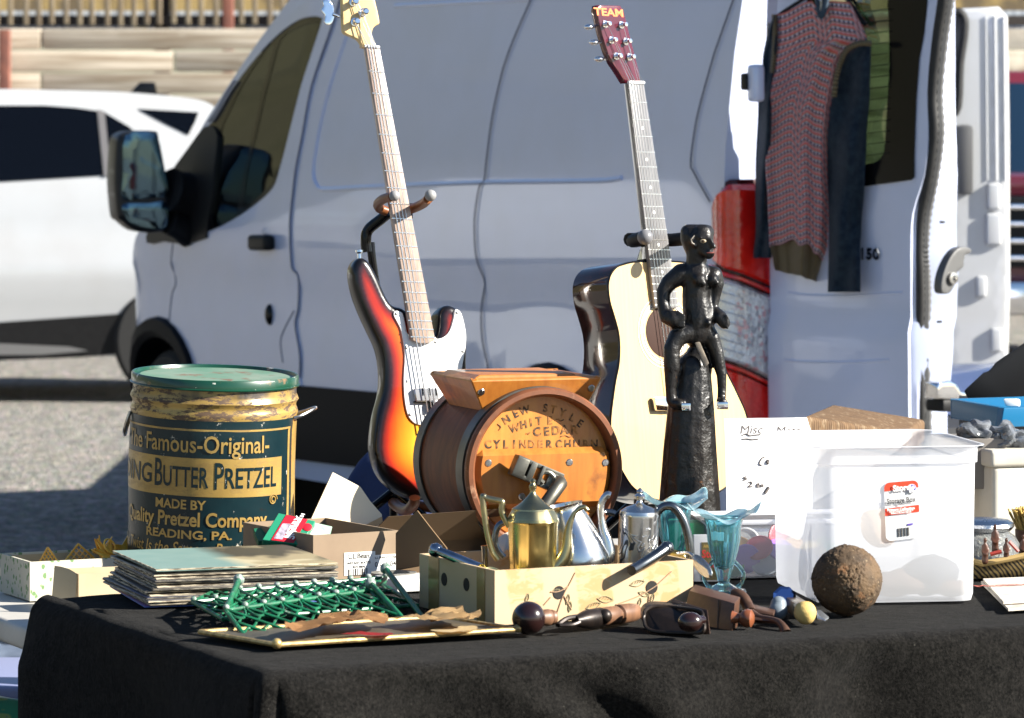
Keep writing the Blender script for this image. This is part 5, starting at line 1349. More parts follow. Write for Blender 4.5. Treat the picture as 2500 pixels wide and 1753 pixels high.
# ================================================================ records
O_ = G(396, 1400, .822) + Vec((-.012, 0, 0))
EX = Vec((.95, .312, 0)).normalized(); EY = Vec((-EX.y, EX.x, 0))
def rec_mat(i, cols):
    q = NT("record_sleeve"); v = q.coord()
    c = q.mix(q.ramp(q.noise(3 + i % 4, v, 3), [(.4, 0.), (.6, 1.)]), cols[0], cols[1])
    q.set(Base_Color=c, Roughness=.45); return q.m
def sleeve_rec(z, th, dx, dy, rot, m, label, group, edge_m):
    M = Matrix.Translation((O_.x, O_.y, z)) @ Matrix((EX, EY, Vec((0, 0, 1)))).transposed().to_4x4() @ Matrix.Translation((.157 + dx, .157 + dy, 0)) @ Matrix.Rotation(R(rot), 4, 'Z')
    bm = B(); box(bm, (.314, .314, th), (0, 0, th / 2), None, .0012, 1)
    for v in bm.verts: v.co.z += .0012 * math.sin(v.co.x * 17 + z * 900) 
    o = mk("record", bm, m, None); o.matrix_world = M; MW[o] = M
    tag(o, label, "record", group)
    bm = B(); box(bm, (.3145, .3145, th * .5), (0, 0, th * .5)); e = mk("spine", bm, edge_m, o)
    return o
paper_edge = mat("worn_sleeve_edge", (.58, .50, .36), .9, col2=(.09, .07, .05), ns=38, stretch=(1, 1, 7), lo=.42, hi=.58)
dark_edge = mat("dark_sleeve_edge", (.05, .045, .04), .8, col2=(.45, .40, .30), ns=40, stretch=(1, 1, 6), lo=.5, hi=.7)
cols = [((.03, .03, .035), (.10, .09, .08)), ((.22, .19, .14), (.05, .045, .04)), ((.30, .29, .26), (.12, .11, .12)), ((.05, .06, .12), (.02, .02, .03)), ((.10, .08, .11), (.30, .28, .25))]
mats_r = [rec_mat(i, c) for i, c in enumerate(cols)]
z = CT + .001; N_R = 13
for i in range(N_R):
    th = .0042
    if i == 0:
        sleeve_rec(z, .004, -.012, -.006, -2.0, rec_mat(3, ((.03, .06, .22), (.30, .03, .05))), "lowest record of the stack, its blue and red sleeve sticking out on the cloth", "records in the stack", mat("blue_edge", (.08, .14, .42), .6))
    else:
        sleeve_rec(z, th, rnd.uniform(-.013, .008) - (.008 if i < 6 else 0), rnd.uniform(-.008, .006), rnd.uniform(-2.2, 2.2), mats_r[i % 5], "record sleeve in the middle of the stack, only its worn edges showing", "records in the stack", paper_edge if i % 3 else dark_edge)
    z += th + .0004
q = NT("top_sleeve"); v = q.coord()
sx = q.n("ShaderNodeSeparateXYZ"); q.l(v, sx.inputs[0])
d = q.math('ADD', q.math('MULTIPLY', sx.outputs[0], 1.0), q.math('MULTIPLY', q.noise(9, v, 4), .05))
pic = q.mix(q.ramp(q.noise(6, q.coord((1, .5, 1)), 3), [(.45, 0.), (.54, 1.)]), (.055, .05, .035), (.30, .25, .15))
pic = q.mix(q.ramp(q.noise(5, q.coord((1, 1, 1), rot=(0, 0, .5)), 2), [(.56, 0.), (.60, 1.)]), pic, (.42, .37, .24))
q.set(Base_Color=q.mix(q.ramp(d, [(-.0, 0.), (.045, 1.)]), q.mix(q.noise(20, v, 6), (.13, .22, .20), (.20, .28, .25)), pic), Roughness=.6, Specular_IOR_Level=.2); 
sleeve_rec(z + .0003, .0052, 0, .0, .6, q.m, "topmost record of the stack with pale green and tan picture sleeve", "records in the stack", paper_edge)

# ================================================================ open boxes
def tray(bm, w_, d_, h, th=.004, M=None, flare=0):
    # open box, origin at the front-left bottom corner
    for (sx, sy, sz), c in (((w_, d_, th), (w_ / 2, d_ / 2, th / 2)), ((w_, th, h - th), (w_ / 2, th / 2, th + (h - th) / 2)), ((w_, th, h - th), (w_ / 2, d_ - th / 2, th + (h - th) / 2)),
                            ((th, d_ - 2 * th, h - th), (th / 2, d_ / 2, th + (h - th) / 2)), ((th, d_ - 2 * th, h - th), (w_ - th / 2, d_ / 2, th + (h - th) / 2))):
        box(bm, (sx, sy, sz), c, M)
    return bm
def fr2(p, ex, ez=(0, 0, 1)):
    ex = Vec(ex).normalized(); ey = Vec((-ex.y, ex.x, 0)); M = Matrix((ex, ey, Vec((0, 0, 1)))).transposed().to_4x4(); M.translation = Vec(p); return M
# floral box
FBm = fr2(G(73, 1468, T2Z + .003), (.90, .43, 0))
q = NT("floral_paper"); v = q.coord()
vo = q.n("ShaderNodeTexVoronoi"); vo.inputs["Scale"].default_value = 85; q.l(q.coord((1, 1, .75)), vo.inputs["Vector"])
lf = q.ramp(q.math('ADD', vo.outputs["Distance"], q.math('MULTIPLY', q.noise(130, v, 3), .55)), [(.55, 1.), (.62, 0.)])
q.set(Base_Color=q.mix(lf, q.mix(q.noise(30, v, 4), (.56, .53, .43), (.48, .44, .35)), (.14, .25, .10)), Roughness=.8); m_floral = q.m
t = thing("floral_box", "open white card box printed with green leaves, holding gold ornaments", "box", FBm)
bm = B(); tray(bm, .27, .17, .071, .005); mk("box", bm, m_floral, t, ang=20)
bm = B(); box(bm, (.258, .158, .001), (.135, .085, .0065)); box(bm, (.256, .001, .06), (.135, .1640, .037)); box(bm, (.001, .156, .06), (.2642, .085, .037)); mk("lining", bm, m_cardpale, t)
m_orn = mat("gold_ornament", (.95, .56, .09), .28, 0, col2=(.85, .36, .03), ns=30, trans=.0)
orn_lab = ["gold star ornament standing up in the floral box, nearest the record stack", "gold lattice ornament leaning at the middle of the floral box", "small gold lattice triangle at the left inside the floral box", "spiky amber flower ornament at the front of the floral box", "gold loop ornament sticking up highest from the floral box"]
def star(M, r, n, name, label):
    bm = B(); pts = []
    for k in range(2 * n):
        rr = r if k % 2 == 0 else r * .5; pts.append((rr * math.cos(PI * k / n), rr * math.sin(PI * k / n), 0))
    prism(bm, pts, (0, 0, .003), .0008, 1)
    for k in range(n): tube(bm, [(0, 0, .002), (r * .9 * math.cos(2 * PI * k / n), r * .9 * math.sin(2 * PI * k / n), .006)], .0016, 5)
    bm.transform(M); return solo(name, bm, m_orn, label, "ornament", "gold ornaments in the floral box")
fo = lambda x, y, z, rx=0, rz=0: FBm @ Matrix.Translation((x, y, z)) @ Matrix.Rotation(R(rz), 4, 'Z') @ Matrix.Rotation(R(rx), 4, 'X')
star(fo(.215, .08, .066, 70, 15), .042, 5, "ornament", orn_lab[0])
def lattice_tri(M, w_, h, label):
    bm = B(); a, b_, c = Vec((-w_ / 2, 0, 0)), Vec((w_ / 2, 0, 0)), Vec((0, h, 0))
    for p, q2 in ((a, b_), (b_, c), (c, a)): tube(bm, [p, q2], .0022, 6)
    for k in range(1, 7):
        f = k / 7; tube(bm, [a.lerp(b_, f), a.lerp(c, f)], .0012, 5); tube(bm, [a.lerp(b_, f), b_.lerp(c, 1 - f)], .0012, 5)
    bm.transform(M); return solo("ornament", bm, m_orn, label, "ornament", "gold ornaments in the floral box")
lattice_tri(fo(.14, .12, .045, 75, 5), .085, .042, orn_lab[1]); lattice_tri(fo(.075, .11, .045, 70, -8), .05, .04, orn_lab[2])
star(fo(.17, .045, .070, 45, 30), .044, 7, "ornament", orn_lab[3])
bm = B(); tube(bm, [(.012 * math.cos(a * .3), .014 * math.sin(a * .3), .02) for a in range(21)], .002, 6, True); 
for k in range(8): tube(bm, [(0, 0, -.012), (.03 * math.cos(k * .8), .03 * math.sin(k * .8), .004 + .008 * (k % 2))], [.004, .001], 5)
bm.transform(fo(.165, .065, .078, 60, 20)); solo("ornament", bm, m_orn, orn_lab[4], "ornament", "gold ornaments in the floral box")
# small kraft box with a cut flap
M = fr2((P(192, 0, 7.26).x, 7.26, T2Z + .002), (.93, .36, 0))
t = thing("small_card_box", "small beige card box with a cut flap between the floral box and the records", "box", M)
bm = B(); tray(bm, .13, .10, .068, .003); mk("box", bm, m_cardpale, t, ang=20)
FP = P(190, 1462, 7.255); fpl = [PL(*p, FP, Vec((-.35, -.93, .06)).normalized()) for p in k1(0, 0)[:0] + j1(360, 612, 400, 618, 450, 632, 490, 655, 505, 690, 492, 830, 340, 852, 345, 790)]
bm = B(); prism(bm, [MW[t].inverted() @ p for p in fpl], (.0, .003, 0)); mk("flap", bm, m_cardpale, t)

# carton with bulb packets
M = fr2(G(765, 1426, CT) + Vec((0, 0, .001)), (.86, .51, 0))
M.translation = Vec((-.347, 7.15, CT - .03))
t = thing("small_carton", "brown card carton with a white stock label, holding red and green packets", "box", M)
bm = B(); tray(bm, .17, .27, .116, .004); mk("carton", bm, mat("taupe_card", (.26, .19, .125), .85, col2=(.21, .15, .10), ns=9), t, ang=20)
bm = B(); box(bm, (.062, .0008, .04), (.092, -.0006, .062)); box(bm, (.056, .0008, .030), (.146, -.0008, .062)) if False else box(bm, (.05, .0008, .030), (.143, -.0008, .060)); lb = mk("stock_label", bm, m_white, t)
b = text_bm("L.L.Bean", .0125, 1, .0003); b.transform(Matrix.Translation((.090, -.0014, .075)) @ Matrix.Rotation(R(90), 4, 'X'))
for s, x, z_, h in (("INSTANT BOOTS", .090, .063, .006), ("SIZE MEN", .090, .056, .006), ("L.L. BEAN STOCK#", .143, .070, .005), ("0 C 1 04", .143, .058, .012)):
    b2 = text_bm(s, h, 1, .0002); b2.transform(Matrix.Translation((x, -.0014, z_)) @ Matrix.Rotation(R(90), 4, 'X')); merge(b, b2)
for k in range(9): box(b, (.0016 if k % 3 else .003, .0004, .012), (.070 + .0045 * k, -.0013, .047))
mk("lettering", b, m_ink, lb)
m_bulbg = mat("packet_green", (.02, .22, .12), .35); m_bulbr = mat("packet_red", (.45, .015, .03), .35)
def packet(label, pxq, n, dd, m, extra):
    P0 = P(*pxq[0], dd); nn = Vec(n).normalized(); pts = [PL(*p, P0, nn) for p in pxq]
    c = sum(pts, Vec((0, 0, 0))) / 4; tt = thing("bulb_packet", label, "packet", c, "bulb packets in the carton")
    bm = B(); prism(bm, pts, -nn * .016, .001, 1); mk("card", bm, m, tt, world=True)
    if extra:
        a, b_, c_, d_ = pts; e = lambda u, v: a.lerp(b_, u).lerp(d_.lerp(c_, u), v) + nn * .0008
        bm = B(); prism(bm, [e(.22, .02), e(.80, .02), e(.80, .98), e(.22, .98)], nn * .0006); mk("red_panel", bm, m_bulbr, tt, world=True)
        bm = B(); prism(bm, [e(.26, .35), e(.48, .3), e(.48, .92), e(.26, .92)], nn * .0012); mk("bulb_picture", bm, mat("bulb_photo", (.45, .40, .50), .3, col2=(.08, .06, .05), ns=90), tt, world=True)
        ex = (b_ - a).normalized(); ey = (a - d_).normalized()
        for s, u, v, h in (("FOR USE IN", .62, .2, .008), ("MERRY", .58, .42, .017), ("30", .66, .70, .02)):
            b2 = text_bm(s, h, 1, .0005); o_ = e(u, v) + nn * .0015; Mx = Matrix((ey, -ex, nn)).transposed().to_4x4(); Mx.translation = o_; b2.transform(Mx); mk("lettering", b2, m_white, tt, world=True)
        bm = B(); lathe(bm, [(0, .0004), (.008, .0003), (.0085, 0)], 20, Matrix.Translation(e(.90, .3)) @ Vec((0, 0, 1)).rotation_difference(nn).to_matrix().to_4x4()); mk("round_emblem", bm, m_bulbr, tt, world=True)
packet("green packet with a red panel and white lettering, lying slanted in the carton", [(680, 1252), (770, 1272), (735, 1330), (640, 1318)], (.1, -.75, .65), 7.24, m_bulbg, True)
packet("grey backed green packet turned away beside the red one in the carton", [(768, 1275), (812, 1285), (800, 1335), (738, 1325)], (.45, -.7, .5), 7.27, mat("packet_back", (.32, .35, .30), .5, col2=(.1, .25, .16), ns=60), False)
packet("dark green packet lying deepest at the left in the carton", [(618, 1290), (680, 1280), (700, 1315), (630, 1320)], (.0, -.5, .85), 7.32, mat("packet_dark", (.015, .13, .07), .35), False)
# cream card flap standing behind the carton
cp = k2(0, 0)[:0] + j2(45, 325, 195, 0, 300, 55, 375, 95, 440, 190, 515, 275, 525, 395, 360, 370)
P0 = P(850, 1240, 7.55); nn = Vec((.35, -.90, .2)).normalized(); pts = [PL(*p, P0, nn) for p in cp]
pts2 = [pts[0], pts[1], pts[2], pts[3]] 
bm = B(); prism(bm, pts, -nn * .004); solo("card_sheet", bm, mat("cream_card", (.78, .68, .50), .8), "bright cream card flap standing slanted behind the small carton", "card")
bm = B(); prism(bm, [PL(*p, P0 + nn * .004, nn) for p in j2(365, 368, 515, 290, 520, 330, 420, 376)], nn * .002); solo("card_fold", bm, m_card, "brown folded card edge at the foot of the cream card flap", "card")
bm = B(); FP2 = P(1000, 1340, 7.19); nn2 = Vec((-.55, -.80, .25)).normalized()
prism(bm, [PL(*p, FP2, nn2) for p in ((966, 1302), (1018, 1246), (1052, 1290), (1090, 1338), (1075, 1372), (966, 1392))], -nn2 * .004)
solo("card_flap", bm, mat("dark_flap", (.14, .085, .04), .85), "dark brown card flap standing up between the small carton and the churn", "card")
# dark carton under the churn side and blue bag behind the bass
M = fr2((P(880, 1330, 7.45).x, 7.45, T2Z + .002), (.88, .47, 0))
bm = B(); tray(bm, .30, .2, .10, .004); prism(bm, [(0, .0, .10), (.29, 0, .10), (.27, -.06, .16), (.03, -.055, .155)][::1], (0, .004, 0)); bm.transform(M)
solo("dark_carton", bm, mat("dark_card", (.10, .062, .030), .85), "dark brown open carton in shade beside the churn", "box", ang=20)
bm = B(); sph(bm, .10, (0, 0, .04), 1.2, .6, 1.0, seg=28); jitter(bm, .05, 7, 3); bm.transform(Matrix.Translation((P(950, 0, 8.42).x, 8.42, T2Z + .05)))
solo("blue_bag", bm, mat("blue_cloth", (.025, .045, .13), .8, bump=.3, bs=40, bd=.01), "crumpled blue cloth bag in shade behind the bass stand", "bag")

# ================================================================ green wire racks
m_wire = mat("green_wire", (.006, .15, .065), .35, col2=(.012, .07, .035), ns=60, spots=((90, .62, .70, (.35, .36, .32)),))
m_peg = mat("chipped_peg", (.40, .41, .40), .35, col2=(.06, .14, .09), ns=160)
def rack(Q1, Q2, label, base, n=8, posts_=True):
    t = thing("wire_rack", label, "rack", base, "green wire racks")
    def bil(Q, u, v): return Q[0].lerp(Q[1], u).lerp(Q[3].lerp(Q[2], u), v)
    def lat(Q, r=.0023):
        bm = B(); nrm = (Q[1] - Q[0]).cross(Q[3] - Q[0]).normalized()
        for k in range(-2, n + 1):
            u0, u1 = k / n, (k + 2.2) / n
            for fl in (0, 1):
                pts = []
                for i in range(9):
                    s = i / 8; u = u0 + (u1 - u0) * s; v = s if not fl else 1 - s
                    if 0 <= u <= 1: pts.append(bil(Q, u, v) + nrm * (.0022 if fl else -.0022))
                if len(pts) > 1: tube(bm, pts, r, 6)
        for k in range(n):
            tube(bm, [bil(Q, (k + .06 + .88 * (.5 - .5 * math.cos(PI * i / 10))) / n, 1 - .30 * math.sin(PI * i / 10)) for i in range(11)], r, 6)
        for k in range(n):
            tube(bm, [bil(Q, (k + .06 + .88 * (.5 - .5 * math.cos(PI * i / 10))) / n, .34 * math.sin(PI * i / 10)) for i in range(11)], r, 6)
        return bm
    def rod(a, b_, r=.0038): return tube(B(), [a, b_], r, 8)
    for Q in (Q1, Q2): mk("lattice", lat(Q), m_wire, t, world=True)
    for a, b_ in ((Q1[0], Q1[1]), (Q1[3], Q1[2]), (Q2[0], Q2[1]), (Q1[0], Q1[3]), (Q1[1], Q1[2]), (Q2[0], Q2[3]), (Q2[1], Q2[2])):
        mk("rod", rod(a, b_), m_wire, t, world=True)
    bm = B()
    for Q in (Q1, Q2):
        for k in range(n + 1):
            p = bil(Q, min(1, (k + .05) / n), 0); sph(bm, .0050, p + Vec((0, 0, .005)), 1.1, 1, .9, seg=10)
    mk_loose("peg", bm, m_peg, t, world=True)
    if posts_:
        for p, q2 in (((Q2[0] + Vec((0, 0, .018))) , Q1[0]), (Q2[1] + Vec((.0, 0, .016)), Q1[2] + Vec((.03, .03, 0))), (Q1[1] + Vec((0, 0, .012)), Q1[2] + Vec((0, 0, .0)))):
            bm = tube(B(), [p, q2], .0048, 10); mk("post", bm, m_wire, t, world=True)
            bm = B(); sph(bm, .0095, p, seg=14); mk("ball_end", bm, m_peg, t, world=True)
    return t
zr = .004
Q1 = [P(550, 1490, 6.47), P(904, 1441, 6.74), G(985, 1513, CT + zr), G(600, 1556, CT + zr)]
Q2 = [P(583, 1442, 6.67), P(941, 1411, 6.86), P(904, 1441, 6.74), P(550, 1490, 6.47)]
rack(Q1, Q2, "green wire rack with diamond lattice lying on the gold edged panel, nearest the front", Vec((Q1[3].x + .1, Q1[3].y + .1, CT)))
o3 = Vec((-.10, .10, -.008))
Q3 = [G(470, 1470, CT + .022), P(930, 1425, 6.95), G(1018, 1478, CT + .008), G(545, 1512, CT + .008)]
Q4 = [G(520, 1445, CT + .022), G(940, 1420, CT + .022), Q3[1].copy(), Q3[0].copy()]
rack(Q3, Q4, "second green wire rack, flat and half hidden beneath the first", Vec((Q3[3].x + .1, Q3[3].y + .1, CT)), 9, False)
# gold edged panel
p0, p1, p2 = G(676, 1581, CT + .004), G(488, 1549, CT + .006), G(1265, 1543, CT + .006)
p3 = p1 + (p2 - p0)
t = thing("gilt_panel", "flat dark panel with a thin gilt edge lying under the wire rack", "picture frame", Vec((p0.x, p0.y, CT)))
bm = B(); prism(bm, [p0, p2, p3, p1], (0, 0, .004)); mk("panel", bm, mat("panel_dark", (.10, .085, .06), .5, col2=(.045, .04, .03), ns=25), t, world=True)
m_gilt = mat("gilt", (.66, .47, .18), .35, .6, col2=(.30, .20, .09), ns=80)
for a, b_ in ((p0, p1), (p0, p2), (p1, p3), (p2, p3)):
    bm = tube(B(), [a + Vec((0, 0, .004)), b_ + Vec((0, 0, .004))], .0042, 8); mk("gilt_edge", bm, m_gilt, t, world=True)
bm = B(); sph(bm, .0085, p0 + Vec((0, 0, .006)), seg=12); sph(bm, .007, p2 + Vec((0, 0, .006)), seg=12); mk_loose("corner_knob", bm, m_gilt, t, world=True)
# scraps of brown paper
def scrap(px, zs, m, label, amp=.006):
    pts = [G(*p, CT + zs) for p in px]; c = sum(pts, Vec((0, 0, 0))) / len(pts)
    out = crv([((p - c).x, (p - c).y) for p in pts], 3); v2, fs, L = cdt(out, (), .012); bm = B()
    vs = [bm.verts.new((x, y, amp * (1.2 + mnoise.noise(Vec((x * 22, y * 22, zs * 90)))) + amp * .9 * abs(mnoise.noise(Vec((x * 45, y * 45, 3)))))) for x, y in v2]
    for f in fs: bm.faces.new([vs[i] for i in f])
    bmesh.ops.solidify(bm, geom=bm.faces[:], thickness=.0012); bm.transform(Matrix.Translation(c))
    return solo("paper_scrap", bm, m, label, "paper", "scraps of brown paper on the gilt panel", ang=20)
m_kraft = mat("brown_paper", (.44, .24, .10), .75, col2=(.30, .15, .06), ns=20); m_kraft2 = mat("tan_paper", (.58, .40, .20), .75, col2=(.42, .27, .12), ns=18)
scrap(crop(440, 1360, .2787)(920, 690, 1000, 640, 1200, 600, 1260, 560, 1500, 570, 1800, 570, 1780, 640, 1500, 660, 1200, 700), .016, m_kraft, "long crumpled brown paper scrap on the gilt panel below the rack", .011)
scrap(crop(440, 1360, .2787)(1800, 590, 2050, 560, 2290, 530, 2296, 610, 2200, 630, 2000, 600), .016, m_kraft2, "tan paper scrap lying at the right beside the dark wooden ball", .009)
scrap(j2(850, 960, 1020, 940, 1075, 965, 1160, 975, 1150, 1010, 1000, 1020, 840, 1010), .018, m_kraft2, "rolled tan paper scrap under the right end of the wire rack", .010)
scrap(j2(845, 1050, 1110, 1020, 1120, 1050, 900, 1065), .010, mat("cream_paper", (.66, .52, .30), .7), "narrow cream paper strip along the front edge of the gilt panel", .003)
scrap(j2(250, 1075, 380, 1062, 570, 1068, 560, 1082, 300, 1082), .012, mat("red_paper", (.42, .03, .035), .6), "thin red paper strip under the brown paper", .003)
# roll of tape
bm = B(); lathe(bm, [(.028, 0), (.040, 0), (.040, .022), (.028, .022)], 36, Matrix.Translation(G(962, 1428, CT)) , closed=True); solo("tape_roll", bm, mat("grey_tape", (.20, .19, .17), .5), "grey roll of tape lying between the wire rack and the produce box", "tape")
bm = B(); box(bm, (.09, .10, .02), (0, 0, .01), fr2(G(1000, 1436, CT), (.9, .42, 0)), .002); solo("white_block", bm, m_white, "flat white card box lying behind the end of the wire rack", "box")
# ================================================================ produce box with silverware
CB = G(1208, 1527, CT); CBM = fr2(CB, (.898, .44, 0))
t = thing("produce_box", "cardboard produce box taped and printed with leafy branches, full of silverware", "box", CBM)
BW, BD, BH = .362, .288, .088
q = NT("produce_card"); v = q.coord()
sx = q.n("ShaderNodeSeparateXYZ"); q.l(v, sx.inputs[0])
c = q.mix(q.noise(10, v, 5), (.56, .43, .27), (.46, .33, .19))
st = q.ramp(q.math('PINGPONG', q.math('ADD', sx.outputs[0], q.math('MULTIPLY', sx.outputs[2], .12)), .062), [(.028, 0.), (.030, 1.)])
pt = q.ramp(q.noise(24, q.coord((1, 1, 2)), 6, .6, 1.5), [(.47, 0.), (.56, 1.)])
c = q.mix(q.math('MULTIPLY', q.math('MULTIPLY', st, pt), .5), c, (.46, .24, .07))
q.set(Base_Color=c, Roughness=q.math('SUBTRACT', .8, q.math('MULTIPLY', st, .5))); m_prod = q.m
bm = B(); tray(bm, BW, BD, BH, .005); mk("box", bm, m_prod, t, ang=20)
bm = B()
for x, z in ((.115, .047), (.285, .047)): lathe(bm, [(.0, 0), (.0105, 0), (.0108, -.001)], 20, Matrix.Translation((x, -.0012, z)) @ Matrix.Rotation(R(90), 4, 'X'))
for y, z in ((.105, .055), (.19, .055)): lathe(bm, [(.0, 0), (.0105, 0), (.0108, -.001)], 20, Matrix.Translation((-.0012, y, z)) @ Matrix.Rotation(R(-90), 4, 'Y'))
mk_loose("vent_hole", bm, mat("hole", (.012, .010, .009), .8), t)
bm = B()
def bx(px): p = PL(*jp(*px)[0], CB, -(CBM.to_3x3() @ Vec((0, 1, 0)))); q_ = CBM.inverted() @ p; return Vec((q_.x, -.0009, q_.z))
for pts in (((1010, 910), (960, 1010), (900, 1120), (840, 1290)), ((940, 1040), (860, 1085), (780, 1090)), ((900, 1120), (930, 1180), (975, 1260)), ((1910, 900), (1800, 1000), (1740, 1050), (1600, 1130), (1390, 1210)), ((1700, 1110), (1690, 1220)), ((720, 1210), (780, 1140))):
    tube(bm, [bx(p) for p in crv(list(pts), 5, False)], .0010, 5)
mk("printed_branch", bm, mat("branch_ink", (.36, .22, .13), .8), t)
bm = B()
for (x, y, r_, a) in ((830, 1080, 42, 10), (940, 1160, 50, 75), (560, 1150, 45, 70), (1590, 1010, 80, 10), (1650, 1110, 60, -20), (1730, 1150, 50, 70), (1290, 1160, 85, -8), (1180, 1220, 80, 15), (1610, 1190, 45, 70), (960, 1230, 50, 80)):
    c = bx((x, y)); s = r_ * .2613 * 6.6e-4
    for k in range(2):
        tube(bm, [c + Vec((s * (2 * i / 10 - 1) * math.cos(R(a)) - (1 if k else -1) * s * .35 * math.sin(PI * i / 10) * math.sin(R(a)), 0, s * (2 * i / 10 - 1) * math.sin(R(a)) + (1 if k else -1) * s * .35 * math.sin(PI * i / 10) * math.cos(R(a)))) for i in range(11)], .0007, 4)
    for k in range(5):
        u = -.7 + .35 * k; tube(bm, [c + Vec((s * u * math.cos(R(a)), 0, s * u * math.sin(R(a)))), c + Vec((s * (u + .25) * math.cos(R(a)) - s * .25 * math.sin(R(a)), 0, s * (u + .25) * math.sin(R(a)) + s * .25 * math.cos(R(a))))], .0005, 4)
mk("printed_leaf", bm, mat("leaf_ink", (.29, .25, .14), .8), t)
bm = B(); box(bm, (.0006, .04, BH), (-.0009, .23, BH / 2)); box(bm, (.0006, .03, BH), (-.0009, .05, BH / 2)); mk_loose("packing_tape", bm, mat("brown_tape", (.30, .20, .08), .15), t)
bm = B()
b2 = text_bm("PRODUCE", .012, 1); b2.free()
bm.free()
# --- metal ware
m_gold = mat("gilt_silver", (.74, .60, .25), .16, 1, col2=(.60, .50, .22), ns=14, rough2=.32)
m_goldd = mat("tarnished_gilt", (.52, .44, .22), .28, 1, col2=(.30, .27, .17), ns=20)
m_silver = mat("silver", (.76, .75, .73), .12, 1, col2=(.60, .58, .55), ns=16, rough2=.28, bump=.06, bs=40, bd=.001)
m_silverd = mat("tarnished_silver", (.22, .23, .24), .25, 1, col2=(.12, .13, .14), ns=20)
pot = lambda U, d, z=CT + .006: Vec((P(U, 0, d).x, d, z))
# gilt pot
D1 = 6.72; b0_ = pot(1301, D1); mpx = D1 / F
t = thing("coffee_pot", "gilt fluted coffee pot with an angular handle, nearest in the produce box", "coffee pot", b0_)
hz = lambda V: CZ - (V - VH) * mpx - b0_.z
zb = hz(1272)
flute = lambda a, z: 1 + .035 * abs(math.cos(4 * a)) - .02
bm = B(); lathe(bm, [(0, 0), (.034, 0), (.036, .006), (.0365, .02), (.0385, zb * .6), (.0405, zb - .004), (.0425, zb), (.0405, zb + .004)], 64, None, flute); mk("body", bm, m_gold, t)
zs = zb + .004; bm = B(); lathe(bm, [(.0405, zs), (.039, zs + .005), (.034, zs + .014), (.0325, hz(1247)), (.034, hz(1245)), (.0335, hz(1241)), (.028, hz(1236)), (.019, hz(1226)), (.011, hz(1214)), (.0055, hz(1205)), (.0045, hz(1198)), (.006, hz(1192)), (.0065, hz(1186)), (.0045, hz(1183)), (.004, hz(1178)), (.0055, hz(1175)), (.003, hz(1170)), (0, hz(1167))], 48, None, lambda a, z: 1 + .02 * math.cos(8 * a) * (z < hz(1236))); mk("lid", bm, m_goldd, t)
hp = lambda U, V, dy=0: P(U, V, D1 + dy) - b0_
bm = tube(B(), crv([tuple(hp(*p)) for p in jp(395, 480, 350, 400, 325, 330, 330, 255, 300, 240, 180, 215, 150, 195, 148, 240, 165, 380, 190, 540, 235, 700, 290, 790)], 4, False), .0052, 10); mk("handle", bm, m_goldd, t)
sp_ = crv([tuple(hp(*p)) for p in jp(830, 860, 890, 790, 930, 680, 945, 520, 985, 390, 1040, 320, 1095, 300, 1125, 330)], 4, False)
bm = tube(B(), sp_, [.0145 - .0105 * min(1, i / (len(sp_) * .55)) for i in range(len(sp_))], 12); mk("spout", bm, m_goldd, t)
# tilted silver pitcher
D2 = 6.84; b0_ = pot(1385, D2); 
t = thing("coffee_pot", "lidless silver pot leaning over behind the gilt pot in the produce box", "coffee pot", b0_)
hp = lambda U, V, dy=0: P(U, V, D2 + dy) - b0_
bc, tc = hp(1412, 1410), hp(1374, 1232); ax = (tc - bc).normalized(); L_ = (tc - bc).length
Mx = Matrix.Translation(bc) @ Vec((0, 0, 1)).rotation_difference(ax).to_matrix().to_4x4()
bm = B(); lathe(bm, [(0, 0), (.050, 0), (.058, .012), (.060, .03), (.054, .055), (.043, .085), (.033, L_ - .012), (.0315, L_ - .004), (.0335, L_), (.031, L_), (.029, L_ - .01), (.028, L_ - .04), (0, L_ - .06)], 56, Mx); mk("body", bm, m_silver, t)
bm = tube(B(), crv([tuple(hp(*p)) for p in jp(1180, 830, 1270, 810, 1320, 740, 1310, 620, 1275, 520, 1255, 400, 1250, 300, 1270, 230, 1310, 185, 1340, 190)], 4, False), [.020 - .014 * min(1, (i / 20) ** .7) for i in range(37)], 14); mk("spout", bm, m_silverd if False else m_silver, t)
bm = tube(B(), crv([tuple(hp(*p)) for p in jp(345, 445, 300, 470, 268, 540, 265, 640, 300, 720, 345, 770)], 4, False), .0058, 10); mk("handle", bm, m_silverd, t)
# engraved pot
D3 = 6.86; b0_ = pot(1553, D3); mpx = D3 / F; hz = lambda V: CZ - (V - VH) * mpx - b0_.z
t = thing("coffee_pot", "engraved cylindrical silver pot with a big dark loop handle in the produce box", "coffee pot", b0_)
hp = lambda U, V, dy=0: P(U, V, D3 + dy) - b0_
q = NT("engraved_silver"); v = q.coord()
eng = q.math('SINE', q.math('MULTIPLY', q.noise(14, v, 2, .5, 1.5), 70)); msk = q.ramp(q.noise(10, v, 2), [(.34, 0.), (.40, 1.)])
ln = q.math('MULTIPLY', q.ramp(eng, [(.25, 0.), (.6, 1.)]), msk)
q.set(Base_Color=q.mix(ln, (.55, .55, .55), (.05, .055, .06)), Metallic=q.math('SUBTRACT', 1.0, q.math('MULTIPLY', ln, .8)), Roughness=.22); q.bump(ln, .5, .001); m_eng = q.m
Mx = Matrix.Rotation(R(2), 4, 'Y')
bm = B(); lathe(bm, [(0, 0), (.036, 0), (.037, .01), (.0345, .05), (.033, hz(1262)), (.0335, hz(1256)), (.0325, hz(1252))], 56, Mx @ Matrix.Translation((-.0, 0, 0))); mk("body", bm, m_eng, t)
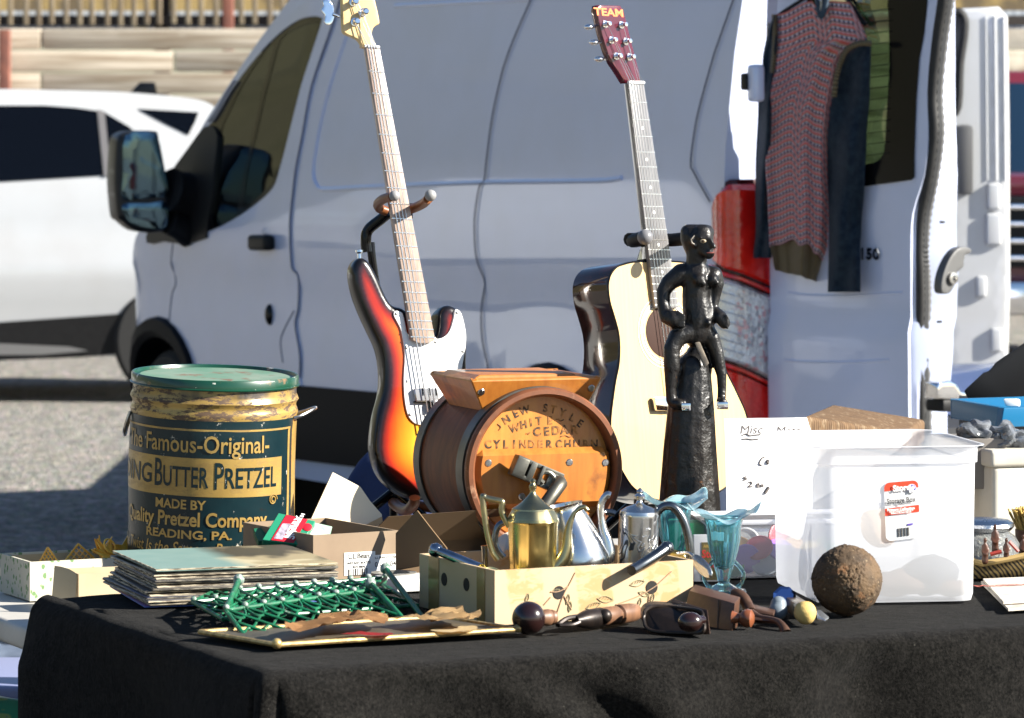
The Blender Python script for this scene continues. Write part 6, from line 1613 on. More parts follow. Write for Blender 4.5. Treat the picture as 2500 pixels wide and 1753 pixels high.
bm = B(); lathe(bm, [(.0328, hz(1253)), (.032, hz(1248)), (.022, hz(1238)), (.010, hz(1232)), (.006, hz(1228)), (.0045, hz(1222)), (.009, hz(1218)), (.0095, hz(1211)), (.008, hz(1208)), (.0045, hz(1204)), (.006, hz(1200)), (.003, hz(1193)), (0, hz(1190))], 40, Mx); mk("lid", bm, m_silver, t)
bm = tube(B(), crv([tuple(hp(*p)) for p in jp(1770, 490, 1765, 420, 1785, 340, 1850, 290, 1930, 300, 2000, 380, 2050, 500, 2080, 640, 2085, 760, 2050, 800, 1900, 790, 1780, 780)], 4, False), .0072, 12); mk("handle", bm, m_silverd, t)
bm = B(); box(bm, (.016, .01, .022), hp(*jp(1750, 430)[0]), None, .004); mk("handle_socket", bm, m_black, t)
bm = tube(B(), crv([tuple(hp(*p)) for p in jp(1385, 360, 1330, 345, 1290, 350)], 4, False), .0055, 8); mk("spout", bm, m_silverd, t)
# creamer
D4 = 6.66; b0_ = pot(1212, D4, CT + .06)
t = thing("creamer", "small gilt creamer with a wavy rim at the left end of the produce box", "creamer", b0_)
bm = B(); lathe(bm, [(0, -.05), (.022, -.05), (.026, -.03), (.026, .0), (.030, .016), (.0285, .016), (.024, 0), (.022, -.04), (0, -.045)], 48, None, lambda a, z: 1 + (.10 * math.cos(3 * a) if z > .01 else 0))
for v_ in bm.verts:
    if v_.co.z > .01: v_.co.z += .005 * math.cos(3 * math.atan2(v_.co.y, v_.co.x) + .6) 
mk("bowl", bm, m_gold, t)
bm = tube(B(), crv([(-.028, 0, .01), (-.042, 0, .012), (-.040, 0, -.012), (-.026, 0, -.02)], 4, False), .003, 8); mk("handle", bm, m_gold, t)
def spoon(name, label, hpts, r, ball, m, bowl=None, group="silver serving spoons and handles in the produce box"):
    c = Vec(hpts[0]); t = thing(name, label, "serving spoon", c, group)
    pts = crv([tuple(Vec(p) - c) for p in hpts], 5, False); n = len(pts)
    bm = tube(B(), pts, [r[0] + (r[1] - r[0]) * i / (n - 1) for i in range(n)], 12); mk("handle", bm, m, t)
    if ball: bm = B(); sph(bm, ball, pts[0], 1, 1, .95, seg=20); jitter(bm, .0012, 150); mk("knob", bm, m, t)
    if bowl:
        bm = B(); a, b_, w_ = [Vec(x) - c if i < 2 else x for i, x in enumerate(bowl)]; ax = (b_ - a); L = ax.length; ax.normalize(); sd = Vec((0, 1, .3)).cross(ax).normalized(); up = ax.cross(sd)
        def fn(u, v):
            th = (u - .5) * PI; x = v; wd = w_ * math.sqrt(max(0, 1 - (2 * x - 1) ** 2)); return a + ax * L * x + sd * wd * math.sin(th) - up * wd * .5 * math.cos(th)
        bm = grid(14, 18, fn); bmesh.ops.solidify(bm, geom=bm.faces[:], thickness=.0012); mk("bowl", bm, m, t, recalc=True)
    return t
m_bluesil = mat("blue_reflecting_silver", (.40, .44, .50), .12, 1, col2=(.22, .25, .3), ns=20)
spoon("serving_spoon", "round knobbed silver handle poking out over the left side of the produce box", [P(1064, 1343, 6.74), P(1095, 1355, 6.72), P(1130, 1370, 6.70), P(1175, 1390, 6.66)], (.0075, .0095), .0125, m_bluesil)
spoon("serving_spoon", "dark silver handle crossing the right front rim of the produce box", [P(1628, 1338, 6.72), P(1600, 1358, 6.70), P(1565, 1380, 6.67), P(1542, 1393, 6.645)], (.0105, .0085), .0118, m_silverd)
spoon("serving_spoon", "silver spoon hanging over the right end of the produce box, its bowl outside", [P(1655, 1352, 6.82), P(1680, 1350, 6.80), P(1692, 1358, 6.79)], (.003, .0025), 0, m_silver, (P(1690, 1356, 6.79), P(1738, 1410, 6.76), .0115))
spoon("serving_spoon", "wide gilt spoon bowl lying inside beneath the dark loop handle", [P(1625, 1360, 6.84), P(1630, 1356, 6.84)], (.003, .003), 0, m_gold, (P(1628, 1352, 6.84), P(1675, 1364, 6.82), .011))
spoon("serving_spoon", "upright blue shining flat handle end standing behind the creamer", [P(1183, 1332, 6.78), P(1184, 1350, 6.78), P(1185, 1400, 6.78)], (.0062, .0052), 0, m_bluesil)
spoon("serving_spoon", "thin dark fork handles lying flat at the left inside the produce box", [P(1100, 1388, 6.78), P(1130, 1374, 6.86), P(1165, 1368, 6.90)], (.004, .003), 0, m_silverd)
bm = B(); sph(bm, .03, (0, 0, .01), 1.1, .8, .7, seg=20); jitter(bm, .014, 40, 2); bm.transform(Matrix.Translation(P(1232, 1338, 6.9) - Vec((0, 0, .01)))); solo("tissue_paper", bm, mat("pink_tissue", (.72, .58, .48), .8), "crumpled pale tissue paper behind the gilt pot in the produce box", "tissue")

# ================================================================ small tools along the front
m_ebony = mat("dark_turned_wood", (.010, .004, .0045), .22, col2=(.018, .007, .006), ns=12, coat=.5)
m_turned = mat("brown_turned_wood", (.21, .105, .055), .45, col2=(.12, .06, .035), ns=14, stretch=(6, 1, 1))
m_dkmetal = mat("dark_tool_iron", (.012, .009, .008), .40, .4, col2=(.03, .02, .015), ns=40, bump=.25, bs=160, bd=.0006)
m_browniron = mat("rusty_tool_iron", (.055, .028, .018), .5, .4, col2=(.10, .05, .03), ns=30, bump=.3, bs=120, bd=.0008)
d = 6.45; c = P(1291, 1511, d); c.z = CT + .0262
t = thing("wooden_ball_knob", "dark polished wooden ball on a short brown handle beside the produce box", "wooden knob", Vec((c.x, c.y, CT)))
bm = B(); sph(bm, .0265, c, seg=36); mk("ball", bm, m_ebony, t, world=True)
e_ = P(1358, 1507, d + .03); ax = (e_ - c).normalized()
bm = B(); lathe(bm, [(.0, .02), (.012, .022), (.013, .03), (.0135, .038), (.0115, .041), (.0125, .044), (.011, .049), (0, .05)], 24, Matrix.Translation(c) @ Vec((0, 0, 1)).rotation_difference(ax).to_matrix().to_4x4()); mk("handle", bm, m_turned, t, world=True)
# turned handle tool
a = P(1405, 1514, 6.49); a.z = CT + .0165; b_ = P(1562, 1497, 6.62); b_.z = CT + .0165; ax = (b_ - a); L = ax.length; Mx = Matrix.Translation(a) @ Vec((0, 0, 1)).rotation_difference(ax.normalized()).to_matrix().to_4x4()
t = thing("hand_tool", "turned wooden tool handle with a dark iron head lying before the produce box", "tool", Vec(((a.x + b_.x) / 2, (a.y + b_.y) / 2, CT)))
f = lambda x: L * x
bm = B(); lathe(bm, [(0, f(.40)), (.0140, f(.40)), (.0150, f(.44)), (.0152, f(.50)), (.0148, f(.62)), (.0120, f(.645)), (.0120, f(.655)), (.0155, f(.67)), (.0160, f(.72)), (.0155, f(.84)), (.0135, f(.93)), (.008, f(.985)), (0, f(1.0))], 32, Mx); mk("handle", bm, m_turned, t, world=True)
bm = B(); lathe(bm, [(0, f(.0)), (.008, f(.0)), (.0125, f(.10)), (.0155, f(.18)), (.0160, f(.38)), (.0145, f(.405)), (0, f(.405))], 28, Mx); sph(bm, .012, Mx @ Vec((.007, -.010, f(.36))), seg=14); mk("iron_head", bm, m_dkmetal, t, world=True)
bm = tube(B(), crv([tuple(P(*p)) for p in ((1412, 1506, 6.5), (1385, 1510, 6.48), (1366, 1522, 6.465), (1362, 1527, 6.46))], 5, False), .0042, 8); tube(bm, crv([tuple(P(*p)) for p in ((1415, 1519, 6.47), (1395, 1526, 6.46), (1366, 1527, 6.455))], 5, False), .0035, 8); mk("iron_loop", bm, m_dkmetal, t, world=True)
# iron block plane lying on its side
PB = P(1648, 1508, 6.44)
t = thing("block_plane", "dark iron block plane lying on its side left of the wooden plane", "hand plane", Vec((PB.x, PB.y, CT)))
ax = Vec((.88, .15, 0)).normalized()
def pp(x, y, dd): return P(*jv(x, y)[0], dd)
sole = [pp(300, 1005, 6.53), pp(325, 1040, 6.52), pp(605, 1105, 6.44), pp(632, 1330, 6.42), pp(600, 1340, 6.42), pp(300, 1250, 6.50)]
bm = B(); prism(bm, [pp(300, 1003, 6.56), pp(606, 1100, 6.455), pp(633, 1332, 6.425), pp(330, 1330, 6.53)], (.006, -.004, 0), .001, 1); mk("sole", bm, m_browniron, t, world=True)
cheek = crv([tuple(p) for p in (pp(45, 1150, 6.49), pp(80, 1090, 6.50), pp(170, 1066, 6.51), pp(330, 1080, 6.51), pp(560, 1110, 6.46), pp(600, 1180, 6.445), pp(605, 1300, 6.43), pp(500, 1320, 6.44), pp(200, 1310, 6.47), pp(70, 1270, 6.48))], 4)
bm = B(); prism(bm, [Vec(p) for p in cheek], (-.004, .045, .002), .002, 2); mk("body", bm, m_dkmetal, t, world=True)
rim = [Vec(p) for p in cheek]; bm = tube(B(), [p + Vec((0, -.003, 0)) for p in rim], .003, 8, True); mk("rim", bm, m_dkmetal, t, world=True)
k0, k1_ = pp(560, 1200, 6.43), pp(425, 1215, 6.405); ax = (k1_ - k0).normalized()
bm = B(); sph(bm, .017, pp(478, 1222, 6.40), 1.15, .9, .95, seg=26); capsule(bm, pp(478, 1222, 6.40), pp(590, 1200, 6.42), .010, .007, 12); mk("knob", bm, m_ebony, t, world=True)
# wooden plane
t = thing("wooden_plane", "brown wooden block plane tipped on its side with a round knob", "hand plane", Vec((pp(680, 1200, 6.6).x, 6.6, CT)))
f4 = [pp(470, 925, 6.68), pp(895, 1045, 6.56), pp(868, 1328, 6.53), pp(620, 1272, 6.60), pp(440, 1050, 6.67)]
bm = B(); prism(bm, f4, (.012, .055, .004), .0018, 2); blk = mk("block", bm, wood("plane_wood", (.085, .038, .02), (.05, .022, .012), (4, 30, 30), 2, .45), t, world=True, ang=25)
bm = B(); prism(bm, [pp(740, 1010, 6.598), pp(752, 1012, 6.596), pp(738, 1300, 6.566), pp(728, 1298, 6.568)], (0, -.0012, 0)); mk("blade_slot", bm, m_ink, blk, world=True)
k0, k1_ = pp(895, 1180, 6.55), pp(1000, 1185, 6.545); ax = (k1_ - k0).normalized(); Mx = Matrix.Translation(k0) @ Vec((0, 0, 1)).rotation_difference(ax).to_matrix().to_4x4()
bm = B(); lathe(bm, [(0, -.004), (.011, -.004), (.0085, .003), (.007, .008), (.0125, .013), (.0152, .020), (.0140, .027), (.008, .031), (0, .032)], 30, Mx); mk("knob", bm, mat("russet_knob", (.20, .065, .028), .28, coat=.4), t, world=True)
# spokeshave
t = thing("spokeshave", "curved rusty iron spokeshave lying between the wooden plane and the chisels", "spokeshave", Vec((pp(1130, 1180, 6.6).x, 6.6, CT)))
def ribbon(pts, w_, th, nm, m):
    pc = crv([tuple(p) for p in pts], 6, False); bm = B()
    tube(bm, pc, [w_[0] + (w_[1] - w_[0]) * abs(2 * i / (len(pc) - 1) - 1) ** 1.5 for i in range(len(pc))], 12); return mk(nm, bm, m, t, world=True)
ribbon([pp(890, 968, 6.66), pp(930, 965, 6.655), pp(985, 1010, 6.645), pp(1020, 1080, 6.635), pp(1045, 1135, 6.62)], (.0095, .0105), 0, "arm", m_browniron)
ribbon([pp(1045, 1150, 6.61), pp(1130, 1188, 6.59), pp(1240, 1200, 6.565), pp(1310, 1225, 6.545), pp(1355, 1280, 6.53), pp(1370, 1318, 6.525)], (.0055, .0095), 0, "arm", m_browniron)
bm = B(); prism(bm, [pp(1050, 1090, 6.62), pp(1258, 1135, 6.59), pp(1262, 1165, 6.585), pp(1055, 1125, 6.61)], (.004, .030, .003), .001, 1); prism(bm, [pp(1040, 1170, 6.59), pp(1240, 1200, 6.56), pp(1235, 1215, 6.555), pp(1060, 1200, 6.58)], (.004, .03, 0), .001, 1); mk("blade", bm, m_browniron, t, world=True)
# chisels
t = thing("chisel", "old chisel with a yellow cloth wrapped butt lying on the felt", "chisel", Vec((pp(1550, 1160, 6.62).x, 6.62, CT)))
a, b_ = pp(1555, 1165, 6.58), pp(1330, 1075, 6.80); a.z = CT + .0195; b_.z = CT + .019
bm = B(); capsule(bm, a, a + (b_ - a).normalized() * .006, .0185, .0175, 24); jitter(bm, .0015, 60, 5); mk("butt", bm, mat("yellow_rag", (.62, .46, .17), .8, col2=(.48, .33, .10), ns=40, bump=.6, bs=160, bd=.002), t, world=True)
ax = (b_ - a).normalized(); sd = ax.cross(Vec((0, 0, 1))).normalized(); Mx = Matrix((ax, sd, Vec((0, 0, 1)))).transposed().to_4x4(); Mx.translation = a
bm = B(); box(bm, (.16, .024, .024), (.10, 0, 0), Mx, .003); mk("shaft", bm, mat("grey_shaft", (.30, .26, .20), .3, .6, col2=(.12, .08, .05), ns=30), t, world=True)
t = thing("socket_tool", "blue grey steel socket with a blue tinted end beside the chisel", "tool", Vec((pp(1300, 1100, 6.66).x, 6.66, CT)))
a, b_ = pp(1300, 1110, 6.63), pp(1320, 990, 6.80); a.z = CT + .0165
bm = B(); capsule(bm, a, a + Vec((.001, .004, .010)), .0155, .013, 24); mk("grey_cap", bm, mat("blue_grey", (.15, .18, .21), .45), t, world=True)
bm = B(); lathe(bm, [(.0, 0), (.019, 0), (.020, .01), (.020, .03), (.015, .034), (0, .034)], 8, Matrix.Translation(Vec((b_.x, 6.72, CT + .020))) @ Matrix.Rotation(R(70), 4, 'X') @ Matrix.Rotation(R(20), 4, 'Z')); mk("socket", bm, mat("blued_steel", (.18, .26, .50), .12, 1), t, world=True, ang=20)
bm = B(); prism(bm, [pp(1655, 1130, 6.66), pp(1700, 1125, 6.67), pp(1778, 1190, 6.62), pp(1740, 1212, 6.60), pp(1665, 1205, 6.62)], (0, .006, .003), .001, 1); solo("steel_blade", bm, mat("bright_blade", (.55, .58, .62), .25, .8), "short bright steel blade on the felt behind the yellow chisel butt", "blade")
# rusty ball
c = P(2067.5, 1416, 6.72); rb = .0574; c.z = CT - .002 + rb
bm = B(); bmesh.ops.create_icosphere(bm, subdivisions=6, radius=rb)
for v in bm.verts:
    n_ = v.co.normalized(); pit = mnoise.noise(n_ * 6 + Vec((3, 1, 2))); fine = mnoise.fractal(n_ * 26, .8, 2.1, 5); msk = max(0, min(1, .5 + 1.8 * mnoise.noise(n_ * 2.1 + Vec((.4, .2, 2.3)))))
    v.co += n_ * (.0009 * pit + .0026 * fine * msk + .0003 * fine)
bm.transform(Matrix.Translation(c))
solo("rusty_ball", bm, mat("rust_ball", (.105, .064, .031), .8, col2=(.05, .032, .018), ns=34, lo=.38, hi=.62, bump=.9, bs=150, bd=.002, spots=((24, .60, .70, (.25, .115, .045)), (70, .60, .70, (.30, .22, .13)))), "large rusty pitted iron ball in front of the clear storage box", "iron ball", ang=180)
# ================================================================ blue ruffled glass vases
def glassy(name, tint, body, k_body, rough=.04, k_trl=.6):
    q = NT(name); tr = q.n("ShaderNodeBsdfTransparent"); tr.inputs[0].default_value = tint + (1,)
    df = q.n("ShaderNodeBsdfDiffuse"); df.inputs[0].default_value = body + (1,); tl = q.n("ShaderNodeBsdfTranslucent"); tl.inputs[0].default_value = body + (1,)
    m0 = q.n("ShaderNodeMixShader"); m0.inputs[0].default_value = k_trl; q.l(df.outputs[0], m0.inputs[1]); q.l(tl.outputs[0], m0.inputs[2])
    m1 = q.n("ShaderNodeMixShader"); m1.inputs[0].default_value = k_body; q.l(tr.outputs[0], m1.inputs[1]); q.l(m0.outputs[0], m1.inputs[2])
    gl = q.n("ShaderNodeBsdfGlossy"); gl.inputs["Roughness"].default_value = rough; fr = q.n("ShaderNodeFresnel"); fr.inputs[0].default_value = 1.5
    mx = q.n("ShaderNodeMixShader"); q.l(fr.outputs[0], mx.inputs[0]); q.l(m1.outputs[0], mx.inputs[1]); q.l(gl.outputs[0], mx.inputs[2]); q.l(mx.outputs[0], q.out.inputs[0]); return q.m
q = NT("blue_glass"); q.set(Base_Color=(.45, .89, .97), Roughness=.03, Transmission_Weight=.86, IOR=1.28, Coat_Weight=.5); m_bglass = q.m
q = NT("opal_rim"); q.set(Base_Color=(.66, .93, .985), Roughness=.12, Transmission_Weight=.25, IOR=1.25, Coat_Weight=.6); m_opal = q.m
def vase(U, d, label, hs=1.0, rot=0):
    b0 = Vec((P(U, 0, d).x, d, CT)); t = thing("glass_vase", label, "vase", b0, "blue ruffled vases")
    H = .159 * hs; rib = lambda a, z: 1 + .035 * math.cos(12 * a)
    bm = B(); lathe(bm, [(0, .0), (.0385, .0), (.0395, .003), (.037, .007), (.020, .012), (.011, .017), (.010, .021), (.0, .021)], 56); mk("foot", bm, m_bglass, t)
    bm = B(); lathe(bm, [(0, .021), (.0105, .021), (.013, .034), (.0175, .050), (.024, .072), (.0275, .092), (.0288, .110), (.0310, .122), (.0345, .130), (.0325, .131), (.029, .122), (.0265, .110), (.0245, .092), (.020, .068), (.012, .046), (0, .040)], 72, None, lambda a, z: (rib(a, z) if .03 < z < .125 else 1)); mk("cup", bm, m_bglass, t)
    def rf(u, v):
        a = 2 * PI * u; s = v; g = .0115 * math.cos(2 * (a - rot)) + .005 * math.cos(6 * (a - rot))
        r_ = .0325 + .030 * s ** .85 + .002 * s * math.cos(6 * (a - rot)); z = .128 + .017 * s + g * s ** 1.2 - .005 * s ** 4
        return Vec((r_ * math.cos(a), r_ * math.sin(a), z))
    bm = grid(120, 12, rf, close_u=True); bmesh.ops.solidify(bm, geom=bm.faces[:], thickness=.0025); mk("ruffled_rim", bm, m_opal, t, ang=180)
    for k in (0, 1): 
        bm = B(); a = rot + PI * k; tube(bm, crv([(.018 * math.cos(a), .018 * math.sin(a), .055), (.034 * math.cos(a), .034 * math.sin(a), .035), (.030 * math.cos(a), .030 * math.sin(a), .016), (.022 * math.cos(a), .022 * math.sin(a), .010)], 5, False), .0035, 8); mk("leaf_foot", bm, m_bglass, t)
    return t
vase(1767, 7.02, "blue ruffled glass vase standing clear on the felt right of the produce box", 1, .08)
vase(1645, 7.27, "pale blue ruffled vase partly hidden behind the dark loop handle", 1, .5)
bm = B(); box(bm, (.055, .03, .085), (0, 0, .0425), Matrix.Translation((P(1668, 0, 7.42).x, 7.42, CT)), .004); o = solo("green_box", bm, mat("green_pack", (.04, .36, .16), .4), "small bright green box behind the pale blue vase", "box")

# ================================================================ clear bin of coloured medals, story book, paper sign
q = NT("clear_plastic"); tr = q.n("ShaderNodeBsdfTransparent"); tr.inputs[0].default_value = (.93, .95, .97, 1); gl = q.n("ShaderNodeBsdfGlossy"); gl.inputs["Roughness"].default_value = .08
df = q.n("ShaderNodeBsdfDiffuse"); df.inputs[0].default_value = (.8, .82, .86, 1); mx0 = q.n("ShaderNodeMixShader"); mx0.inputs[0].default_value = .16; q.l(tr.outputs[0], mx0.inputs[1]); q.l(df.outputs[0], mx0.inputs[2])
fr = q.n("ShaderNodeFresnel"); fr.inputs[0].default_value = 1.4; mx = q.n("ShaderNodeMixShader"); q.l(fr.outputs[0], mx.inputs[0]); q.l(mx0.outputs[0], mx.inputs[1]); q.l(gl.outputs[0], mx.inputs[2]); q.l(mx.outputs[0], q.out.inputs[0]); m_clear = q.m
BM = fr2((P(1730, 0, 7.20).x, 7.24, CT), (.985, .17, 0))
t = thing("medal_bin", "clear plastic bin of coloured medals behind the blue vase", "bin", BM)
bm = B(); tray(bm, .30, .17, .098, .0025); mk("bin", bm, m_clear, t, ang=20)
bm = B(); tube(bm, [(0, 0, .098), (.30, 0, .098), (.30, .17, .098), (0, .17, .098)], .005, 8, True); mk("rim", bm, mat("white_plastic", (.80, .80, .82), .4), t)
mc = [((.38, .16, .62), "purple"), ((.80, .80, .78), "white"), ((.75, .42, .15), "orange"), ((.62, .08, .10), "red"), ((.70, .55, .25), "gold"), ((.30, .42, .62), "blue"), ((.55, .58, .6), "silver"), ((.2, .45, .2), "green")]
where = ["at the front", "lying at the left", "leaning in the middle", "under the rim", "at the back", "low at the right"]
spots_m = [(.075, .022, .032, 0), (.038, .035, .04, 1), (.066, .05, .045, 2), (.10, .03, .05, 3), (.05, .07, .06, 4), (.12, .05, .03, 5), (.02, .05, .03, 6), (.14, .03, .045, 0), (.17, .06, .04, 2), (.09, .09, .055, 1), (.20, .04, .035, 4), (.15, .09, .06, 3), (.23, .06, .04, 7), (.045, .02, .02, 7), (.11, .018, .024, 6), (.185, .022, .028, 5)]
m_med = [mat("medal_" + n_, c_, .35, bump=.5, bs=220, bd=.002) for c_, n_ in mc]; cnt = {}
adj = ["nearest the front wall", "deeper in the pile", "farthest back in the pile"]
for i, (x, y, z, k) in enumerate(spots_m):
    bm = B(); lathe(bm, [(0, -.003), (.024, -.003), (.026, -.001), (.026, .002), (.0235, .003), (.0225, .002), (0, .0022)], 32)
    Mx = BM @ Matrix.Translation((x, y, z)) @ Matrix.Rotation(R(rnd.uniform(-35, 35)), 4, 'Z') @ Matrix.Rotation(R(60 + rnd.uniform(-25, 30)), 4, 'X'); bm.transform(Mx)
    n_ = cnt.get(k, 0); cnt[k] = n_ + 1
    solo("medal", bm, m_med[k], f"round {mc[k][1]} medal in the clear bin, {adj[n_]} among the {mc[k][1]} ones", "medal", "coloured medals in the clear bin")
M = fr2((P(1696, 0, 7.3).x, 7.19, CT), (.98, .1, 0))
t = thing("story_book", "tan story book with red lettering standing behind the blue vase", "book", M)
bm = B(); box(bm, (.055, .012, .082), (.022, .012, .041), None, .001); mk("cover", bm, mat("book_white", (.74, .74, .74), .5), t)
bm = B(); box(bm, (.040, .001, .066), (.028, .0055, .036)); mk("front_panel", bm, mat("book_tan", (.22, .17, .07), .5, col2=(.10, .09, .04), ns=30), t)
for s, z_, h, c_ in (("AMERICAN", .062, .007, (.5, .35, .1)), ("Story", .048, .019, (.65, .06, .05)), ("Book", .030, .019, (.65, .06, .05))):
    b = text_bm(s, h, .85, .0005); b.transform(Matrix.Translation((.026, .0046, z_)) @ Matrix.Rotation(R(90), 4, 'X')); mk("lettering", b, mat("book_letters", c_, .5), t)
SM = frame(P(1890, 1160, 7.46), (.22, -.95, .20))
t = thing("paper_sign", "white paper price sign with handwriting leaning behind the storage box", "sign", SM)
sq = [(1768, 1022), (1970, 1019), (1982, 1060), (1985, 1290), (1775, 1290), (1771, 1070)]
bm = pillow(cap(sq, SM), .0012, 0, .03); mk("paper", bm, mat("paper", (.82, .81, .80), .7), t)
ks = crop(1740, 1000, .3106)
m_pen = mat("pen", (.10, .085, .08), .7); bm = B()
for pts in (((228, 205), (262, 190), (290, 205), (330, 200), (375, 196)), ((230, 233), (270, 230), (310, 236), (360, 230)), ((410, 372), (385, 385), (365, 425), (385, 440)), ((440, 400), (428, 412), (440, 425)), ((262, 528), (240, 536), (268, 545), (240, 556)), ((278, 575), (300, 568), (305, 585), (280, 606), (312, 604)), ((345, 600), (362, 592), (358, 582), (345, 592), (352, 608), (370, 604)), ((392, 590), (378, 594), (382, 606), (392, 594), (398, 606)), ((440, 612), (410, 658))):
    tube(bm, [Vec((*cap([p], SM)[0], .0012)) for p in crv(list(ks(*[c for q2 in pts for c in q2])), 5, False)], .0012 if pts[0][0] != 440 else .003, 5)
for s, px_ in (("Misc", (300, 160)), ("Mats.", (600, 168))):
    b = text_bm(s, .022, 1.1, 0, shear=.2); x, y = cap(ks(*px_), SM)[0]; b.transform(Matrix.Translation((x, y, .0006))); merge(bm, b)
mk("handwriting", bm, m_pen, t)

# ================================================================ storage box
SBM = fr2(G(1997, 1476, CT), (.985, .16, 0)); 
t = thing("storage_box", "large translucent white plastic storage box with a red and white label", "storage box", SBM)
q = NT("milky_plastic")
df = q.n("ShaderNodeBsdfDiffuse"); df.inputs[0].default_value = (.95, .96, .98, 1); tl = q.n("ShaderNodeBsdfTranslucent"); tl.inputs[0].default_value = (.95, .96, .99, 1); tr = q.n("ShaderNodeBsdfTransparent"); tr.inputs[0].default_value = (.96, .97, 1, 1); gl = q.n("ShaderNodeBsdfGlossy"); gl.inputs["Roughness"].default_value = .25
m1 = q.n("ShaderNodeMixShader"); m1.inputs[0].default_value = .25; q.l(df.outputs[0], m1.inputs[1]); q.l(tl.outputs[0], m1.inputs[2])
m2 = q.n("ShaderNodeMixShader"); m2.inputs[0].default_value = .54; q.l(tr.outputs[0], m2.inputs[1]); q.l(m1.outputs[0], m2.inputs[2])
mx = q.n("ShaderNodeMixShader"); mx.inputs[0].default_value = .035; q.l(m2.outputs[0], mx.inputs[1]); q.l(gl.outputs[0], mx.inputs[2]); q.l(mx.outputs[0], q.out.inputs[0]); m_milky = q.m
SW, SDp, SH = .276, .345, .262
def rrect(w0, w1, d0, d1, r, n=6):
    out = []
    for cx, cy, a0 in ((w1 - r, d1 - r, 0), (w0 + r, d1 - r, 90), (w0 + r, d0 + r, 180), (w1 - r, d0 + r, 270)):
        for k in range(n + 1): out.append((cx + r * math.cos(R(a0 + 90 * k / n)), cy + r * math.sin(R(a0 + 90 * k / n))))
    return out
bm = B(); lv = []
for z, o, r_ in ((.004, -.004, .016), (.0, -.010, .012), (.001, -.004, .018), (.012, -.001, .02), (SH - .030, .002, .022), (SH - .028, .006, .026), (SH - .004, .0065, .026), (SH, .010, .03), (SH + .002, .0165, .034), (SH + .0008, .017, .034)):
    lv.append([bm.verts.new((x, y, z)) for x, y in rrect(-o, SW + o, -o, SDp + o, r_ + .010, 9)])
for a, b_ in zip(lv[1:], lv[2:]):
    n = len(a)
    for i in range(n): bm.faces.new((a[i], a[(i + 1) % n], b_[(i + 1) % n], b_[i]))
for v in lv[0]: bm.verts.remove(v)
bm.faces.new(lv[1][::-1]); mk("box", bm, m_milky, t, ang=50)
def sb(U, V): p = PL(U, V, SBM @ Vec((0, -.003, 0)), SBM.to_3x3() @ Vec((0, 1, 0))); q_ = SBM.inverted() @ p; return (q_.x, q_.z)
la, lb_, lc, ld = [Vec(sb(*p)) for p in ((2158, 1179), (2241, 1172), (2246, 1312), (2163, 1322))]
def lq(u, v): p = la.lerp(lb_, u).lerp(ld.lerp(lc, u), v); return (p.x, p.y)
def lplate(nm, uvs, o, m, par, smooth_=0):
    bm = B(); prism(bm, [Vec((lq(*p)[0], -.0035 - o, lq(*p)[1])) for p in uvs], (0, .0006, 0)); return mk(nm, bm, m, par)
rr = lambda u0, u1, v0, v1, r, asp=1.75: [(u1 - r + r * math.cos(R(a)) , v0 + r / asp - r / asp * math.sin(R(a))) for a in range(0, 91, 15)] + [(u0 + r - r * math.cos(R(90 - a)), v0 + r / asp - r / asp * math.sin(R(90 - a))) for a in range(0, 91, 15)] + [(u0 + r - r * math.cos(R(a)), v1 - r / asp + r / asp * math.sin(R(a))) for a in range(0, 91, 15)] + [(u1 - r + r * math.cos(R(90 - a)), v1 - r / asp + r / asp * math.sin(R(90 - a))) for a in range(0, 91, 15)]
lab = lplate("label", rr(0, 1, 0, 1, .16), 0, mat("label_white", (.66, .66, .66), .4), t)
m_lblr = mat("label_red", (.68, .06, .025), .4)
top_ = [p for p in rr(0, 1, 0, 1, .16) if p[1] < .12]; lplate("label_band", top_ + [(0, .145), (1, .125)], .0008, m_lblr, lab); lplate("label_band", [(0, .44), (1, .43), (1, .55), (0, .565)], .0008, m_lblr, lab)
lplate("label_roundel", [(.80 + .135 * math.cos(a * .3), .135 + .078 * math.sin(a * .3)) for a in range(21)], .0016, m_white, lab)
lplate("label_roundel", [(.80 + .12 * math.cos(a * .3), .135 + .069 * math.sin(a * .3)) for a in range(21)], .0022, mat("label_violet", (.09, .05, .42), .4), lab)
ang_ = math.atan2(lb_.y - la.y, lb_.x - la.x)
def ltext(s, u, v, h, m, sx=1, bold=.0002, o=.003):
    b = text_bm(s, h, sx, bold); x, z = lq(u, v); b.transform(Matrix.Translation((x, -.0035 - o, z)) @ Matrix.Rotation(-ang_, 4, 'Y') @ Matrix.Rotation(R(90), 4, 'X')); return mk("label_lettering", b, m, lab)
ltext("Store", .50, .11, .0135, m_white, 1, .0006); ltext("it", .80, .14, .018, m_white, 1, .001)
m_lgrey = mat("label_grey", (.05, .05, .055), .5); ltext("Storage Box", .47, .325, .0125, m_lgrey, .80, .0003)
ltext("Primary Collection", .46, .472, .0062, m_white, 1, .0003); ltext("14.5 in L x 9.5 in W x 10.2 in H", .46, .505, .0036, m_white, .9, .0002); ltext("36.8cm x 24.1cm x 26.1cm", .46, .532, .0036, m_white, .9, .0002)
lplate("label_tag", [(.64, .74), (.80, .735), (.80, .765), (.64, .77)], .001, mat("label_violet2", (.12, .08, .40), .4), lab)
for k, w_ in enumerate((.02, .012, .03, .01, .02, .012, .03, .012)): u = .35 + .046 * k; lplate("barcode_bar", [(u, .80), (u + w_, .80), (u + w_, .945), (u, .945)], .001, m_ink, lab)
